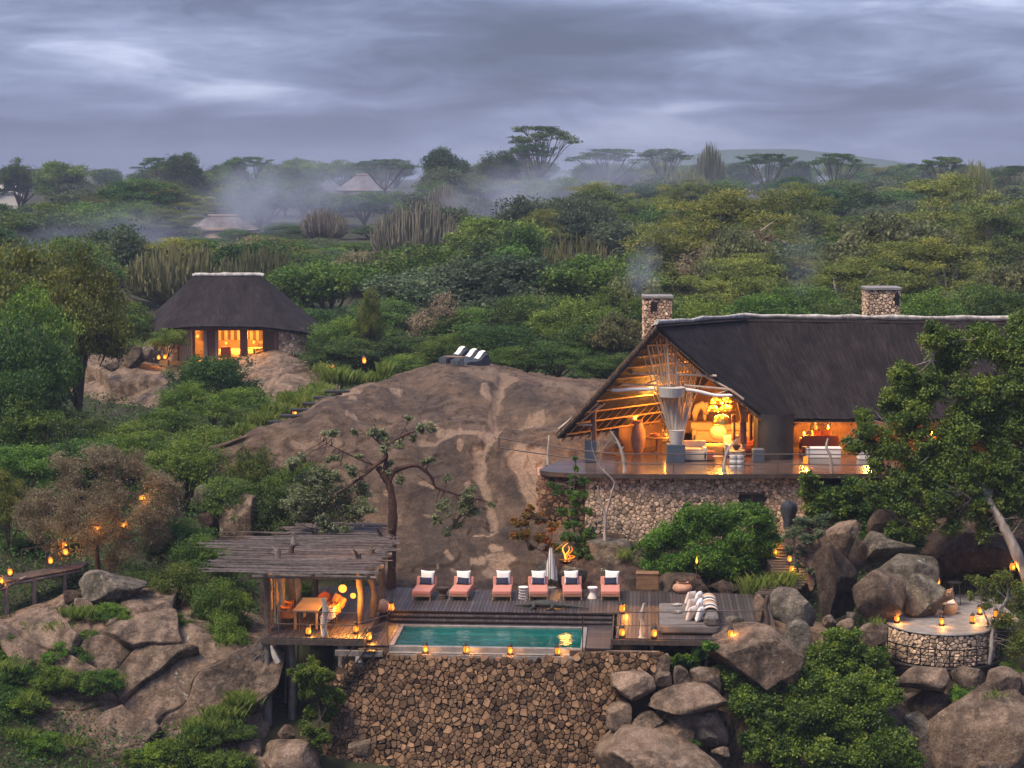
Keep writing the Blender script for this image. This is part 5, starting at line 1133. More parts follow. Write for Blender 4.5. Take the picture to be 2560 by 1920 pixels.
build_walkway()
# ------------------------------------------------------------------ far roofs in the forest
def far_hut(px0, px1, pyt, pyb, D, rx, label, wall=True):
    a, b_ = P(px0, pyb, D), P(px1, pyb, D); cx = (a.x+b_.x)/2; zt = P(0, pyt, D).z; zb = a.z; hw = (b_.x-a.x)/2
    t = thing('far_hut', label, 'hut', (cx, D, zb-2.4)); B = t.location
    def S(s, tt):
        ph = s*2*math.pi; ex = hw*np.cos(ph); ey = hw*.75*np.sin(ph); x0 = np.clip(np.cos(ph)*1.5, -1, 1)*rx; return np.stack([cx+x0+(ex-x0)*tt, D+ey*tt, zt+(zb-zt)*tt], -1)
    me = slab_mesh('thatch_roof', S, 48, 10, .3, M['thatchp'], .04, 3); me.transform(Matrix.Translation(-B)); link('thatch_roof', me, t)
    b = MB(); b.tube([(cx-rx-.2, D, zt+.05), (cx+rx+.2, D, zt+.05)], .2, 8); wput(t, b, 'ridge_cap', 'farroof')
    b = MB(); b.lathe([(hw*.72, zb-2.6), (hw*.72, zb+.4)], 24, (cx, D, 0)); wput(t, b, 'wall', 'stonel')
M['thatchp'] = thatchmat('weathered_pale_thatch', (.10, .094, .098), (.15, .14, .145))
far_hut(462, 652, 540, 574, 330, 2.2, 'grey thatched roof showing pale among the hazy trees')
far_hut(838, 978, 437, 476, 470, 1.4, 'small mauve thatched roof high in the smoky forest')
far_hut(815, 892, 609, 640, 310, .8, 'tip of a pale thatched roof beside the grey euphorbia')
def far_shed():
    p = P(22, 500, 420); t = thing('white_shed', 'small white shed with satellite dishes among the far trees', 'shed', (p.x, 420, p.z-3)); b = MB(); b.box((p.x-1.9, 420, p.z-3), (p.x+1.9, 423, p.z+.9)); wput(t, b, 'wall', 'white', None)
    b = MB(); G_ = [[(p.x-2.2+4.4*i/8, 419.6+j*3.8, p.z+.9+.9*math.sin(math.pi*i/8)) for j in range(2)] for i in range(9)]; b.grid(G_); wput(t, b, 'roof', 'white', 60)
    for k, (x, y) in enumerate([(6, 466), (38, 462)]):
        q = P(x, y, 421); d = thing('satellite_dish', 'round white satellite dish on a mast above the white shed', 'satellite dish', (q.x, 421, q.z-3), 0, 'dishes above the shed'); b = MB(); b.tube([(0, .1, 0), (0, .1, 3)], .06, 6); b.build('mast', M['metal'], d); b = MB(); b.lathe([(.02, 0), (.3, .05), (.48, .16), (.5, .18)], 16); o = b.build('dish', M['white'], d, 60); o.location = (0, 0, 3); o.rotation_euler = (R(75), 0, 0)
far_shed()
# ------------------------------------------------------------------ lanterns
def lantern_proto():
    t = thing('lantern', 'x', 'lantern'); b = MB(); b.lathe([(.115, 0), (.125, .015), (.12, .05), (.09, .06)], 14); b.build('base', M['black'], t, 50)
    b = MB(); b.lathe([(.10, .30), (.115, .315), (.07, .36), (.045, .40), (.03, .41)], 14); b.build('cap', M['black'], t, 50)
    for k in range(4): w = k*math.pi/2+.4; b = MB(); b.tube([(math.cos(w)*.105, math.sin(w)*.105, .05), (math.cos(w)*.105, math.sin(w)*.105, .31)], .008, 4); b.build('bar', M['black'], t)
    cp = [c for c in t.children if c.name.startswith('cap')][0]; b = MB(); p = [(math.cos(w)*.1, 0, .36+math.sin(w)*.14) for w in np.linspace(0, math.pi, 9)]; b.tube(p, .006, 4, False); b.build('handle', M['black'], cp)
    b = MB(); b.lathe([(.05, .06), (.085, .10), (.092, .17), (.075, .25), (.045, .30)], 14); gg = b.build('glass_globe', M['glow'], t, 60)
    b = MB(); b.lathe([(.05, .085), (.075, .12), (.078, .165), (.06, .22), (.03, .25)], 10); b.v = [(x, y-.03, z) for x, y, z in b.v]; b.build('flame', M['core'], gg, 60)
    lamp(t, (0, -.13, .2), 9, .1); return t
_lan = lantern_proto(); _lan_used = [False]
def lantern(loc, label, s=1.0, watts=9, group=None, name='lantern'):
    o = _lan if not _lan_used[0] else copy_tree(_lan); _lan_used[0] = True
    o.name = name; o.location = loc; o.scale = (s, s, s); tag(o, label, 'lantern', group); o.rotation_euler = (0, 0, random.uniform(0, 1.5))
    for c in o.children:
        if c.type == 'LIGHT':
            if watts != 9: c.data = c.data.copy(); c.data.energy = watts
    return o
g = 'lanterns along the pool edge'
for x, l in ((275, 'lit lantern on the pool ledge nearest the pavilion'), (500, 'lit lantern on the pool ledge, second from the pavilion'), (745, 'lit lantern on the pool ledge, third from the pavilion'), (1007, 'lit lantern on the pool ledge nearest the daybeds')):
    p = Q(*c3(x, 687), -.57); u, v = DKI(p); lantern(DK(u, -1.52, -.572), l, 1.0, 9, g)
g = 'lanterns on the main deck'
for x, y, l in ((1360, 470, 'lit lantern on the deck above the pool steps corner'), (1360, 603, 'lit lantern on the deck corner beside the pool walkway'), (1538, 608, 'lit lantern by the driftwood rail post'), (1960, 612, 'lit lantern near the boulders at the deck end'), (86, 463, 'lit lantern beside the round clay ball')):
    lantern(Q(*c3(x, y), .004), l, 1.12, 9, g)
for x, y, l in ((805, 800, 'lit lantern under the dining table front'), (1113, 785, 'small lit lantern at the pavilion edge by the stair top')): lantern(Q(*c2(x, y), .004), l, 1.05, 9, g)
lantern(Q(*c2(1197, 838), -.355), 'lit lantern on the sunken walkway behind the stair rail', 1.2, 9, g)
# lamps round the hut
g = 'lanterns round the thatched hut'
for x, y, D, l in ((410, 1062, 147.5, 'lit lantern at the left foot of the hut wall'), (340, 1066, 147.8, 'faint lantern by the rocks beside the hut'), (945, 1108, 147, 'lit lantern half hidden behind the pointed shrub'), (1375, 1135, 147, 'lit lantern on the rock before the hut doors'), (1590, 1040, 148.6, 'lit lantern at the hut door sill'), (1787, 1080, 147.5, 'lit lantern in front of the hut stone wall'), (2145, 1120, 148, 'lit lantern past the aloe planter')):
    a = P(*b4(x, y), D); lantern(a, l, 1.35, 16, g)
for x, y, D, l in ((535, 212, 140, 'small lit lantern on the grass beside the hut planter'), (730, 178, 132, 'blurred lantern glowing at the crest of the low rock'), (292, 502, 104, 'tiny lantern on the slate rock steps')): a = P(*b1(x, y), D); lantern(a, l, 1.5 if x == 730 else 1.1, 12, g)
# stair, boulders, round terrace
g = 'lanterns up the plank stair'
for x, y, D, l in ((912, 243, 86, 'topmost lantern on the plank stair'), (910, 290, 85, 'second lantern down the plank stair'), (988, 327, 83.6, 'lantern at the bend of the plank stair'), (1000, 380, 82.6, 'lantern low on the plank stair'), (944, 498, 79.9, 'lantern at the stair foot behind the pale boulder')): a = P(*c4(x, y), D); lantern(a, l, 1.0, 9, g)
g = 'lanterns on the round terrace'
for x, y, l in ((1548, 640, 'lit lantern on the terrace rim beside the wide boulder'), (1782, 655, 'lit lantern on the front rim of the round terrace'), (1943, 643, 'lit lantern on the terrace rim by the small tree'), (1980, 597, 'lit lantern at the back of the round terrace'), (2065, 615, 'lantern glimpsed through the small tree'), (2095, 630, 'lantern on the terrace beyond the small tree')):
    a = Q(*c4(x, y), TER.z+.02); lantern(a, l, 1.0, 9, g)
for q, D, l in ((c4(1760, 452), 79.2, 'lamp burning bright on top of the terrace boulders'), (c4(2150, 372), 80.6, 'lamp hung on the leaning pale trunk'), (b6(1508, 300), 84, 'lamp hanging high in the dark tree'), (b6(942, 405), 86, 'faint lamp seen through the dark tree leaves'), (b6(1000, 440), 86.5, 'dim lamp low behind the dark tree leaves')): lantern(P(*q, D), l, 1.15, 14)
g = 'lanterns on the raised walkway'
for x, y, D, l in ((250, 655, 81.2, 'lit lantern hung under the dry tree on the walkway'), (325, 612, 82.2, 'lit lantern at the far bend of the walkway'), (317, 580, 83, 'tiny lantern above the walkway bend'), (50, 712, 80, 'lit lantern by the first walkway stilt'), (5, 755, 79.5, 'lit lantern at the lower walkway end'), (480, 490, 82, 'small lamp inside the brown tree'), (610, 475, 82, 'faint lamp deep in the brown tree'), (696, 340, 82, 'small lamp high in the brown tree')): lantern(P(*c5(x, y), D), l, 1.05 if x < 400 else .75, 9, g)
def torch():
    p = P(*c3(1772, 345), 82.2); t = thing('oil_torch', 'thin oil torch burning on the dark rock behind the daybeds', 'torch', p); b = MB(); b.tube([(0, 0, -.1), (0, 0, 1.0)], .02, 6); b.build('stake', M['timber'], t); b = MB(); b.lathe([(.03, 1.0), (.06, 1.05), (.06, 1.14), (.03, 1.16)], 10); b.build('bowl', M['black'], t, 50); b = MB(); b.lathe([(.02, 1.16), (.055, 1.22), (.03, 1.34), (.003, 1.45)], 8); b.build('flame', M['core'], t, 60); lamp(t, (0, -.1, 1.3), 6)
torch()
def fire():
    p = P(*c3(1050, 198), 84.4); t = thing('fire_bowl', 'open fire flaring up on the boulder behind the loungers', 'fire', p); b = MB(); b.lathe([(.1, 0), (.24, .05), (.28, .13), (.25, .13), (.1, .07)], 18); b.build('bowl', M['black'], t, 50); rg = np.random.default_rng(3)
    for k in range(7):
        x, y = rg.normal()*.07, rg.normal()*.06; h = rg.uniform(.2, .4) if k < 4 else rg.uniform(.5, .9); b = MB(); r = rg.uniform(.018, .026)
        p_ = crv([(x, y, .12), (x+rg.normal()*.06, y, .12+h*.35), (x+rg.normal()*.12+.05, y, .12+h*.7), (x+rg.normal()*.14+.05, y, .12+h)], 3); n = len(p_); b.tube(p_, [r*(.7+1.2*math.sin(math.pi*(i+1)/(n+1)))*(1-.75*i/(n-1)) for i in range(n)], 7); b.build('flame', M['core' if k % 3 else 'glow'], t, 60)
    for k in range(4): w = rg.uniform(0, 3); b = MB(); b.tube([(math.cos(w)*.3, math.sin(w)*.2, .12), (-math.cos(w)*.3, -math.sin(w)*.2, .2)], .04, 6); b.build('log', M['bark'], t)
    lamp(t, (0, -.3, .7), 30, .25)
fire()

# ------------------------------------------------------------------ pillows and loungers
def pillow_mb(w, h, th, n=12):
    b = MB()
    for s in (1, -1):
        G_ = []
        for i in range(n+1):
            r = []
            for j in range(n+1):
                x, z = 2*i/n-1, 2*j/n-1; k = ((1-x**4)*(1-z**4))**.5; pin = 1-.09*(1-abs(z)**2)*abs(x)**3; pz = 1-.09*(1-abs(x)**2)*abs(z)**3
                r.append((x*w/2*pin, s*th/2*k**.8, h/2+z*h/2*pz))
            G_.append(r)
        b.grid(G_, flip=s > 0)
    return b
ME_P = pillow_mb(.60, .58, .2).mesh('pillow', M['white'], 0); ME_L = pillow_mb(.53, .32, .16).mesh('pillow', M['navy'], 0); ME_C = pillow_mb(.62, .58, .24).mesh('pillow', M['cream'], 0); ME_CW = pillow_mb(.62, .58, .24).mesh('pillow', M['white'], 0); ME_O = pillow_mb(.5, .45, .2).mesh('pillow', M['orange'], 0)
def lounger_proto():
    t = thing('sun_lounger', 'x', 'lounger')
    for x in (-.36, .36):
        b = MB(); b.rbox((x, .9, .2), (.05, 1.8, .07), .01, seg=1); b.build('side_rail', M['teak'], t)
        for y in (.06, 1.74): b = MB(); b.tube([(x*1.03, y-.02 if y < 1 else y+.02, 0), (x, y, .2)], [.022, .035], 6); b.build('leg', M['teak'], t)
    b = MB(); b.rbox((0, .03, .2), (.76, .05, .07), .01, seg=1); b.build('front_rail', M['teak'], t)
    b = MB(); b.rbox((0, .36, .32), (.78, .72, .2), .05, seg=3, puff=.02); b.build('foot_cushion', M['coral'], t, 50)
    b = MB(); b.rbox((0, 1.02, .325), (.78, .6, .2), .05, seg=3, puff=.02); b.build('seat_cushion', M['coral'], t, 50)
    b = MB(); b.rbox((0, 0, .22), (.84, .17, .42), .06, seg=3, puff=.02); o = b.build('backrest', M['coral'], t, 50); o.location = (0, 1.4, .3); o.rotation_euler = (R(-22), 0, 0)
    return t
_lp = lounger_proto(); UL = [-4.07, -2.55, -.77, .74, 2.13, 3.68]
WHO = ['nearest the stick-roofed pavilion', 'second from the stick-roofed pavilion', 'standing below the pale rock scar', 'in front of the closed parasol', 'in front of the lichen boulder', 'last before the wooden chest']
for i, u in enumerate(UL):
    o = _lp if i == 0 else copy_tree(_lp); v = 5.05+.1*i; tag(o, 'coral cushioned sun lounger '+WHO[i], 'lounger', 'row of coral loungers'); o.location = DK(u, v, .004); rz = DROT+R(random.uniform(-4, 4)); o.rotation_euler = (0, 0, rz)
    Mx = Matrix.Translation(o.location) @ Matrix.Rotation(rz, 4, 'Z')
    for me, nm, q, lab in ((ME_P, 'pillow', (random.uniform(-.04, .04), 1.27, .43), 'square white pillow on the lounger '), (ME_L, 'pillow', (random.uniform(-.03, .0), 1.12, .43), 'oblong navy pillow on the lounger ')):
        p = link(nm, me, None, Mx @ Vector(q), (R(-22+random.uniform(-4, 4)), R(random.uniform(-4, 4)), rz+R(random.uniform(-8, 8)))); tag(p, lab+WHO[i], 'pillow', ('white' if me is ME_P else 'navy')+' pillows on the loungers')
# side tables
def stool(px, label, prof, m, kind='stool', n=20):
    p = Q(*c3(px, 389), 0); t = thing('side_table', label, 'side table', (p.x, p.y, .004)); hh = prof[-1][1]; cut = max(1, len(prof)-3)
    b = MB(); b.lathe(prof[:cut+1], n); b.build('body', M[m], t, 40); b = MB(); b.lathe(prof[cut:], n); b.build('top', M[m], t, 40)
stool(370, 'dark carved drum table between the first two loungers', [(.19, 0), (.2, .06), (.17, .09), (.2, .14), (.15, .18), (.15, .26), (.18, .3), (.21, .33), (.24, .42), (.24, .46), (.02, .47)], 'timber')
stool(1197, 'white hourglass table between the last two loungers', [(.2, 0), (.2, .04), (.1, .24), (.1, .27), (.21, .43), (.21, .47), (.02, .475)], 'white')
def wire_stool():
    p = Q(*c3(815, 389), 0); t = thing('side_table', 'pale wire drum table beside the parasol lounger', 'side table', (p.x, p.y, .004))
    for z in (.01, .12, .24, .36, .47): b = MB(); r = .2 if z in (.01, .47) else .185; b.tube([(math.cos(w)*r, math.sin(w)*r, z) for w in np.linspace(0, 6.283, 21)], .012, 5, False); b.build('hoop', M['white'], t)
    for k in range(16): w = k*math.pi/8; b = MB(); b.tube([(math.cos(w)*.2, math.sin(w)*.2, 0), (math.cos(w+.2)*.17, math.sin(w+.2)*.17, .24), (math.cos(w)*.2, math.sin(w)*.2, .47)], .006, 4, False); b.build('wire', M['white'], t)
    b = MB(); b.lathe([(.2, .47), (.2, .485), (.01, .487)], 18); b.build('top', M['white'], t)
wire_stool()
def parasol():
    p = Q(*c3(968, 338), 0); t = thing('closed_parasol', 'closed striped parasol standing behind the loungers', 'parasol', (p.x, p.y+.25, 0), 0, None, (.85, .85, .8)); b = MB(); b.tube([(0, 0, 0), (0, 0, 2.2)], .025, 8); b.build('pole', M['timber'], t); b = MB()
    G_ = []
    for i in range(25):
        w = 2*math.pi*i/24; r = []
        for j in range(9): f = j/8; rr = (.06+.22*f**.8)*(1+.28*math.sin(w*6+f*2)*f); r.append((math.cos(w)*rr, math.sin(w)*rr*.8, 2.15-1.7*f+.08*math.sin(w*3)*f))
        G_.append(r)
    b.grid(G_, flip=True); b.build('folded_canopy', M['parasol'], t, 0); b = MB(); b.lathe([(.3, 0), (.3, .05), (.05, .08)], 16); b.build('foot', M['concrete'], t, 40)
parasol()
def crocodile():
    a = Q(*c3(772, 446), 0); e = Q(*c3(1180, 458), 0); d = (e-a); Ln = d.length; rz = math.atan2(d.y, d.x); t = thing('carved_crocodile', 'carved dark wooden crocodile lying along the deck edge', 'sculpture', (a.x, a.y+.15, .005), rz)
    k = Ln/3.0; b = MB(); prof = [(0, .03, .10, .05), (.12, .07, .12, .06), (.32, .10, .13, .09), (.45, .13, .16, .12), (.6, .12, .17, .13), (.85, .17, .20, .17), (1.15, .22, .21, .19), (1.45, .2, .2, .18), (1.65, .15, .17, .15), (1.95, .11, .14, .12), (2.3, .075, .11, .085), (2.7, .045, .08, .05), (3.0, .012, .05, .015)]
    G_ = []
    for x, ry, zc, rzz in prof: G_.append([(x*k, math.cos(w)*ry+(.12*math.sin((x-1.6)*2.2) if x > 1.6 else 0), zc*.95+math.sin(w)*rzz*.8) for w in np.linspace(0, 6.283, 15)])
    b.grid(G_, flip=True); b.build('body', M['croc'], t, 70)
    for x, s in ((.75, 1), (.75, -1), (1.5, 1), (1.5, -1)): b = MB(); b.tube([(x*k, s*.15, .16), (x*k+.05, s*.33, .14), (x*k-.12, s*.36, .02), (x*k-.22, s*.38, .02)], [.08, .06, .045, .03], 7); b.build('leg', M['croc'], t, 60)
    for i in range(16): x = (.6+i*.125)*k; b = MB(); zz = float(np.interp(x/k, [q[0] for q in prof], [q[2]*.95+q[3]*.8 for q in prof])); yy = .12*math.sin((x/k-1.6)*2.2) if x/k > 1.6 else 0; b.add([(x-.05, yy, zz-.02), (x+.05, yy, zz-.02), (x+.03, yy, zz+.05), (x, yy+.03, zz-.02), (x, yy-.03, zz-.02)], [(0, 3, 2), (3, 1, 2), (1, 4, 2), (4, 0, 2)]); b.build('back_scale', M['croc'], t)
    for s in (1, -1): b = MB(); b.lathe([(.03, 0), (.035, .02), (.01, .045)], 8, (.42*k, s*.07, .27)); b.build('eye', M['grey'], t, 60)
crocodile()
def daybeds():
    for i, (v, who, col) in enumerate(((-.42, 'nearest the deck edge', 0), (.98, 'in the middle of three', 1), (2.35, 'at the back of the three', 2))):
        t = thing('daybed', 'low grey daybed '+who, 'daybed', DK(6.78, v, .004), DROT+R(.5), 'grey daybeds'); b = MB(); b.rbox((0, .65, .21), (2.28, 1.22, .36), .15, seg=4, puff=.06); b.build('mattress', M['greyf'], t, 60)
        b = MB(); b.rbox((.84, .65, .52), (.56, 1.22, .42), .18, seg=4, puff=.03); bo = b.build('bolster', M['greyf'], t, 60)
        if i: b = MB(); G_ = [[(.84+math.cos(w)*.315, y, .53+math.sin(w)*.26) for w in np.linspace(-.7, 3.5, 16)] for y in (.03, .3, .65, 1.0, 1.27)]; b.grid(G_); x = b.build('striped_throw', M['throw'], t, 0)
        Mx = Matrix.Translation(t.location) @ Matrix.Rotation(DROT, 4, 'Z')
        for k, (x, y, rot, me) in enumerate(((.02, .75, 60, ME_C), (.32, .62, 74, ME_CW))):
            p = link('pillow', me, None, Mx @ Vector((x, y, .42)), (R(-16), R(random.uniform(-8, 8)), R(rot)+math.pi)); tag(p, ('beige' if k == 0 else 'white')+' pillow leaning on the daybed '+who, 'pillow', 'pillows on the daybeds')
        if i:
            q = Mx @ Vector((-.45, .55, .44)); tr = thing('serving_tray', 'small round tray with a cup on the daybed '+who, 'tray', q); b = MB(); b.lathe([(.17, 0), (.2, .01), (.21, .05), (.195, .05), (.18, .02), (.01, .018)], 18); b.build('dish', M['drift'], tr, 40); b = MB(); b.lathe([(.035, .02), (.045, .07), (.04, .07), (.005, .03)], 10, (.05, 0, 0)); b.build('cup', M['white'], tr, 50)
daybeds()
def chest():
    a = Q(*c3(1440, 349), 0); e = Q(*c3(1562, 349), 0); w = e.x-a.x; t = thing('wooden_chest', 'brown wooden chest against the rock at the back of the deck', 'chest', ((a.x+e.x)/2, a.y+.05, 0), DROT)
    for k in range(6): b = MB(); b.rbox((0, .28, .05+.105*k+.05), (w, .55, .098), .008, seg=1); b.build('plank', M['wood'], t)
    b = MB(); b.rbox((0, .28, .72), (w+.04, .6, .05), .01, seg=1); b.build('lid', M['wood'], t)
chest()
def pot(px, py, D, w, h, m, label, name='clay_pot', cat='pot'):
    p = P(px, py, D); t = thing(name, label, cat, p); r = w/2; b = MB(); b.lathe([(r*.5, 0), (r*.85, h*.2), (r, h*.45), (r*.9, h*.7), (r*.55, h*.88), (r*.5, h*.92)], 20); b.build('body', M[m], t, 60); b = MB(); b.lathe([(r*.5, h*.92), (r*.62, h), (r*.5, h), (r*.3, h*.85)], 20); b.build('rim', M[m], t, 60)
pot(*c3(1694, 362), 82, .85, .5, 'clay', 'squat clay pot on the dark rock behind the daybeds')
def clayball():
    p = Q(*c2(1290, 654), 0); t = thing('clay_ball', 'big round pinkish clay ball beside the pavilion', 'sculpture', (p.x, p.y, 0)); b = MB(); n = 14; b.lathe([(max(.01, .27*math.sin(math.pi*i/n)), .27-.27*math.cos(math.pi*i/n)) for i in range(n+1)], 26); b.build('ball', M['clay'], t, 0); b = MB(); b.lathe([(.07, .52), (.09, .55), (.06, .56)], 14); b.build('mouth', M['clay'], t, 50)
clayball()
# ------------------------------------------------------------------ dining set in the pavilion
def dining():
    c = Q(*((lambda x, y: (620+x/6.506, 1430+y/6.506))(930, 640)), .75); T = thing('dining_table', 'honey wooden dining table under the stick roof', 'table', (c.x, c.y+.1, .004), DROT)
    b = MB(); b.rbox((0, 1.15, .74), (.98, 2.3, .05), .015, seg=2); b.build('top', M['honey'], T)
    for x in (-.42, .42):
        for y in (.1, 2.2): b = MB(); b.rbox((x, y, .36), (.09, .09, .71), .01, seg=1); b.build('leg', M['honey'], T)
    Mx = Matrix.Translation(T.location) @ Matrix.Rotation(DROT, 4, 'Z')
    def chair(x, y, rz, label, m):
        t = thing('dining_chair', label, 'chair', Mx @ Vector((x, y, 0)), DROT+rz, 'chairs round the dining table'); b = MB(); b.rbox((0, 0, .43), (.54, .52, .1), .04, seg=2); b.build('seat', M[m], t, 50)
        b = MB(); G_ = []
        for i in range(13):
            w = math.pi*(-.08+1.16*i/12); G_.append([(math.cos(w)*.30, .02+math.sin(w)*.3, z) for z in (.42, .6, .78, .86-.14*abs(math.cos(w)))])
        b.grid(G_); G2 = [[(x_*.9, y_*.9, z_) for x_, y_, z_ in r] for r in G_]; b.grid(G2, flip=True); b.build('tub_back', M[m], t, 0)
        for a in (-.22, .22):
            for e in (-.2, .2): b = MB(); b.tube([(a*1.1, e*1.1, 0), (a, e, .4)], [.016, .025], 6); b.build('leg', M['timber'], t)
    chair(-.75, .45, R(90), 'tan tub chair at the left side of the table by the railing', 'orange'); chair(-.78, 1.4, R(90), 'tan tub chair at the left side toward the rock', 'orange'); chair(.78, .4, R(-90), 'cream tub chair on the right side by the railing', 'cream'); chair(.85, 1.3, R(-95), 'cushioned tub chair on the right side in the middle', 'orange'); chair(.3, 2.75, R(10), 'rust tub chair at the rock end of the table', 'rust')
    for x, y, z in ((.78, 2.1, .55), (1.05, 1.75, .5)):
        p = link('pillow', ME_O, None, Mx @ Vector((x, y, z)), (R(-25), 0, DROT+R(-60))); tag(p, 'plump orange cushion on the seat beside the dining table', 'pillow', 'orange cushions by the dining table')
    # two hanging lamps
    for (x, y, r, w, l) in ((1540, 270, .16, 75, 'large glowing globe lamp hanging over the dining table'), (1710, 385, .11, 28, 'smaller globe lamp hanging lower beside the pavilion post')):
        p = P(620+x/6.506, 1430+y/6.506, 75.6); h = thing('hanging_lamp', l, 'lamp', p); b = MB(); n = 10; b.lathe([(max(.005, r*math.sin(math.pi*i/n)), -r*math.cos(math.pi*i/n)) for i in range(n+1)], 16); b.build('globe', M['bulb'], h, 0); b = MB(); b.tube([(0, 0, r), (0, 0, 2.4-p.z)], .008, 4); b.build('cord', M['black'], h); b = MB(); b.lathe([(.03, r*.95), (.05, r*1.0), (.02, r*1.3)], 10); b.build('fitting', M['black'], h); lamp(h, (0, -.05, -r-.12), w, .12)
dining()
# ------------------------------------------------------------------ bean bags on the dome
def beans():
    for i, (x, y, l) in enumerate(((1300, 190, 'slate bean bag lounger with white towel, farthest from the thatched lodge'), (1372, 205, 'slate bean bag lounger with white towel, middle of three on the dome'), (1425, 218, 'slate bean bag lounger with white towel, nearest the thatched lodge'))):
        p = P(*b1(x, y), 119-i*.7); t = thing('bean_bag', l, 'bean bag', (p.x, p.y, p.z+.16), R(33), 'bean bags on the dome', (1.0, 1.0, 1.0)); prof = [(-.85, .02), (-.84, .42), (-.6, .52), (-.1, .50), (.2, .62), (.45, .92), (.6, .98), (.74, .9), (.8, .5), (.78, .02)]; G_ = []
        for x_, z_ in prof:
            G_.append([(x_, y_*.46*(1-.08*(z_/1)**2), z_*(1-.18*abs(y_)**3)) for y_ in np.linspace(-1, 1, 11)])
        b = MB(); b.grid(G_)
        for s in (0, -1): ring = [r[s] for r in G_]; b.add(ring, [tuple(range(len(ring)))])
        b.build('bag', M['bean'], t, 0)
        tw = [(.05, .57), (.2, .66), (.45, .955), (.6, 1.015), (.76, .93), (.81, .7)]; b = MB(); b.grid([[(x_, y_*.26, z_+.012-.03*abs(y_)**3) for y_ in np.linspace(-1, 1, 7)] for x_, z_ in tw]); b.build('towel', M['white'], t, 0)
    p = P(*b1(1300, 218), 116.2); t = thing('low_table', 'small low wooden table in front of the bean bags', 'table', (p.x, p.y, p.z+.3), R(-20)); b = MB(); b.rbox((0, 0, .52), (1.15, .5, .05), .01, seg=1); b.build('top', M['wood'], t)
    for x in (-.45, .45):
        for y in (-.18, .18): b = MB(); b.tube([(x, y, 0), (x, y, .5)], .025, 5); b.build('leg', M['black'], t)
beans()
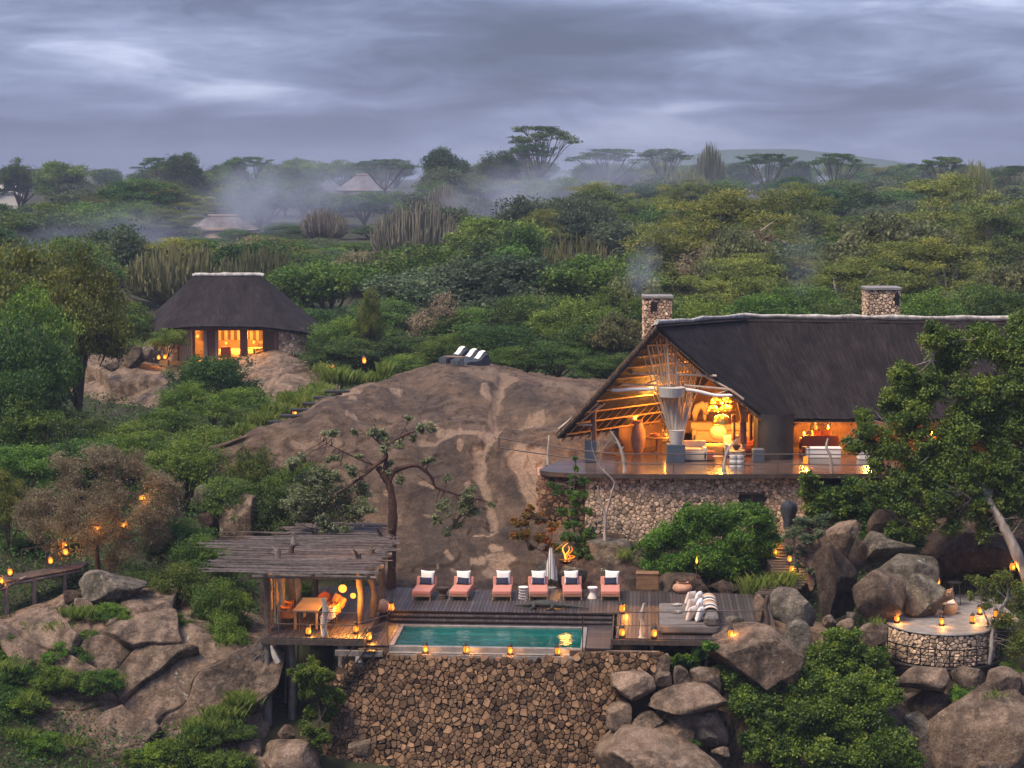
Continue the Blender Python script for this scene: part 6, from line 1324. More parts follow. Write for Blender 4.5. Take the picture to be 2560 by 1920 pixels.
# ------------------------------------------------------------------ lodge interior
def sofa(loc, w, d, m, label, rz=0, back=.75, group=None, seat=.42):
    t = thing('sofa', label, 'sofa', loc, rz, group); b = MB(); b.rbox((0, 0, seat/2+.02), (w, d, seat), .05, seg=2); b.build('base', M[m], t, 50); b = MB(); b.rbox((0, d/2-.1, back/2+.1), (w, .22, back), .07, seg=2); b.build('backrest', M[m], t, 50)
    for s in (-1, 1): b = MB(); b.rbox((s*(w/2-.1), 0, .32), (.2, d, .6), .06, seg=2); b.build('arm', M[m], t, 50)
    b = MB(); b.rbox((0, -.05, seat+.06), (w-.42, d-.3, .13), .05, seg=2, puff=.02); b.build('seat_cushion', M[m], t, 50); return t
def F_(bx, by): p = Q(*b5(bx, by), ZF); return Vector((p.x, p.y, ZF+.005))
def lodge_inside():
    # dome pendants
    g = 'brass dome pendants in the lodge'
    for x, y, r, l in ((1610, 815, .46, 'brass dome pendant high at the back of the cluster'), (1705, 800, .42, 'brass dome pendant touching the rolled blind'), (1578, 885, .42, 'brass dome pendant hanging lowest on the fireplace side'), (1690, 880, .42, 'brass dome pendant in the middle of the cluster'), (1730, 878, .38, 'small brass dome pendant by the forked column'), (1657, 995, .62, 'largest brass dome pendant hanging lowest over the sofas')):
        D = 94.2 if r < .6 else 93.4; p = P(*b5(x, y), D); k = r*.72; h = thing('dome_pendant', l, 'lamp', p, 0, g); b = MB(); n = 8; pr = [(k*math.cos(math.pi/2*i/n)+.004, k*math.sin(math.pi/2*i/n)) for i in range(n+1)]; b.lathe(pr, 22, close=False); b.build('shade', M['brass'], h, 0); b = MB(); b.lathe([(k*.97, .0), (k*.6, k*.55), (.02, k*.8)], 18, close=False); b.build('lining', M['bulbdim'], h, 0); b = MB(); b.tube([(0, 0, k), (0, 0, 8.6-p.z)], .012, 4); b.build('cord', M['black'], h); b = MB(); b.lathe([(.03, k*.98), (.06, k), (.02, k*1.15)], 8); b.build('fitting', M['black'], h)
        lamp(h, (0, -.1, -.08), 42 if r < .6 else 75, .12); lamp(h, (0, -.3, k*1.6), 12, .1)
    sofa(F_(1385, 1330)+Vector((0, .5, 0)), 1.5, .95, 'plume', 'cream armchair glowing amber beside the central plinth'); sofa(F_(1700, 1190)+Vector((0, 1.5, 0)), 3.2, 1.0, 'plume', 'long cream sofa under the largest pendant', 0, .8)
    sofa(F_(1780, 1300)+Vector((0, .6, 0)), 1.0, .85, 'cream', 'pale pink armchair facing the terrace', 0, .85); sofa(F_(1905, 1265)+Vector((0, .6, 0)), .8, .7, 'rust', 'rust red low armchair beside the pier', 0, .6)
    t = thing('coffee_table', 'low table piled with open books among the lodge sofas', 'table', F_(1640, 1275)+Vector((0, .6, 0))); b = MB(); b.rbox((0, 0, .38), (1.5, .9, .06), .01, seg=1); b.build('top', M['honey'], t)
    for x in (-.6, .6):
        for y in (-.35, .35): b = MB(); b.tube([(x, y, 0), (x, y, .36)], .03, 6); b.build('leg', M['timber'], t)
    rg = np.random.default_rng(1)
    for k in range(5): p = t.location+Vector((-.5+.26*k, rg.normal()*.12, .41)); bk = thing('open_book', 'book lying on the low lodge table', 'book', p, rg.normal()*.4, 'books on the low lodge table'); b = MB(); b.rbox((-.1, 0, .025), (.19, .28, .045), .01, seg=1); b.build('page_block', M['plume'], bk); b = MB(); b.rbox((.1, 0, .025), (.19, .28, .045), .01, seg=1); b.build('page_block', M['white'], bk)
    t = thing('ottoman', 'square brown ottoman in front of the low lodge table', 'ottoman', F_(1520, 1325)+Vector((0, .2, 0))); b = MB(); b.rbox((0, 0, .22), (.8, .6, .4), .04, seg=2); b.build('cushion', M['rust'], t, 50); b = MB(); b.box((-.36, -.26, 0), (.36, .26, .03)); b.build('foot', M['black'], t)
    t = thing('wire_chair', 'open wire basket chair near the terrace edge', 'chair', F_(1625, 1365)+Vector((0, .3, 0)))
    for k in range(12): w = math.pi*(.0+1.0*k/11); b = MB(); b.tube([(math.cos(w)*.22, math.sin(w)*.2, .34), (math.cos(w)*.34, math.sin(w)*.3, .72)], .008, 4); b.build('wire', M['rail'], t)
    b = MB(); b.tube([(math.cos(w)*.34, math.sin(w)*.3, .72) for w in np.linspace(0, math.pi, 13)], .012, 5); b.build('rim', M['rail'], t); b = MB(); b.lathe([(.24, .33), (.25, .36), (.01, .37)], 16); b.build('seat', M['clay'], t)
    for a in (-.18, .18):
        for e in (-.16, .18): b = MB(); b.tube([(a*1.3, e*1.3, 0), (a, e, .34)], .01, 4); b.build('leg', M['rail'], t)
    # sideboard with rounded sculptures
    a = F_(1450, 1175); sb = thing('sideboard', 'brown wooden sideboard on the back wall of the lodge', 'sideboard', a+Vector((0, 1.6, 0))); b = MB(); b.rbox((0, 0, .62), (2.1, .5, .55), .02, seg=1); b.build('cabinet', M['wood'], sb); b = MB(); b.rbox((0, 0, .93), (2.3, .58, .06), .01, seg=1); b.build('top', M['wood'], sb)
    for x in (-.9, .9): b = MB(); b.rbox((x, 0, .18), (.1, .4, .36), .01, seg=1); b.build('leg', M['wood'], sb)
    S_ = sb.location
    def vase(x, label):
        v = thing('cream_vase', label, 'vase', S_+Vector((x, 0, .965)), 0, 'cream vases on the sideboard'); b = MB(); b.lathe([(.14, 0), (.27, .2), (.32, .45), (.27, .75), (.1, .95), (.09, 1.05)], 18); b.build('body', M['plume'], v, 0); b = MB(); b.lathe([(.09, 1.05), (.14, 1.12), (.1, 1.12)], 14); b.build('rim', M['plume'], v, 0)
        b = MB(); p = [(.2+.12*math.cos(w), 0, .85+.17*math.sin(w)) for w in np.linspace(-1.4, 1.9, 9)]; b.tube(p, .03, 6); b.build('handle', M['plume'], v, 0)
    vase(-.55, 'tall cream handled vase on the lodge sideboard')
    e = thing('cream_sculpture', 'lumpy cream animal sculpture on the lodge sideboard', 'sculpture', S_+Vector((.2, 0, .965))); b = MB(); b.tube([(-.25, 0, .0), (-.24, 0, .35), (-.12, 0, .68), (.1, 0, .78), (.26, 0, .62), (.3, 0, .3)], [.1, .16, .2, .22, .2, .1], 12); b.build('torso', M['plume'], e, 0); b = MB(); b.tube([(.2, -.02, .74), (.32, -.05, .8), (.4, -.08, .6), (.36, -.1, .3)], [.17, .15, .1, .05], 10); b.build('head', M['plume'], e, 0)
    for x in (-.25, .25): b = MB(); b.tube([(x, .05, 0), (x, .05, .4)], .09, 8); b.build('leg', M['plume'], e, 0)
    pot(*b5(1625, 1140), 95, .85, .75, 'plume', 'round cream jar behind the lodge sofa', 'round_jar', 'jar')
    # tall urn and small table on the fireplace side
    pot(*b5(912, 1262), 94.2, .7, 1.6, 'clay', 'tall slender clay urn by the lodge fireplace', 'tall_urn', 'urn')
    t = thing('side_table', 'small set table beside the tall clay urn', 'table', F_(1085, 1262)+Vector((0, .4, 0))); b = MB(); b.lathe([(.62, .7), (.62, .74), (.01, .745)], 22); b.build('top', M['wood'], t); b = MB(); b.lathe([(.3, 0), (.08, .08), (.07, .6), (.2, .7)], 14); b.build('pedestal', M['wood'], t, 50)
    bo = thing('fruit_bowl', 'shallow clay bowl on the small set table', 'bowl', t.location+Vector((-.1, 0, .748))); b = MB(); b.lathe([(.1, 0), (.22, .08), (.26, .14), (.23, .14), (.05, .03)], 16); b.build('bowl', M['clay'], bo, 50); b = MB(); b.lathe([(.02, .06), (.13, .1), (.1, .18), (.01, .2)], 10); b.build('fruit', M['rust'], bo, 0)
    lantern(t.location+Vector((.42, -.1, .748)), 'small table lamp glowing against the cord-wrapped column', .7, 14)
    for x, l in ((1765, 'banded pot on the terrace, on the driftwood post side'), (1815, 'banded pot on the terrace, on the pier side')):
        p = F_(x, 1380); t = thing('banded_pot', l, 'pot', p, 0, 'banded pots on the terrace'); b = MB(); b.lathe([(.19, 0), (.2, .1), (.19, .42)], 18); b.build('body', M['pot_stripe'], t, 50); b = MB(); b.lathe([(.19, .42), (.21, .5), (.21, .56), (.02, .57)], 18); b.build('lid', M['white'], t, 50)
    t = thing('wood_bowl', 'dark wooden bowl on the pale low stool', 'bowl', F_(1790, 1330)+Vector((0, .25, .5))); b = MB(); b.lathe([(.08, 0), (.16, .1), (.2, .24), (.17, .24), (.04, .06)], 16); b.build('bowl', M['timber'], t, 50); b = MB(); b.lathe([(.1, -.02), (.1, 0)], 12); b.build('foot', M['timber'], t)
    t = thing('low_stool', 'pale round stool under the wooden bowl', 'stool', F_(1790, 1330)+Vector((0, .25, 0))); b = MB(); b.lathe([(.4, .42), (.42, .45), (.4, .48), (.01, .482)], 20); b.build('seat', M['honey'], t, 40)
    for k in range(3): w = k*2.1; b = MB(); b.tube([(math.cos(w)*.3, math.sin(w)*.3, 0), (math.cos(w)*.22, math.sin(w)*.22, .42)], .025, 6); b.build('leg', M['honey'], t)
    # right-hand room
    Z = lambda x, y: (1940+x/6.144, 1000+y/6.144)
    def FR(x, y): p = Q(*Z(x, y), ZF); return Vector((p.x, p.y, ZF+.005))
    t = thing('white_bench', 'long white box bench in the right-hand lodge room', 'bench', FR(740, 893)+Vector((0, .3, 0))); b = MB(); b.rbox((0, 0, .2), (1.6, .55, .4), .02, seg=1); b.build('base', M['white'], t); b = MB(); b.rbox((0, 0, .44), (1.66, .6, .07), .02, seg=1); b.build('seat_pad', M['white'], t)
    t = thing('white_bench', 'second white bench glimpsed through the tree leaves', 'bench', FR(1450, 920)+Vector((0, .3, 0))); b = MB(); b.rbox((0, 0, .2), (1.1, .55, .4), .02, seg=1); b.build('base', M['white'], t); b = MB(); b.rbox((0, 0, .44), (1.16, .6, .07), .02, seg=1); b.build('seat_pad', M['white'], t)
    s = sofa(FR(740, 860)+Vector((0, 1.6, 0)), 1.8, .85, 'rust', 'brown sofa with orange cushions behind the white bench', math.pi, .7)
    for x, l in ((-.1, 'orange cushion on the brown sofa, pier side'), (.35, 'orange cushion on the brown sofa, tree side')): p = link('pillow', ME_O, None, s.location+Vector((x, .05, .6)), (R(-10), R(x*20), 0)); tag(p, l, 'pillow', 'orange cushions on the brown sofa')
    p = FR(455, 985); t = thing('floor_lantern', 'tall open frame lantern with a fat candle on the terrace', 'lantern', p)
    for x in (-.15, .15):
        for y in (-.15, .15): b = MB(); b.tube([(x, y, 0), (x, y, .8)], .012, 4); b.build('bar', M['metal'], t)
    b = MB(); b.box((-.17, -.17, .78), (.17, .17, .8)); b.build('top_plate', M['metal'], t); b = MB(); b.box((-.17, -.17, 0), (.17, .17, .02)); b.build('base_plate', M['metal'], t); b = MB(); b.lathe([(.1, .02), (.11, .2), (.1, .34), (.02, .36)], 14); b.build('candle', M['glow'], t, 50); lamp(t, (0, -.25, .3), 10)
    # flower spray catching the light on the back wall
    rg = np.random.default_rng(5); v = FR(720, 840)+Vector((0, 3.0, .0)); t = thing('dried_bouquet', 'dried golden bouquet in a jar against the back wall', 'plant', v); b = MB(); b.lathe([(.14, .7), (.2, .9), (.12, 1.2), (.13, 1.25)], 14); b.lathe([(.3, 0), (.3, .7)], 14); b.build('jar', M['timber'], t, 40); pts, ti = clump_points([(0, 0, 1.7, .7, .4, .35), (.3, 0, 1.85, .5, .3, .3)], 500, rg, .3); link('flowers', leaf_mesh('flowers', pts, .16, ti, LM['autumn'], rg), t)
    # warm wall lights in the rooms
    for x, y, D, w in ((560, 890, 92.4, 180), (760, 860, 93.6, 200), (1060, 720, 94.0, 240), (1420, 660, 94.3, 170), (880, 960, 95.0, 120)):
        p = P(*b5(x, y), D); t = thing('uplight', 'small brass uplight fixed to the rafters of the gable', 'lamp', p, 0, 'uplights in the gable'); b = MB(); b.lathe([(.03, -.1), (.06, 0), (.055, .0), (.02, -.06)], 10); b.build('cup', M['brass'], t, 50); b = MB(); b.lathe([(.04, 0), (.03, .02), (.005, .03)], 8); b.build('bulb', M['bulb'], t); lamp(t, (0, 0, .1), w, .08)
    for x, y, D, w, l in ((2010, 1085, 95.5, 110, 'wall lamp behind the pier in the right-hand room'), (2070, 1068, 96.8, 120, 'wall lamp above the dried bouquet'), (2170, 1075, 95, 120, 'wall lamp hidden by the dark tree'), (2330, 1085, 95, 110, 'wall lamp far along the right-hand room')):
        p = P(x, y, D); t = thing('wall_lamp', l, 'lamp', p, 0, 'wall lamps in the right-hand room'); b = MB(); b.lathe([(.05, -.1), (.07, .0), (.05, .1)], 10); b.build('shade', M['brass'], t, 50); b = MB(); b.lathe([(.045, .1), (.02, .13), (.004, .14)], 8); b.build('bulb', M['bulb'], t); lamp(t, (0, -.25, .1), w, .1)
M['brass'] = mat('brass', (.62, .38, .08), (.70, .46, .12), .3, scale=4, metal=.85)
M['bulbdim'] = glowmat('pendant_lining', (1.0, .45, .08), 1.6)
lodge_inside()
# ------------------------------------------------------------------ hut furniture
def hut_inside():
    yF = 153-3.75; zg = 3.37
    def at(u, D): p = P(*b4(u, 1040), D); return Vector((p.x, D, zg))
    t = thing('hut_table', 'round pedestal table inside the right hut door', 'table', at(1395, yF+.7)); b = MB(); b.lathe([(.62, .88), (.64, .92), (.01, .93)], 20); b.build('top', M['honey'], t); b = MB(); b.lathe([(.3, 0), (.07, .1), (.06, .8), (.15, .88)], 12); b.build('pedestal', M['timber'], t, 50)
    t = thing('hut_armchair', 'brown armchair seen from behind in the middle hut door', 'chair', at(1090, yF+.8)); b = MB(); b.rbox((0, 0, .35), (.75, .7, .35), .06, seg=2); b.build('seat', M['rust'], t, 50); b = MB(); b.rbox((0, -.3, .65), (.78, .14, .75), .06, seg=2); b.build('backrest', M['rust'], t, 50)
    for x in (-.3, .3): b = MB(); b.tube([(x, -.25, 0), (x, -.25, .2)], .03, 6); b.build('leg', M['timber'], t)
    t = thing('hut_bed', 'cream bed deep inside the hut behind the middle door', 'bed', at(1180, yF+3)); b = MB(); b.rbox((0, 0, .4), (3.2, 1.6, .5), .06, seg=2); b.build('mattress', M['plume'], t, 50); b = MB(); b.rbox((0, .8, .8), (3.4, .12, .9), .04, seg=2); b.build('headboard', M['wood'], t)
    for u, v, l in ((770, 800, 'candle lamp hanging in the left hut door'), (1085, 875, 'bedside lamp glowing in the middle hut door'), (1390, 865, 'candles glowing over the hut table'), (1525, 890, 'small lamp behind the dim hut pane')):
        p = P(*b4(u, v), yF+.5 if u > 1500 else yF+1.5); h = thing('hut_lamp', l, 'lamp', p, 0, 'lamps inside the hut'); b = MB(); b.lathe([(.03, -.12), (.1, -.04), (.1, .06), (.02, .14)], 12); b.build('globe', M['bulb'], h, 0); b = MB(); b.tube([(0, 0, .14), (0, 0, 6.4-p.z)], .008, 4); b.build('cord', M['black'], h)
    # planter with aloes
    p = P(*b4(1990, 1110), 148.6); t = thing('stone_planter', 'low stone planter of aloes at the hut corner', 'planter', (p.x, 148.6, p.z-.15)); b = MB(); b.lathe([(1.15, 0), (1.2, .3), (1.15, .55), (.01, .5)], 22); b.build('rim_wall', M['stonel'], t, 40)
    rg = np.random.default_rng(9)
    for k in range(9):
        c = Vector((rg.uniform(-1, .8), rg.uniform(-.7, .4), .5)); a = thing('aloe', 'spiky green aloe growing in the hut planter', 'plant', t.location+c, 0, 'aloes in the hut planter'); b = MB()
        for j in range(14): w = rg.uniform(0, 6.28); l = rg.uniform(.5, .95); e = Vector((math.cos(w)*l*.55, math.sin(w)*l*.55, l*.85)); q = Vector((-math.sin(w), math.cos(w), 0))*.05; m_ = e*.5+Vector((0, 0, .06)); b.add([-q*1.2, q*1.2, m_+q, m_-q, e], [(0, 1, 2, 3), (3, 2, 4)], float(rg.uniform(.2, .9)))
        b.build('leaves', LM['blue'], a)
hut_inside()
# basket and table on the round terrace, robe on the wall
def terrace_things():
    p = Q(*c4(1825, 592), TER.z+.02); t = thing('wicker_basket', 'round wicker basket of rolled towels beside the terrace boulder', 'basket', p); b = MB(); b.lathe([(.24, 0), (.3, .12), (.31, .36), (.28, .4), (.2, .3)], 20); b.build('basket', M['wicker'], t, 50)
    for k in range(4): b = MB(); b.tube([(-.18+.05*k, -.12+.08*k, .42), (.18, -.1+.08*k, .44+.02*k)], .06, 8); b.build('towel', M['cream'], t, 60)
    p = Q(*c4(1880, 585), TER.z+.01); t = thing('round_table', 'small dark metal table on the round terrace', 'table', p+Vector((0, 1.2, 0))); b = MB(); b.lathe([(.3, .95), (.3, .98), (.01, .985)], 18); b.build('top', M['metal'], t)
    for k in range(3): w = k*2.1; b = MB(); b.tube([(math.cos(w)*.28, math.sin(w)*.28, 0), (math.cos(w)*.2, math.sin(w)*.2, .95)], .02, 5); b.build('leg', M['rail'], t)
    a = P(*b6(165, 915), 87.6); t = thing('draped_figure', 'slate blue hooded robe shape standing against the terrace wall', 'sculpture', (a.x, 87.6, a.z-.1)); G_ = []
    for i in range(25):
        w = 2*math.pi*i/24; G_.append([(math.cos(w)*r_*(1+.3*math.sin(w*6+z_*2)*f)+.06*math.sin(w*2), math.sin(w)*r_*.7, z_) for f, r_, z_ in ((1, .17, 0), (1, .2, .35), (.9, .27, .7), (.7, .33, .95), (.4, .31, 1.12), (.2, .19, 1.23), (0, .01, 1.27))])
    b = MB(); b.grid(G_); b.build('robe', M['bean'], t, 0); b = MB(); b.tube([(.0, 0, .0), (.0, 0, .1)], .2, 10); b.build('foot', M['timber'], t)
    p = P(*c4(908, 205), 87.4); t = thing('stone_basin', 'pale stone basin at the head of the plank stair', 'basin', p); b = MB(); b.lathe([(.2, 0), (.32, .1), (.42, .16), (.4, .18), (.1, .1)], 20); b.build('bowl', M['concrete'], t, 50); b = MB(); b.lathe([(.15, -.6), (.2, 0)], 12); b.build('pedestal', M['concrete'], t, 50)
terrace_things()
# ------------------------------------------------------------------ boulders
BL = [
 (885, 468, 1135, 674, 75.6, 'rockg', 'pale green-grey block of a boulder at the deck end', c4, .5, 6, 8), (1120, 235, 1355, 612, 78.2, 'rockd', 'tall dark upright boulder beside the plank stair', c4, .55, 6, 4), (1068, 160, 1172, 485, 79.4, 'rock', 'slim tan boulder standing against the tall dark one', c4, .7, 5, 0), (1178, 110, 1352, 330, 80.4, 'rock', 'brown pointed boulder behind the tall dark one', c4, .7, 5, 0),
 (1352, 178, 1648, 330, 80.8, 'rockg', 'boulder splashed with white lichen under the dark tree', c4, .65, 7, 0), (1395, 295, 1775, 470, 79.4, 'rockg', 'broad grey boulder at the back of the terrace pile', c4, .7, 6, -6), (1316, 370, 1602, 645, 77.3, 'rock', 'big rounded tan boulder at the front of the terrace pile', c4, .6, 6, 5), (1585, 395, 1802, 615, 78.2, 'rockg', 'grey boulder leaning on the tan one by the terrace', c4, .65, 6, 0), (1785, 462, 1856, 580, 79.2, 'rockp', 'small pinkish boulder behind the wicker basket', c4, .8, 4, 0),
 (1630, 160, 2330, 480, 84, 'rockd', 'huge dark rock face behind the round terrace', c4, .6, 6, 0), (1395, 55, 1565, 200, 82.5, 'rockd', 'dark boulder half under the hanging tree', c4, .8, 5, 0), (550, 668, 1052, 945, 73.4, 'rock', 'large brown boulder with a white lichen edge below the deck', c4, .65, 6, -10), (955, 635, 1115, 850, 74.4, 'rockg', 'grey-green boulder wedged under the pale block', c4, .6, 6, 12), (798, 495, 872, 665, 76.2, 'rock', 'narrow boulder poking through the deck end', c4, .7, 5, 0), (656, 606, 758, 660, 75.4, 'rockg', 'small mottled rock lying on the deck', c4, .8, 5, 0),
 (1340, 648, 1512, 760, 75.6, 'rockp', 'low pinkish boulder beside the terrace rim', c4, .7, 5, 0), (1160, 603, 1243, 690, 76, 'rock', 'round brown cobble below the tall dark boulder', c4, .9, 3, 0), (1228, 622, 1328, 705, 75.8, 'rock', 'egg-shaped brown cobble next to the vine', c4, .9, 3, 0), (1282, 585, 1340, 636, 76.4, 'rockg', 'small pale cobble against the tan boulder', c4, .9, 4, 0),
 (243, 975, 668, 1115, 71.7, 'rockp', 'long flat slab lying across the boulder pile', c4, .5, 5, -3), (52, 900, 292, 1042, 72.2, 'rockp', 'tapered tan boulder at the end of the stone wall', c4, .65, 5, -14), (278, 900, 378, 995, 72.4, 'rock', 'small round boulder above the long slab', c4, .85, 4, 0), (378, 865, 472, 980, 72.6, 'rock', 'upright brown boulder below the leafy creeper', c4, .7, 5, -15), (465, 868, 635, 990, 72.6, 'rock', 'angular brown boulder left of the vine mound', c4, .6, 6, 4), (28, 1060, 168, 1200, 71.9, 'rockp', 'blunt tan boulder at the foot of the stone wall', c4, .7, 5, 0), (126, 1112, 338, 1240, 71.6, 'rock', 'wedge-shaped boulder under the long slab', c4, .6, 6, -12), (330, 1095, 672, 1295, 71.9, 'rock', 'wide shadowed boulder beneath the long slab', c4, .6, 6, 0), (345, 1175, 492, 1305, 71.2, 'rockp', 'triangular tan rock fragment low in the pile', c4, .6, 7, 30), (465, 1175, 615, 1290, 71.3, 'rockg', 'grey cracked rock low in the pile', c4, .6, 7, 20), (-40, 1205, 655, 1480, 70.7, 'rockp', 'great flat-topped slab at the bottom with an orange face', c4, .5, 5, 10), (578, 1285, 680, 1345, 70.9, 'rock', 'small flat stone in front of the vine mound', c4, .8, 5, 0), (262, 800, 372, 965, 72.9, 'rock', 'steep brown rock behind the end of the stone wall', c4, .7, 6, 25),
 (1983, 883, 2198, 1018, 73.4, 'rockp', 'smooth domed boulder below the terrace railing', c4, .75, 4, 0), (1830, 868, 2012, 998, 73.8, 'rock', 'blocky boulder under the terrace footing', c4, .55, 6, 0), (1550, 880, 1825, 1002, 73.8, 'rock', 'wide blocky boulder under the terrace railing', c4, .5, 6, 0), (1680, 985, 2320, 1440, 72.6, 'rockp', 'enormous pale tan boulder in the lower corner', c4, .62, 7, 8), (2160, 890, 2300, 1020, 73.8, 'rockp', 'rounded boulder past the smooth domed one', c4, .7, 5, 0), (1588, 1120, 1725, 1300, 73, 'rockg', 'grey boulder between vine and the enormous tan one', c4, .7, 5, 0), (1600, 985, 1900, 1160, 74.2, 'rockd', 'dark recessed rock above the enormous tan boulder', c4, .65, 6, 0),
 (390, 690, 728, 856, 78, 'rockg', 'mossy grey slab below the dry brown tree', c5, .6, 5, 6), (955, 265, 1082, 410, 88, 'rockg', 'grey boulder with a pale cap above the stick roof', c5, .65, 5, 0), (1075, 318, 1300, 580, 86.5, 'rock', 'big brown streaked boulder behind the stick roof', c5, .75, 4, 0), (980, 395, 1080, 540, 86.8, 'rockd', 'dark boulder beside the brown streaked one', c5, .7, 5, 0), (355, 825, 460, 920, 77, 'rockp', 'pink stone under the mossy slab', c5, .7, 6, 0), (295, 920, 360, 990, 76.4, 'rock', 'small brown stone among the slope shrubs', c5, .8, 5, 0), (215, 995, 370, 1100, 75.8, 'rockg', 'smooth grey boulder above the cliff', c5, .8, 4, 0), (445, 1055, 550, 1155, 75.2, 'rockg', 'lichen-spotted stone on the cliff top', c5, .8, 5, 0), (535, 1110, 612, 1200, 75, 'rock', 'small tan stone on the cliff crack', c5, .8, 5, 0), (310, 780, 420, 880, 78, 'rockd', 'dark stone under the walkway', c5, .8, 5, 0),
 (600, 1383, 722, 1495, 73, 'rock', 'tan boulder under the pavilion stilts', c2, .75, 5, 0), (500, 1485, 890, 1720, 71.8, 'rockp', 'large smooth pale boulder at the bottom by the wall', c2, .7, 5, 6), (245, 1368, 432, 1475, 73.2, 'rock', 'brown boulder left of the pavilion stilts', c2, .7, 5, 0), (335, 1485, 525, 1680, 72, 'rockp', 'cracked pale boulder at the bottom left of the stilts', c2, .6, 7, 10), (1060, 1475, 1215, 1590, 71.4, 'rockp', 'smooth tan boulder set into the stone wall', c2, .8, 4, 0),
 (733, 555, 892, 692, 138, 'rock', 'largest brown boulder beside the hut', c6, .6, 6, 15), (632, 545, 765, 645, 140, 'rock', 'orange-tinted boulder behind the largest one by the hut', c6, .7, 5, 0), (605, 625, 732, 712, 137, 'rock', 'rounded boulder at the foot of the hut rocks', c6, .8, 4, 0), (528, 543, 640, 608, 142, 'rock', 'flat boulder topping the hut rocks', c6, .7, 5, 0), (825, 555, 935, 645, 141, 'rock', 'boulder tucked between the hut and the largest one', c6, .7, 5, 0), (885, 555, 970, 645, 143, 'rockp', 'pointed pale boulder closest to the hut wall', c6, .7, 5, 20), (465, 588, 545, 685, 140, 'rockd', 'dark boulder at the edge of the hut rocks', c6, .7, 5, 0),
 (1002, 212, 1172, 345, 83.4, 'rockg', 'rounded lichen boulder behind the fifth lounger', c3, .8, 4, 0), (1555, 255, 1835, 395, 82.9, 'rockd', 'low dark boulder behind the daybeds', c3, .7, 5, 0), (1835, 285, 2015, 385, 82.9, 'rockd', 'low dark rock below the spiky plants', c3, .7, 5, 0), (1160, 70, 1420, 260, 85.6, 'rockg', 'pale rock hump below the terrace wall', c3, .75, 4, -8), (870, 190, 1010, 345, 83.8, 'rockg', 'grey rock behind the closed parasol', c3, .8, 4, 20),
]
for i, (x0, y0, x1, y1, D, m, l, cv, bl, cu, ti) in enumerate(BL): boulder(x0, y0, x1, y1, D, m, l, 500+i, cv, bl, cu, .8, ti)

# ------------------------------------------------------------------ single plants near the buildings
def cpl(cv, lst, D): return [(cv(x, y)[0], cv(x, y)[1], r/{c2: 2.5917, c3: 2.212, c4: 2.0868, c5: 1.9743, c6: 2.4578, b1: 2.5136, b6: 2.3045, c1: 1.7556, b4: 4.424}[cv], D+random.uniform(-.5, .5)) for x, y, r in lst]
# round hedge below the terrace
custom_plant('hedge_bush', 'big rounded bright green bush at the foot of the terrace wall', 'bush', [([(1700, 1490, 84.5), (1720, 1430, 84.4), (1760, 1380, 84.4)], .09, .04), ([(1700, 1490, 84.5), (1800, 1400, 84.6), (1860, 1340, 84.6)], .08, .03)],
  [(1640, 1370, 55, 84.6), (1690, 1330, 60, 84.6), (1760, 1310, 65, 84.6), (1830, 1295, 60, 84.8), (1890, 1310, 55, 84.8), (1900, 1370, 50, 84.8), (1840, 1370, 65, 84.2), (1760, 1390, 65, 84.0), (1690, 1410, 55, 83.9), (1800, 1430, 50, 83.8), (1870, 1420, 45, 84.2), (1640, 1420, 40, 84.2), (1720, 1290, 40, 85), (1930, 1340, 30, 84.8)], 90000, .105, 'bright', 'bark', 61, P(1760, 1490, 84.6), sub=12)
# vine mound
_vm = lambda L: [(x, y, r*1.22, D-1.6+np.interp(y, [1600, 1730, 1830, 1920], [2.6, 1.6, .9, .1])) for x, y, r, D in L]
custom_plant('vine_mound', 'dense green creeper pouring over the boulders below the deck', 'vine', None, _vm(cpl(c4, [(1250, 740, 90), (1190, 850, 110), (1330, 830, 100), (1450, 830, 70), (1120, 960, 110), (1280, 960, 120), (1430, 950, 100), (1060, 1060, 120), (1230, 1090, 130), (1400, 1080, 120), (1530, 1010, 60), (960, 1120, 120), (850, 1040, 90), (760, 1060, 90), (1100, 1210, 130), (1300, 1230, 140), (1480, 1190, 100), (1560, 1280, 90), (860, 1180, 90), (800, 1290, 80), (1180, 1350, 130), (1400, 1360, 140), (1580, 1380, 100), (960, 1330, 80), (700, 930, 70), (640, 900, 50), (1000, 1230, 110), (1200, 1000, 120), (1350, 1150, 130), (1080, 1120, 120), (1500, 1300, 110), (900, 1250, 90)], 72.6)), 230000, .10, 'bright', 'bark', 62, P(*c4(1250, 1390), 72.4), aspect=.75, sub=11, shell=.5, pn=('stems', 'leaves'))
custom_plant('vine_patch', 'broad-leaved creeper spilling from under the deck', 'vine', None, cpl(c4, [(380, 860, 40), (440, 830, 45), (510, 800, 45), (570, 770, 40), (420, 880, 30), (480, 850, 40)], 73.2), 3200, .21, 'bright', 'bark', 63, P(*c4(450, 890), 73.2), aspect=.9, pn=('stems', 'leaves'))
# tree by the pavilion stilts
custom_plant('young_tree', 'bright feathery young tree growing in front of the pavilion stilts', 'tree', [([(790, 1900, 72.2), (800, 1800, 72.2), (785, 1700, 72.3)], .08, .03), ([(800, 1800, 72.2), (830, 1740, 72.2)], .04, .02)], cpl(c2, [(830, 980, 60), (760, 1050, 70), (860, 1070, 90), (940, 1060, 60), (800, 1160, 80), (920, 1180, 90), (1000, 1190, 60), (830, 1290, 70), (930, 1310, 80), (800, 1400, 70), (880, 1450, 80), (860, 1540, 50), (700, 1040, 35)], 72.3), 42000, .11, 'bright', 'bark', 64, P(790, 1900, 72.2), aspect=.38, shell=.1, sub=9)
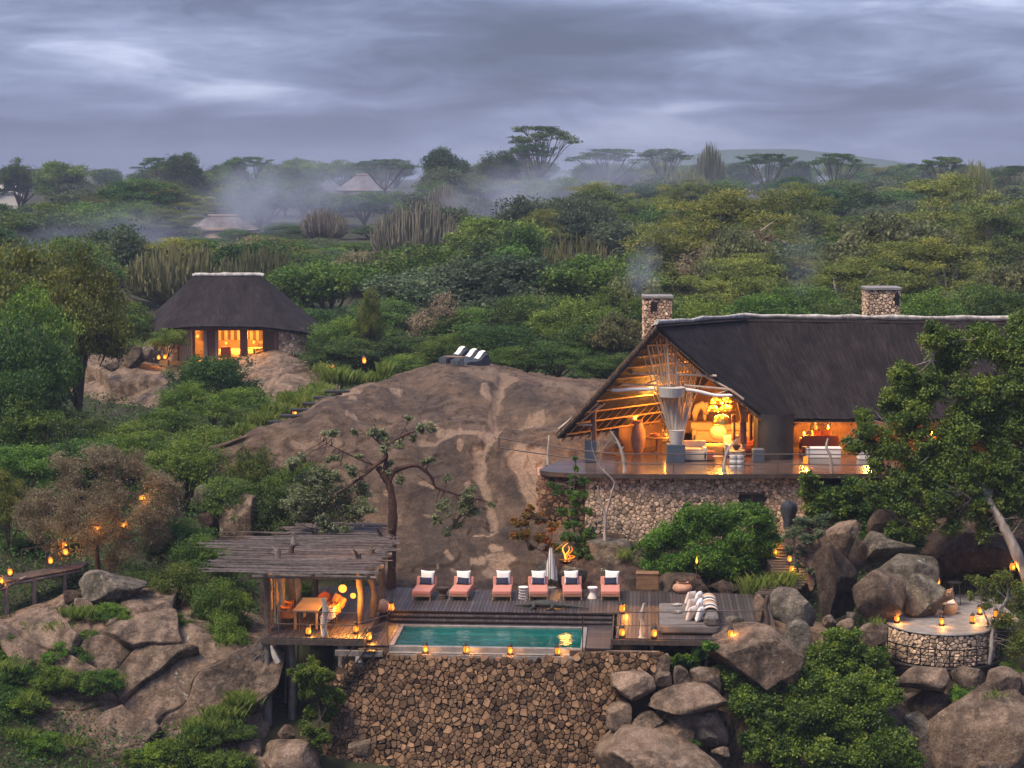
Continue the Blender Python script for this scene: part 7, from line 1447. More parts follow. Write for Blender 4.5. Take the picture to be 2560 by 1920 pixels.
# central sparse tree
D_ = 82.9
custom_plant('gnarled_tree', 'gnarled grey-green tree leaning over the stick roof from the deck', 'tree', [([(976, 1492, D_), (980, 1400, D_), (981, 1340, D_), (982, 1278, D_), (976, 1220, D_), (958, 1186, D_), (945, 1168, D_)], .21, .14), ([(972, 1205, D_), (985, 1180, D_), (1000, 1172, D_), (1042, 1163, D_), (1078, 1192, D_), (1090, 1218, D_), (1137, 1234, D_), (1177, 1246, D_), (1210, 1250, D_)], .12, .02), ([(958, 1186, D_), (966, 1142, D_), (964, 1118, D_), (998, 1094, D_), (1058, 1070, D_), (1095, 1065, D_)], .1, .015), ([(966, 1142, D_), (922, 1178, D_-.3), (898, 1198, D_-.6), (860, 1222, D_-.8), (830, 1240, D_-1)], .1, .02), ([(945, 1168, D_), (880, 1140, D_), (840, 1120, D_), (800, 1100, D_+.4)], .06, .01), ([(860, 1222, D_-.8), (800, 1280, D_-1), (775, 1330, D_-1.2)], .05, .01), ([(964, 1118, D_), (930, 1090, D_), (935, 1060, D_)], .05, .01), ([(1137, 1234, D_), (1165, 1280, D_)], .03, .008), ([(1090, 1218, D_), (1040, 1185, D_+.3)], .03, .01), ([(998, 1094, D_), (1025, 1050, D_)], .03, .008)],
  cpl(b1, [(300, 800, 90), (380, 900, 110), (300, 1000, 110), (420, 1050, 120), (550, 1000, 130), (520, 880, 110), (620, 1100, 120), (700, 980, 100), (740, 1100, 90), (480, 1170, 90), (600, 1210, 70), (350, 1120, 80), (650, 860, 70), (240, 1060, 50), (520, 760, 60), (700, 760, 40)], D_-.8)*1+cpl(lambda x, y: b1(x, y), [], D_)+[(*b1(x, y), r*1.5/2.5136, D_+random.uniform(-.5, .5)) for x, y, r in [(840, 640, 45), (780, 600, 35), (1010, 510, 25), (1100, 580, 40), (1150, 575, 35), (860, 700, 35), (950, 690, 30), (880, 830, 40), (960, 900, 30), (1130, 780, 30), (540, 620, 35), (670, 610, 25), (1250, 890, 28), (1380, 1000, 40), (1240, 1080, 45), (1350, 1080, 55), (1420, 1110, 40), (1180, 1160, 30), (1250, 1230, 30), (1320, 1180, 30), (1530, 1060, 20), (1420, 970, 25), (480, 600, 25), (1040, 640, 25)]], 36000, .115, 'grey', 'barkr', 65, P(976, 1492, D_), aspect=.5, shell=.0, sub=6)
# big dark tree on the right
custom_plant('spreading_tree', 'large dark leafy tree hanging over the lodge terrace', 'tree', [([(2580, 1480, 80.5), (2555, 1420, 80.5), (2535, 1370, 80.5), (2510, 1320, 80.6), (2490, 1282, 80.8), (2470, 1250, 81)], .26, .15), ([(2490, 1282, 80.8), (2440, 1255, 80.6), (2400, 1228, 80.4)], .09, .03), ([(2470, 1250, 81), (2430, 1150, 81.5), (2400, 1040, 82)], .15, .06), ([(2470, 1250, 81), (2510, 1100, 82), (2530, 950, 82.5)], .14, .05), ([(2400, 1040, 82), (2330, 900, 82), (2390, 850, 82)], .06, .02), ([(2430, 1150, 81.5), (2300, 1100, 81.5), (2220, 1060, 82)], .06, .02)],
  [(2330, 850, 60, 82), (2400, 880, 70, 82.5), (2460, 860, 70, 82.5), (2530, 870, 80, 82.5), (2260, 930, 60, 82), (2330, 960, 80, 82), (2430, 980, 90, 82), (2530, 980, 90, 82), (2230, 1010, 55, 81.8), (2300, 1050, 80, 81.5), (2400, 1080, 90, 81.5), (2500, 1090, 90, 81.8), (2560, 1050, 60, 82), (2170, 1080, 55, 81.6), (2230, 1120, 60, 81.3), (2320, 1150, 80, 81), (2420, 1170, 80, 81), (2520, 1200, 80, 81), (2130, 1110, 35, 81.6), (2260, 1200, 60, 80.8), (2350, 1240, 65, 80.6), (2270, 1270, 50, 80.6), (2310, 1310, 45, 80.6), (2440, 1270, 50, 80.8), (2550, 1260, 60, 81), (2190, 1160, 40, 81.2), (2600, 900, 80, 82.5), (2620, 1100, 90, 82), (2380, 1310, 40, 80.8), (2165, 1040, 35, 81.8), (2460, 1330, 35, 80.8), (2200, 1230, 55, 81), (2250, 1330, 40, 80.8), (2330, 1190, 70, 81.5), (2420, 1240, 60, 81.5), (2500, 1290, 50, 81.6), (2560, 1160, 70, 82), (2380, 1130, 80, 82.5), (2290, 1000, 70, 82.8), (2480, 1040, 90, 83), (2360, 900, 60, 83), (2560, 820, 60, 83)], 170000, .12, 'mid', 'barkp', 66, P(2580, 1480, 80.5), sub=9, aspect=.6)
custom_plant('lime_shrub', 'fresh green shrub growing at the corner of the terrace wall', 'bush', None, [(2030, 1210, 35, 84), (2070, 1240, 45, 84), (2040, 1270, 45, 84), (2100, 1260, 50, 84.3), (2130, 1230, 45, 84.3), (2090, 1300, 45, 84), (2020, 1240, 30, 84)], 11000, .15, 'bright', 'bark', 67, P(2070, 1370, 84.2), pn=('stems', 'leaves'))
custom_plant('dark_shrub', 'deep green shrub in the shade beside the fresh green one', 'bush', None, [(2150, 1290, 55, 84.5), (2200, 1260, 60, 84.5), (2180, 1340, 45, 84), (2240, 1330, 50, 84), (2290, 1350, 45, 83.8)], 9000, .16, 'dark', 'bark', 68, P(2180, 1390, 84.2), pn=('stems', 'leaves'))
custom_plant('bluish_shrub', 'pale bluish shrub drooping over the tan standing boulder', 'bush', [([(1995, 1430, 79.5), (1985, 1350, 79.5), (2010, 1310, 79.5)], .04, .02)], cpl(b6, [(220, 900, 60), (290, 880, 60), (370, 880, 60), (190, 960, 55), (260, 970, 60), (170, 1040, 45), (240, 1060, 45), (330, 950, 50), (420, 1120, 45), (380, 1170, 40), (220, 1130, 30), (300, 1170, 40)], 79.2), 9500, .11, 'blue', 'bark', 69, P(1995, 1430, 79.5), aspect=.4, shell=.3)
# autumn shrub and slim conifer-like shrub before the terrace wall
custom_plant('turning_tree', 'small tree with yellowing leaves behind the closed parasol', 'tree', [([(1362, 1440, 84.2), (1368, 1390, 84.2), (1340, 1370, 84.2), (1310, 1350, 84.2)], .07, .02), ([(1368, 1390, 84.2), (1380, 1340, 84.2), (1370, 1300, 84.2)], .06, .02), ([(1368, 1390, 84.2), (1420, 1350, 84.2)], .04, .01)], cpl(b1, [(1680, 1170, 50), (1760, 1140, 60), (1850, 1150, 60), (1920, 1200, 50), (1730, 1240, 60), (1830, 1250, 60), (1680, 1260, 35), (1900, 1290, 40), (1770, 1090, 35), (1780, 1330, 30), (1870, 1340, 30)], 84.2), 12000, .115, 'autumn', 'bark', 70, P(1362, 1440, 84.2), shell=.25)
custom_plant('slender_shrub', 'tall slender shrub climbing past the left end of the terrace', 'bush', [([(1440, 1360, 87), (1432, 1280, 87), (1436, 1200, 87), (1440, 1150, 87)], .05, .015)], cpl(b1, [(2060, 770, 22), (2060, 830, 32), (2040, 900, 42), (2110, 910, 40), (1950, 960, 45), (2030, 990, 55), (2110, 1010, 45), (1900, 930, 25), (2060, 1080, 55), (2130, 1110, 40), (1980, 1100, 45), (2060, 1180, 50), (2100, 1260, 45), (2000, 1190, 40)], 86.8), 15000, .10, 'mid', 'bark', 71, P(1440, 1370, 87), aspect=.32, shell=.2, up=.0)
custom_plant('fire_bush', 'dark green bush beside the open fire', 'bush', None, cpl(c3, [(1080, 60, 60), (1150, 90, 60), (1180, 150, 50), (1120, 150, 50), (1010, 110, 40), (1170, 40, 50)], 85.6), 6500, .13, 'mid', 'bark', 72, P(*c3(1130, 190), 85.4), pn=('stems', 'leaves'))
def dead_tree():
    D = 85.5; t = thing('dead_tree', 'bare white dead tree in front of the terrace wall', 'tree', P(1520, 1460, D)); L_ = [([(1520, 1462), (1518, 1400), (1512, 1340), (1513, 1290), (1500, 1250), (1494, 1215)], .09, .05), ([(1513, 1290), (1530, 1230), (1535, 1205), (1512, 1180), (1497, 1165)], .06, .02), ([(1500, 1250), (1488, 1240)], .03, .01), ([(1497, 1165), (1480, 1120), (1478, 1080)], .02, .006), ([(1497, 1165), (1510, 1120), (1535, 1090)], .015, .005), ([(1512, 1180), (1500, 1130), (1496, 1095)], .015, .005), ([(1520, 1400), (1545, 1370)], .02, .008)]
    for i, (p, a, b_) in enumerate(L_): wput(t, knotty([P(x, y, D) for x, y in p], (a, b_), 7, 90+i), 'trunk' if i == 0 else 'branch', 'barkp')
dead_tree()
custom_plant('terrace_tree', 'small feathery tree leaning over the round terrace railing', 'tree', [([(2470, 1660, 75.2), (2478, 1620, 75.2), (2482, 1580, 75.3), (2500, 1530, 75.4), (2520, 1490, 75.6)], .13, .04), ([(2482, 1580, 75.3), (2460, 1530, 75.3), (2450, 1490, 75.4)], .05, .02)], [(2440, 1460, 35, 75.4), (2490, 1450, 45, 75.6), (2540, 1480, 50, 75.6), (2470, 1500, 35, 75.3), (2530, 1540, 50, 75.4), (2560, 1590, 50, 75.2), (2490, 1555, 35, 75.2), (2530, 1620, 45, 75), (2430, 1490, 20, 75.3), (2570, 1500, 50, 75.6)], 8500, .11, 'yel', 'barkp', 73, P(2470, 1660, 75.2), aspect=.4, shell=.15)
# dry brown tree at left
custom_plant('dry_tree', 'broad brown tree of dry twigs over the raised walkway', 'tree', [([(250, 1480, 83), (245, 1420, 83), (240, 1360, 83)], .16, .1)]+[([(240, 1360, 83), (lin(240, x, .5), lin(1340, y, .55), 83+dd*.5), (x, y, 83+dd)], .06, .01) for x, y, dd in ((60, 1300, 0), (110, 1230, -.8), (170, 1150, .5), (250, 1130, -.5), (330, 1140, .6), (400, 1190, 0), (430, 1270, -.8), (390, 1340, -.5), (120, 1360, -1), (300, 1250, -1.4), (200, 1250, -1.4), (50, 1220, .8), (340, 1300, 1))],
  [(110, 1250, 60, 83), (170, 1180, 65, 83), (250, 1150, 65, 83), (330, 1160, 60, 83), (400, 1210, 60, 83), (420, 1290, 50, 82.8), (360, 1280, 75, 82.2), (270, 1250, 85, 82), (180, 1280, 80, 82), (100, 1320, 60, 82.4), (60, 1290, 45, 83), (230, 1340, 70, 82), (320, 1350, 65, 82), (390, 1350, 45, 82.4), (140, 1370, 40, 82.4), (290, 1400, 40, 82.2), (440, 1230, 35, 83)], 70000, .085, 'brown', 'bark', 74, P(250, 1480, 83), aspect=.35, shell=.0, sub=16, up=0.)
# ------------------------------------------------------------------ plants set out by species
T = 'tree'
near = [ # proto, px, top, width, D, label, name, cat
 ('nyel0', 60, 600, 350, 118, 'yellow-green tree at the far left edge before the hazy valley'), ('nyel1', 185, 610, 290, 122, 'yellow-green tree between the far left edge and the hut'), ('nmid0', 70, 705, 270, 113, 'mid green tree under the yellow-green crowns left of the hut'), ('ndark0', 30, 780, 300, 108, 'dark tree at the far left edge below the yellow-green crowns'), ('ndark1', 40, 905, 220, 104, 'dark round tree beside the ledge rock'),
 ('nmid1', 300, 740, 190, 150, 'leafy tree pressed against the left side of the hut roof'), ('ndark1', 535, 874, 235, 121, 'dark pointed tree standing in front of the hut doors'), ('nmid0', 470, 950, 170, 118, 'round shrub tree on the slope left of the pointed one'), ('nmid1', 600, 960, 190, 113, 'soft green tree on the slope below the hut ledge'), ('ndark0', 620, 1010, 170, 108, 'dark tree beside the grass strip of the rock steps'), ('nmid1', 420, 1010, 190, 106, 'olive green tree under the hut ledge'), ('nmid0', 520, 1060, 240, 99, 'full green tree in the middle of the slope'), ('nyel1', 630, 1115, 170, 90, 'bright yellow-green tree above the stick roof'), ('nmid1', 745, 1140, 190, 88.0, 'green tree at the foot of the dome left of the gnarled tree'), ('ndark1', 600, 1180, 260, 88, 'dark tree behind the brown streaked boulder'), ('ndark0', 740, 1190, 240, 86, 'shaded tree behind the gnarled crown'), ('nmid0', 470, 1090, 240, 93, 'green tree between dry tree and slope'), ('nmid1', 60, 1100, 240, 92, 'green tree at the far left edge above the dry tree'), ('ndark0', 200, 1080, 240, 94, 'dark tree behind the dry brown crown'), ('nmid1', 350, 1070, 190, 99, 'leafy tree above the dry brown crown'), ('nyel0', 20, 1170, 140, 86, 'lime tree at the far left edge beside the dry crown'), ('ndark1', 440, 1290, 190, 84, 'dark shrub tree right of the dry brown crown'), ('nmid0', 500, 1330, 180, 82, 'green thicket tree beside the stick roof end'), ('nmid1', 450, 1400, 200, 79.5, 'dense green thicket beside the pavilion stick wall'), ('nmid0', 550, 1440, 170, 77.5, 'dense green thicket below the pavilion roof end'), ('ndark0', 330, 1420, 190, 80.5, 'shaded thicket under the dry brown tree'), ('ndark1', 100, 1430, 240, 88, 'dark thicket behind the raised walkway'), ('nmid0', 560, 1530, 140, 75.8, 'leafy thicket at the left foot of the pavilion')]
for pr, x, y, w, D, l in near: plant_px(pr, x, y, w, D, l, 'leafy_tree')
near2 = 0
for pr, x, y, w, D in (('nmid0', 60, 985, 240, 103), ('ndark0', 200, 1030, 230, 102), ('nmid1', 330, 1045, 200, 101), ('ndark1', 130, 1000, 200, 107), ('nmid0', 290, 1085, 190, 99), ('ndark0', 430, 1075, 180, 104)): plant_px(pr, x, y, w, D, 'low leafy tree crowding the slope between dry tree and rock ledge', 'leafy_tree', T, 'low trees below the rock ledge')
bush = [('bush0', 275, 1500, 105, 76.2, 'bright round bush on the cliff top below the mossy slab'), ('bush1', 310, 1530, 70, 75.6, 'smaller bright bush touching the round one on the cliff'), ('bush1', 437, 1530, 85, 76.2, 'bright round bush at the middle of the cliff top'), ('bush0', 195, 1605, 80, 75, 'bright shrub growing on the cliff face'), ('shrub0', 145, 1615, 70, 75, 'green shrub beside the bright one on the cliff face'), ('shrub1', 100, 1550, 130, 76.5, 'green shrub on the slope under the walkway'), ('shrub0', 30, 1560, 130, 76.5, 'dark shrub at the left end of the walkway'), ('shrub1', 170, 1520, 110, 77, 'leafy shrub under the walkway stilts'), ('bush1', 480, 1810, 190, 71.8, 'green shrub on the grassy slope below the cliff'), ('bush0', 380, 1850, 150, 71.4, 'bright green shrub at the bottom of the cliff'), ('shrub0', 560, 1780, 120, 72.4, 'shrub beside the pavilion stilts foot'), ('shrub1', 30, 1800, 150, 72.4, 'dark shrub at the lower left corner'), ('bush1', 90, 1850, 130, 71.6, 'green shrub at the lower left corner by the cliff'), ('shrub0', 0, 1700, 120, 73.4, 'shrub on the left edge of the cliff'), ('shrub1', 270, 1690, 70, 73.8, 'little grassy shrub in the cliff crack'), ('bush0', 590, 1870, 130, 71.2, 'low shrub before the cracked pale boulder'), ('shrub1', 1870, 1490, 80, 82.6, 'small shrub behind the daybeds'), ('bush0', 2420, 1700, 110, 73.6, 'small green shrub below the terrace tree'), ('shrub0', 1570, 1350, 60, 86, 'small green sprout below the terrace wall'), ('shrub1', 2530, 1650, 90, 75, 'shrub at the right edge below the terrace'), ('bush1', 1620, 1780, 70, 71.8, 'small green weed between the boulders by the wall'), ('bush0', 1710, 1830, 90, 71.2, 'weed growing under the long slab'), ('shrub0', 750, 1450, 80, 81.5, 'shrub behind the stick roof'), ('shrub1', 920, 1355, 70, 84, 'yellowish weed between roof and gnarled trunk'), ('shrub0', 420, 815, 110, 147.5, 'shrub against the left wall of the hut'), ('shrub1', 340, 845, 110, 146, 'grassy shrub on the hut rocks'), ('shrub0', 1040, 1480, 60, 82.6, 'yellow-green weed at the foot of the dome')]
for pr, x, y, w, D, l in bush:
    a = P(x, y, D); h = max(w*D/F*random.uniform(.75, 1.0), .5); plant(pr, (a.x, D, a.z-h*.98), h, w*D/F, l, 'shrub', 'shrub', part=('stems', 'leaves'))
# belt of trees behind dome, hut and lodge
belt = [('nmid0', 870, 790, 230, 150), ('ndark0', 760, 760, 250, 160), ('ndark1', 950, 740, 240, 158), ('nmid1', 1180, 760, 260, 150), ('ndark0', 1330, 720, 280, 148), ('nmid0', 1450, 740, 260, 142), ('ndark1', 1480, 800, 220, 130), ('ndark0', 1240, 800, 240, 140), ('ndark1', 850, 840, 220, 146), ('nmid1', 1550, 700, 200, 150), ('ndark0', 1020, 830, 200, 146), ('nmid0', 1120, 830, 200, 140), ('ndark1', 1400, 850, 220, 128), ('nmid1', 1300, 860, 200, 128), ('ndark0', 920, 800, 200, 154), ('ndark1', 1520, 880, 180, 122), ('nmid0', 730, 830, 160, 158), ('ndark0', 820, 880, 150, 148), ('nmid1', 1000, 880, 150, 138), ('nmid0', 1750, 740, 260, 125), ('nmid1', 1900, 720, 260, 128), ('ndark0', 2100, 740, 260, 128), ('nmid0', 2330, 720, 280, 128), ('ndark1', 2480, 700, 280, 130), ('nmid1', 2000, 700, 260, 136), ('ndark0', 1660, 720, 220, 132), ('nmid1', 2640, 760, 260, 122), ('ndark1', 2760, 740, 280, 124), ('nmid0', 2860, 760, 260, 120), ('ndark0', 2700, 1150, 260, 84), ('nmid1', 2780, 1250, 240, 80), ('nmid0', -160, 720, 320, 116), ('ndark0', -180, 1000, 300, 98), ('nmid1', -140, 1200, 260, 88), ('ndark1', -160, 1420, 240, 80)]
for pr, x, y, w, D in belt:
    l = {'nmid': 'mid green leafy tree in the dense belt round the rocks', 'ndar': 'dark leafy tree in the dense belt round the rocks'}[pr[:4]]; plant_px(pr, x+random.uniform(-12, 12), y, w, D, l, 'leafy_tree', T, 'belt of trees round the rocks')
named = [('fbrown', 1100, 735, 190, 150, 'brownish thin tree behind the dome left of the bean bags'), ('fmid0', 1060, 605, 380, 185, 'big broad green tree standing alone above the dome'), ('feuph0', 650, 615, 240, 190, 'olive candelabra euphorbia right behind the hut roof'), ('feuph1', 1440, 590, 270, 185, 'wide grey-green candelabra euphorbia right of the dark slim tree'), ('fdark0', 1300, 558, 150, 180, 'dark slim tree beside the wide euphorbia'), ('feuphd', 1045, 505, 230, 240, 'grey withered euphorbia in the smoke'), ('feuphd', 1110, 460, 120, 280, 'tall grey euphorbia standing above the withered one'), ('feuphd', 810, 520, 120, 300, 'faint grey euphorbia right of the grey thatched roof'), ('feuph0', 225, 490, 105, 300, 'pale euphorbia at the left in the haze'), ('feuph1', 1775, 358, 75, 430, 'euphorbia breaking the skyline above the olive trees'), ('feuph0', 2440, 400, 100, 330, 'euphorbia tips on the skyline at the right'),
 ('facac0', 1352, 318, 150, 440, 'tall umbrella acacia standing out against the sky'), ('facac1', 1330, 362, 110, 430, 'low umbrella layer under the tall acacia'), ('facac0', 1520, 374, 150, 450, 'wide umbrella acacia on the skyline right of the tall one'), ('facac1', 1660, 374, 120, 450, 'second wide umbrella acacia on the skyline'), ('facac1', 1920, 386, 130, 430, 'ragged umbrella acacia above the olive trees'), ('facac0', 2090, 386, 120, 420, 'rounded umbrella acacia on the right skyline'), ('facac1', 2360, 394, 110, 420, 'umbrella acacia near the right edge of the skyline'), ('facac0', 2540, 416, 100, 400, 'low umbrella acacia at the right edge'), ('facac1', 620, 394, 110, 430, 'feathery acacia on the left skyline'), ('facac0', 390, 396, 80, 430, 'thin umbrella acacia on the left skyline'), ('fdark1', 455, 375, 130, 420, 'dark round tree on the left skyline'), ('fdark2', 40, 395, 90, 410, 'dark rounded tree beside the white shed'), ('fmid1', 150, 392, 170, 415, 'flat green tree on the left skyline'), ('fdark0', 1110, 365, 140, 420, 'dark domed tree left of the tall acacia'), ('fdark1', 1255, 370, 120, 415, 'dark tree at the foot of the tall acacia'), ('facac0', 960, 400, 130, 440, 'flat acacia on the skyline left of the dark dome'),
 ('foliv0', 1790, 470, 420, 190, 'great olive feathery acacia behind the first chimney'), ('foliv1', 1990, 440, 330, 215, 'dark olive feathery acacia in the middle right'), ('fpale', 1840, 548, 210, 172, 'tree with pale flowering top above the first chimney'), ('foliv1', 1860, 620, 330, 158, 'golden olive acacia behind the lodge ridge'), ('fpale', 2220, 510, 330, 178, 'big pale flowering tree behind the second chimney'), ('foliv0', 2380, 590, 360, 156, 'sprawling olive acacia right of the second chimney'), ('foliv1', 2480, 480, 330, 205, 'dark feathery acacia at the right edge'), ('foliv0', 2330, 430, 300, 235, 'tall dark olive acacia on the right'), ('fpale', 1590, 660, 150, 150, 'small pale tree beside the smoking chimney'), ('fpale', 1540, 770, 140, 128, 'grey-green tree beside the gable peak'), ('foliv1', 1660, 560, 200, 185, 'yellow-green acacia left of the first chimney'), ('foliv0', 2100, 640, 330, 150, 'olive acacia between the two chimneys'), ('foliv1', 1700, 480, 240, 215, 'green olive acacia behind the yellow-green one'), ('fpale', 2540, 640, 200, 150, 'pale leafy tree at the right edge behind the ridge'), ('nyel0', 925, 720, 80, 148, 'small lime tree behind the dome shoulder'), ('fblue0', 1330, 480, 240, 250, 'bluish tree in the drifting smoke'), ('fblue1', 1450, 480, 200, 245, 'bluish tree behind the wide euphorbia'), ('fmid2', 700, 690, 180, 175, 'scrubby tree just right of the hut roof')]
for pr, x, y, w, D, l in named:
    nm = 'euphorbia' if 'euph' in pr else 'acacia' if ('acac' in pr or 'oliv' in pr) else 'forest_tree'
    plant_px(pr, x, y, w, D, l, nm, T, part=('trunk', 'arms') if 'euph' in pr else ('trunk', 'crown'))
# filler of the far forest
SKX = [0, 60, 150, 260, 340, 430, 520, 640, 760, 880, 1000, 1100, 1200, 1300, 1400, 1600, 1800, 2000, 2200, 2400, 2560]; SKY = [415, 410, 405, 415, 420, 400, 405, 392, 388, 395, 385, 378, 395, 390, 400, 395, 395, 395, 400, 405, 415]
keepout = [(490, 530, 655, 590, 345), (862, 425, 978, 478, 490), (810, 600, 895, 628, 325), (-20, 440, 60, 505, 440), (360, 640, 800, 900, 170)]
lab = {'fmid': 'green broadleaf tree in the hazy forest', 'fdar': 'dark broadleaf tree in the hazy forest', 'fblu': 'bluish grey-green tree in the hazy forest', 'foli': 'olive feathery acacia in the hazy forest', 'feup': 'candelabra euphorbia in the hazy forest', 'facc': '', 'fbro': 'brownish thin tree in the hazy forest', 'faca': 'flat-topped acacia in the hazy forest'}
rr = random.Random(21); cnt = 0
for zone, (d0, d1, n) in enumerate(((165, 230, 60), (230, 330, 108), (330, 450, 120), (450, 640, 105))):
    for _ in range(n):
        D = rr.uniform(d0, d1); px = rr.uniform(-320, 2920); hgt = rr.uniform(6, 10); wd = rr.uniform(9, 14.5); x = P(px, 500, D).x; z = G(x, D); pxx, pyt = proj((x, D, z+hgt)); sk = np.interp(px, SKX, SKY)+rr.uniform(0, 14)
        if zone < 3 and pyt < sk+ (8 if zone == 2 else 25): hgt = max(3.0, P(px, sk+15, D).z-z)
        if zone == 3: hgt = max(4., min(12, P(px, sk, D).z-z))
        wp = wd*F/D/2; pyt = proj((x, D, z+hgt))[1]
        bad = False
        for a, b, c, d, dd in keepout:
            if px+wp > a and px-wp < c and pyt < d-4 and D < dd: hgt = P(px, d-2, D).z-z; pyt = d; bad = bad or hgt < 2.2
        if bad: continue
        if px > 1500 and D < 240 and rr.random() < .5: pr = rr.choice(['foliv0', 'foliv1'])
        else: pr = rr.choices(['fmid0', 'fmid1', 'fmid2', 'fdark0', 'fdark1', 'fdark2', 'fblue0', 'fblue1', 'foliv0', 'foliv1', 'feuph0', 'fbrown', 'facac0', 'facac1'], [3.5, 3.5, 3.5, 3.5, 3.5, 3.5, 2.5, 2.5, 1.5, 1.5, .5, .5, .1, .1])[0]
        l = lab[pr[:4]]; nm = 'euphorbia' if 'euph' in pr else 'acacia' if pr[:4] in ('foli', 'faca') else 'forest_tree'
        plant(pr, (x, D, z-.2), hgt, wd, l, nm, T, l+' group', part=('trunk', 'arms') if 'euph' in pr else ('trunk', 'crown')); cnt += 1
# low bushes round the far huts, and a tangle of shrubs at the cliff foot
l = 'low bushy tree crowding round the far thatched roofs'
for k in range(46):
    D = rr.uniform(245, 335); px = rr.uniform(400, 930); yt = rr.uniform(598, 660) if D < 312 else rr.uniform(560, 600)
    if D >= 312 and 470 < px < 680: continue
    x = P(px, yt, D).x; z = G(x, D); h = max(2.6, P(px, yt, D).z-z); plant(rr.choice(['fmid0', 'fdark1', 'fblue0', 'fblue1', 'fdark2', 'fmid1']), (x, D, z-.2), h, rr.uniform(6, 10), l, 'bushy_tree', T, 'low trees round the far roofs')
l = 'low green shrub in the tangle at the foot of the cliff'
for k in range(34):
    px, py = rr.choice([(rr.uniform(-30, 150), rr.uniform(1690, 1930)), (rr.uniform(300, 640), rr.uniform(1790, 1940)), (rr.uniform(-30, 60), rr.uniform(1600, 1750)), (rr.uniform(60, 270), rr.uniform(1590, 1720))]); D = float(np.interp(py, [1600, 1750, 1850, 1950], [75.2, 73.0, 71.8, 70.4])); a = P(px, py, D); w = rr.uniform(1.1, 2.0)
    plant(rr.choice(['shrub0', 'shrub1', 'bush0', 'bush1']), (a.x, D, a.z-w*.45), w*.8, w, l, 'shrub', 'shrub', 'shrubs at the cliff foot', part=('stems', 'leaves'))
# far blue hill
def hill():
    V = []; n = 40
    for i in range(n+1):
        x = lin(-60, 620, i/n); V.append([(x, 2600, 0), (x, 2600, 17.5+30*math.exp(-((x-330)/190)**2)+4*mnoise.noise((x*.02, 0, 0)))])
    b = MB(); G_ = [[(p[0][0], 2500-200*0, 0), (p[1][0], 2600, p[1][2]), (p[0][0], 2900, 0)] for p in V]; b.grid(G_); tag(b.build('far_hill', LM['dark'], None, 0), kind='structure')
hill()
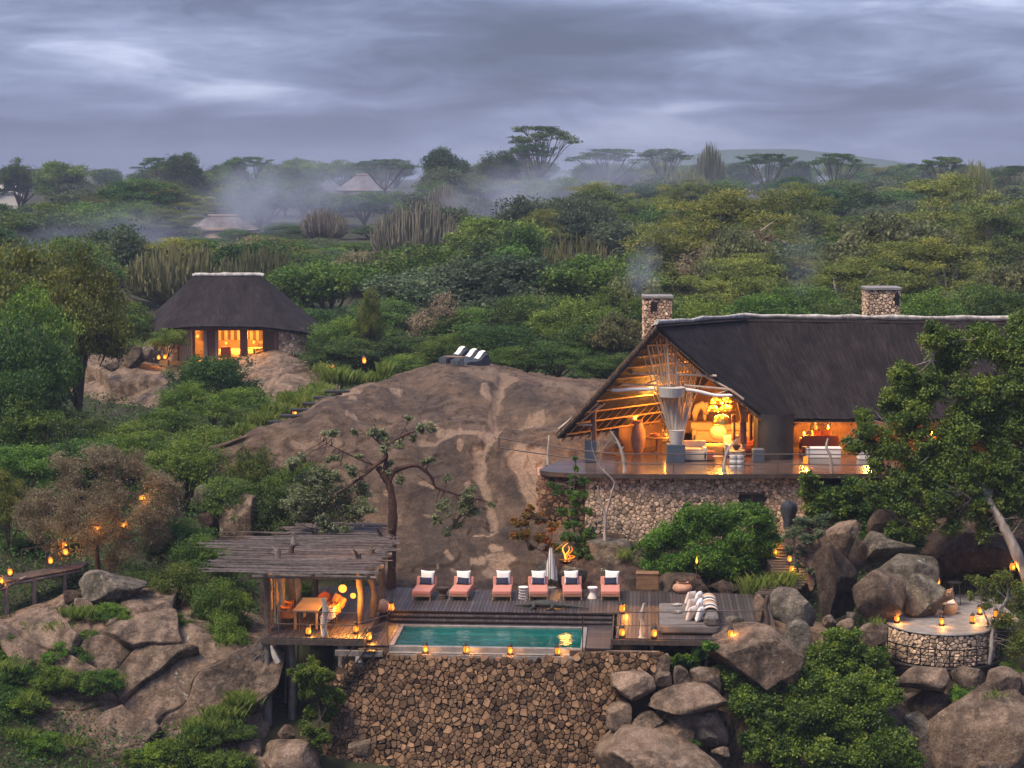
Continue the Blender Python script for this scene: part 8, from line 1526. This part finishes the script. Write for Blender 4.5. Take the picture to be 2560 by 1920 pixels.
# ------------------------------------------------------------------ stuff: undergrowth and grass
def undergrowth():
    rg = np.random.default_rng(77); pts = []
    for (d0, d1, p0, p1, n) in ((75, 84, -300, 640, 30000), (84, 110, -300, 900, 36000), (110, 160, -300, 1000, 30000), (112, 170, 700, 2950, 34000), (76, 86, 2000, 3000, 14000), (69, 74, -300, 640, 9000)):
        D = rg.uniform(d0, d1, n); px = rg.uniform(p0, p1, n); x = (px-1280)/F*D*1.01; z = Garr(x, D); h = np.array([mnoise.noise((a*.5, b*.5, 3))*.7+.45 for a, b in zip(x, D)]); q = rg.random(n); zz = z+np.maximum(h, .08)*q*1.2
        ok = np.ones(n, bool); ok &= ~((D < 84.5) & (x > -10.4) & (x < 11.5)); ok &= ~((D > 76.5) & (D < 83.5) & (x < -14.5) & (q > .35))
        s = np.stack([x, D, zz], -1)[ok]; pts.append(s)
    pts = np.concatenate(pts); n = len(pts); sz = .13+.0011*(pts[:, 1]-70); t = .4+.3*np.array([mnoise.noise((a*.3, b*.3, 9)) for a, b in pts[:, :2]])+rg.normal(size=n)*.18
    tag(link('undergrowth', leaf_mesh('undergrowth', pts, sz, t, LM['dark'], rg, aspect=.6)), 'low tangled undergrowth covering the slope soil', 'undergrowth', kind='stuff')
    # grass tufts
    B = []; Tn = []
    def tuft(px, py, wpx, D, n, h, dy=0):
        for _ in range(int(n*1.6)):
            a = P(px+rg.normal()*wpx*.4, py+rg.normal()*dy, D+rg.normal()*.4); w = rg.uniform(0, 6.28); hh = h*rg.uniform(.35, .8); l = Vector((math.cos(w), math.sin(w), 0)); q = Vector((-l.y, l.x, 0))*.008*(D/80)
            B.append([a-q, a+q, a+l*hh*.25+Vector((0, 0, hh*.7))+q*.6, a+l*hh*.6+Vector((0, 0, hh))]); Tn.append(rg.uniform(.2, 1))
    for (x, y, w, D, n, h) in ((660, 1055, 50, 103, 500, .6), (700, 1035, 45, 105, 600, .7), (740, 1010, 50, 107, 700, .8), (780, 1000, 40, 109, 500, .8), (610, 1080, 40, 100, 400, .5), (840, 955, 40, 121, 600, 1.1), (880, 955, 45, 122, 500, .8), (925, 950, 40, 123, 400, .6), (960, 935, 16, 122, 150, 1.0), (805, 925, 30, 140, 300, .5), (560, 1790, 60, 72.8, 800, .5), (520, 1820, 70, 72.2, 700, .5), (600, 1760, 40, 73, 600, .6), (150, 1690, 30, 74, 200, .4), (180, 1860, 60, 72, 400, .35), (70, 1760, 40, 73.2, 500, .6), (40, 1850, 60, 72, 500, .6), (20, 1680, 40, 74, 400, .6), (210, 1540, 60, 76.6, 500, .5), (60, 1620, 50, 75.6, 500, .5), (130, 1580, 60, 76, 500, .5), (2480, 1750, 40, 73, 400, .45), (2530, 1820, 30, 72.4, 150, .3), (2190, 1560, 25, 75.6, 120, .25), (1905, 1480, 60, 82, 300, .9), (1960, 1470, 40, 82, 250, .9), (470, 1640, 60, 75, 250, .2), (540, 1660, 60, 75, 250, .2), (1560, 1395, 25, 85, 200, .5), (330, 880, 45, 145.5, 400, .9), (300, 1700, 20, 74, 100, .3), (760, 1015, 30, 106, 300, .7), (800, 985, 30, 112, 300, .8)): tuft(x, y, w, D, n, h, 5)
    V = np.array([[tuple(p) for p in q] for q in B]).reshape(-1, 3); n = len(B)
    tag(link('grass', mesh_np('grass', V, np.arange(n*4).reshape(n, 4), LM['grass'], tint=np.repeat(Tn, 4))), 'tufts of long green grass on the rocks', 'grass', kind='stuff')
    # twigs and stones scattered in the shadow under the pavilion
    b = MB()
    for _ in range(260): p = DK(rg.uniform(-9.3, -6), rg.uniform(-1.5, 2.5), 0); z = G(p.x, p.y); a = rg.uniform(0, 3.1); l = rg.uniform(.1, .45); b.tube([(p.x, p.y, z+.03), (p.x+math.cos(a)*l, p.y+math.sin(a)*l, z+.06)], .012, 3, False)
    tag(b.build('leaf_litter', M['bark'], None), 'fallen twigs in the shadow under the pavilion', 'litter', kind='stuff')
undergrowth()
def spiky():
    rg = np.random.default_rng(31)
    for k, (x, y, D, l) in enumerate(((1900, 1500, 82.3, 'spiky sisal plant at the foot of the plank stair'), (1935, 1490, 82.5, 'taller spiky sisal plant beside the stair'), (1865, 1505, 82.2, 'small spiky sisal plant behind the daybeds'))):
        p = P(x, y, D); t = thing('sisal_plant', l, 'plant', p); b = MB(); s = (1.0, 1.2, .7)[k]
        for j in range(34): w = rg.uniform(0, 6.28); e_ = rg.uniform(.2, 1.3); ln = s*rg.uniform(.7, 1.15); e = Vector((math.cos(w)*math.cos(e_), math.sin(w)*math.cos(e_), math.sin(e_)))*ln; q = Vector((-math.sin(w), math.cos(w), 0))*.03; m_ = e*.5+Vector((0, 0, .04)); b.add([-q, q, m_+q*1.2, m_-q*1.2, e], [(0, 1, 2, 3), (3, 2, 4)], float(rg.uniform(.1, .9)))
        b.build('leaves', LM['mid'], t)
spiky()
# ------------------------------------------------------------------ smoke and haze
def volmat(name, col, dens, nscale=None, thr=(.45, .75), stretch=(1, 1, 1), aniso=0.0):
    m = bpy.data.materials.new(name); m.use_nodes = True; nt = m.node_tree; nt.nodes.clear(); L = nt.links.new; out = nn(nt, 'ShaderNodeOutputMaterial')
    v = nn(nt, 'ShaderNodeVolumePrincipled', inp={'Density': dens, 'Anisotropy': aniso}); v.inputs['Color'].default_value = (*col, 1); L(v.outputs[0], out.inputs['Volume'])
    if nscale:
        tc = nn(nt, 'ShaderNodeTexCoord'); mp = nn(nt, 'ShaderNodeMapping'); mp.inputs['Scale'].default_value = stretch; L(tc.outputs['Object'], mp.inputs[0])
        n = nn(nt, 'ShaderNodeTexNoise', inp={'Scale': nscale, 'Detail': 3, 'Roughness': .55, 'Distortion': .6}); L(mp.outputs[0], n.inputs['Vector'])
        mr = nn(nt, 'ShaderNodeMapRange', inp={1: thr[0], 2: thr[1], 3: 0., 4: 1.}); L(n.outputs['Fac'], mr.inputs[0])
        ln = nn(nt, 'ShaderNodeVectorMath', operation='LENGTH'); L(tc.outputs['Object'], ln.inputs[0])
        fo = nn(nt, 'ShaderNodeMapRange', inp={1: .35, 2: .98, 3: 1., 4: 0.}); L(ln.outputs['Value'], fo.inputs[0])
        a = nn(nt, 'ShaderNodeMath', operation='MULTIPLY'); L(mr.outputs[0], a.inputs[0]); L(fo.outputs[0], a.inputs[1])
        b = nn(nt, 'ShaderNodeMath', operation='MULTIPLY', inp={1: dens}); L(a.outputs[0], b.inputs[0]); L(b.outputs[0], v.inputs['Density'])
    return m
def smoke(px, py, wpx, hpx, D, dp, dens, label, name='smoke', tilt=0, sc=1.3):
    p = P(px, py, D); _bm = bmesh.new(); bmesh.ops.create_icosphere(_bm, subdivisions=3, radius=1); me = bpy.data.meshes.new(name); _bm.to_mesh(me); _bm.free(); me.materials.append(volmat(name, (.58, .66, .84), dens, sc, (.38, .66)))
    o = link(name, me, None, p); o.scale = (wpx*D/F/2, dp/2, hpx*D/F/2); o.rotation_euler = (0, R(tilt), 0); tag(o, label, 'smoke', kind='stuff')
smoke(640, 490, 260, 230, 300, 22, .085, 'pale smoke column rising behind the grey thatched roof', tilt=22)
smoke(760, 490, 700, 260, 330, 34, .045, 'thin smoke drifting over the forest', tilt=-6)
smoke(1230, 520, 480, 240, 262, 26, .075, 'bluish smoke bank among the trees in the middle', tilt=-12)
smoke(1480, 440, 620, 190, 340, 30, .045, 'thin smoke trail under the acacias', tilt=-10)
smoke(300, 620, 720, 260, 235, 26, .055, 'low mist between the trees left of the hut')
smoke(1280, 500, 3300, 330, 500, 440, .0030, 'broad blue mist lying over the far forest', 'mist', sc=2.2)
smoke(1610, 670, 110, 170, 118, 5, .16, 'wisp of smoke from the first chimney', tilt=10)
smoke(2010, 640, 130, 260, 120, 6, .05, 'faint smoke beside the second chimney')
def haze():
    b = MB(); b.box((-2300, -140, -18), (2300, 3300, 54)); m = volmat('haze_air', (.42, .50, .66), .00032); o = b.build('haze', m, None); tag(o, 'thin blue evening haze over the forest', 'haze', kind='stuff')
haze()
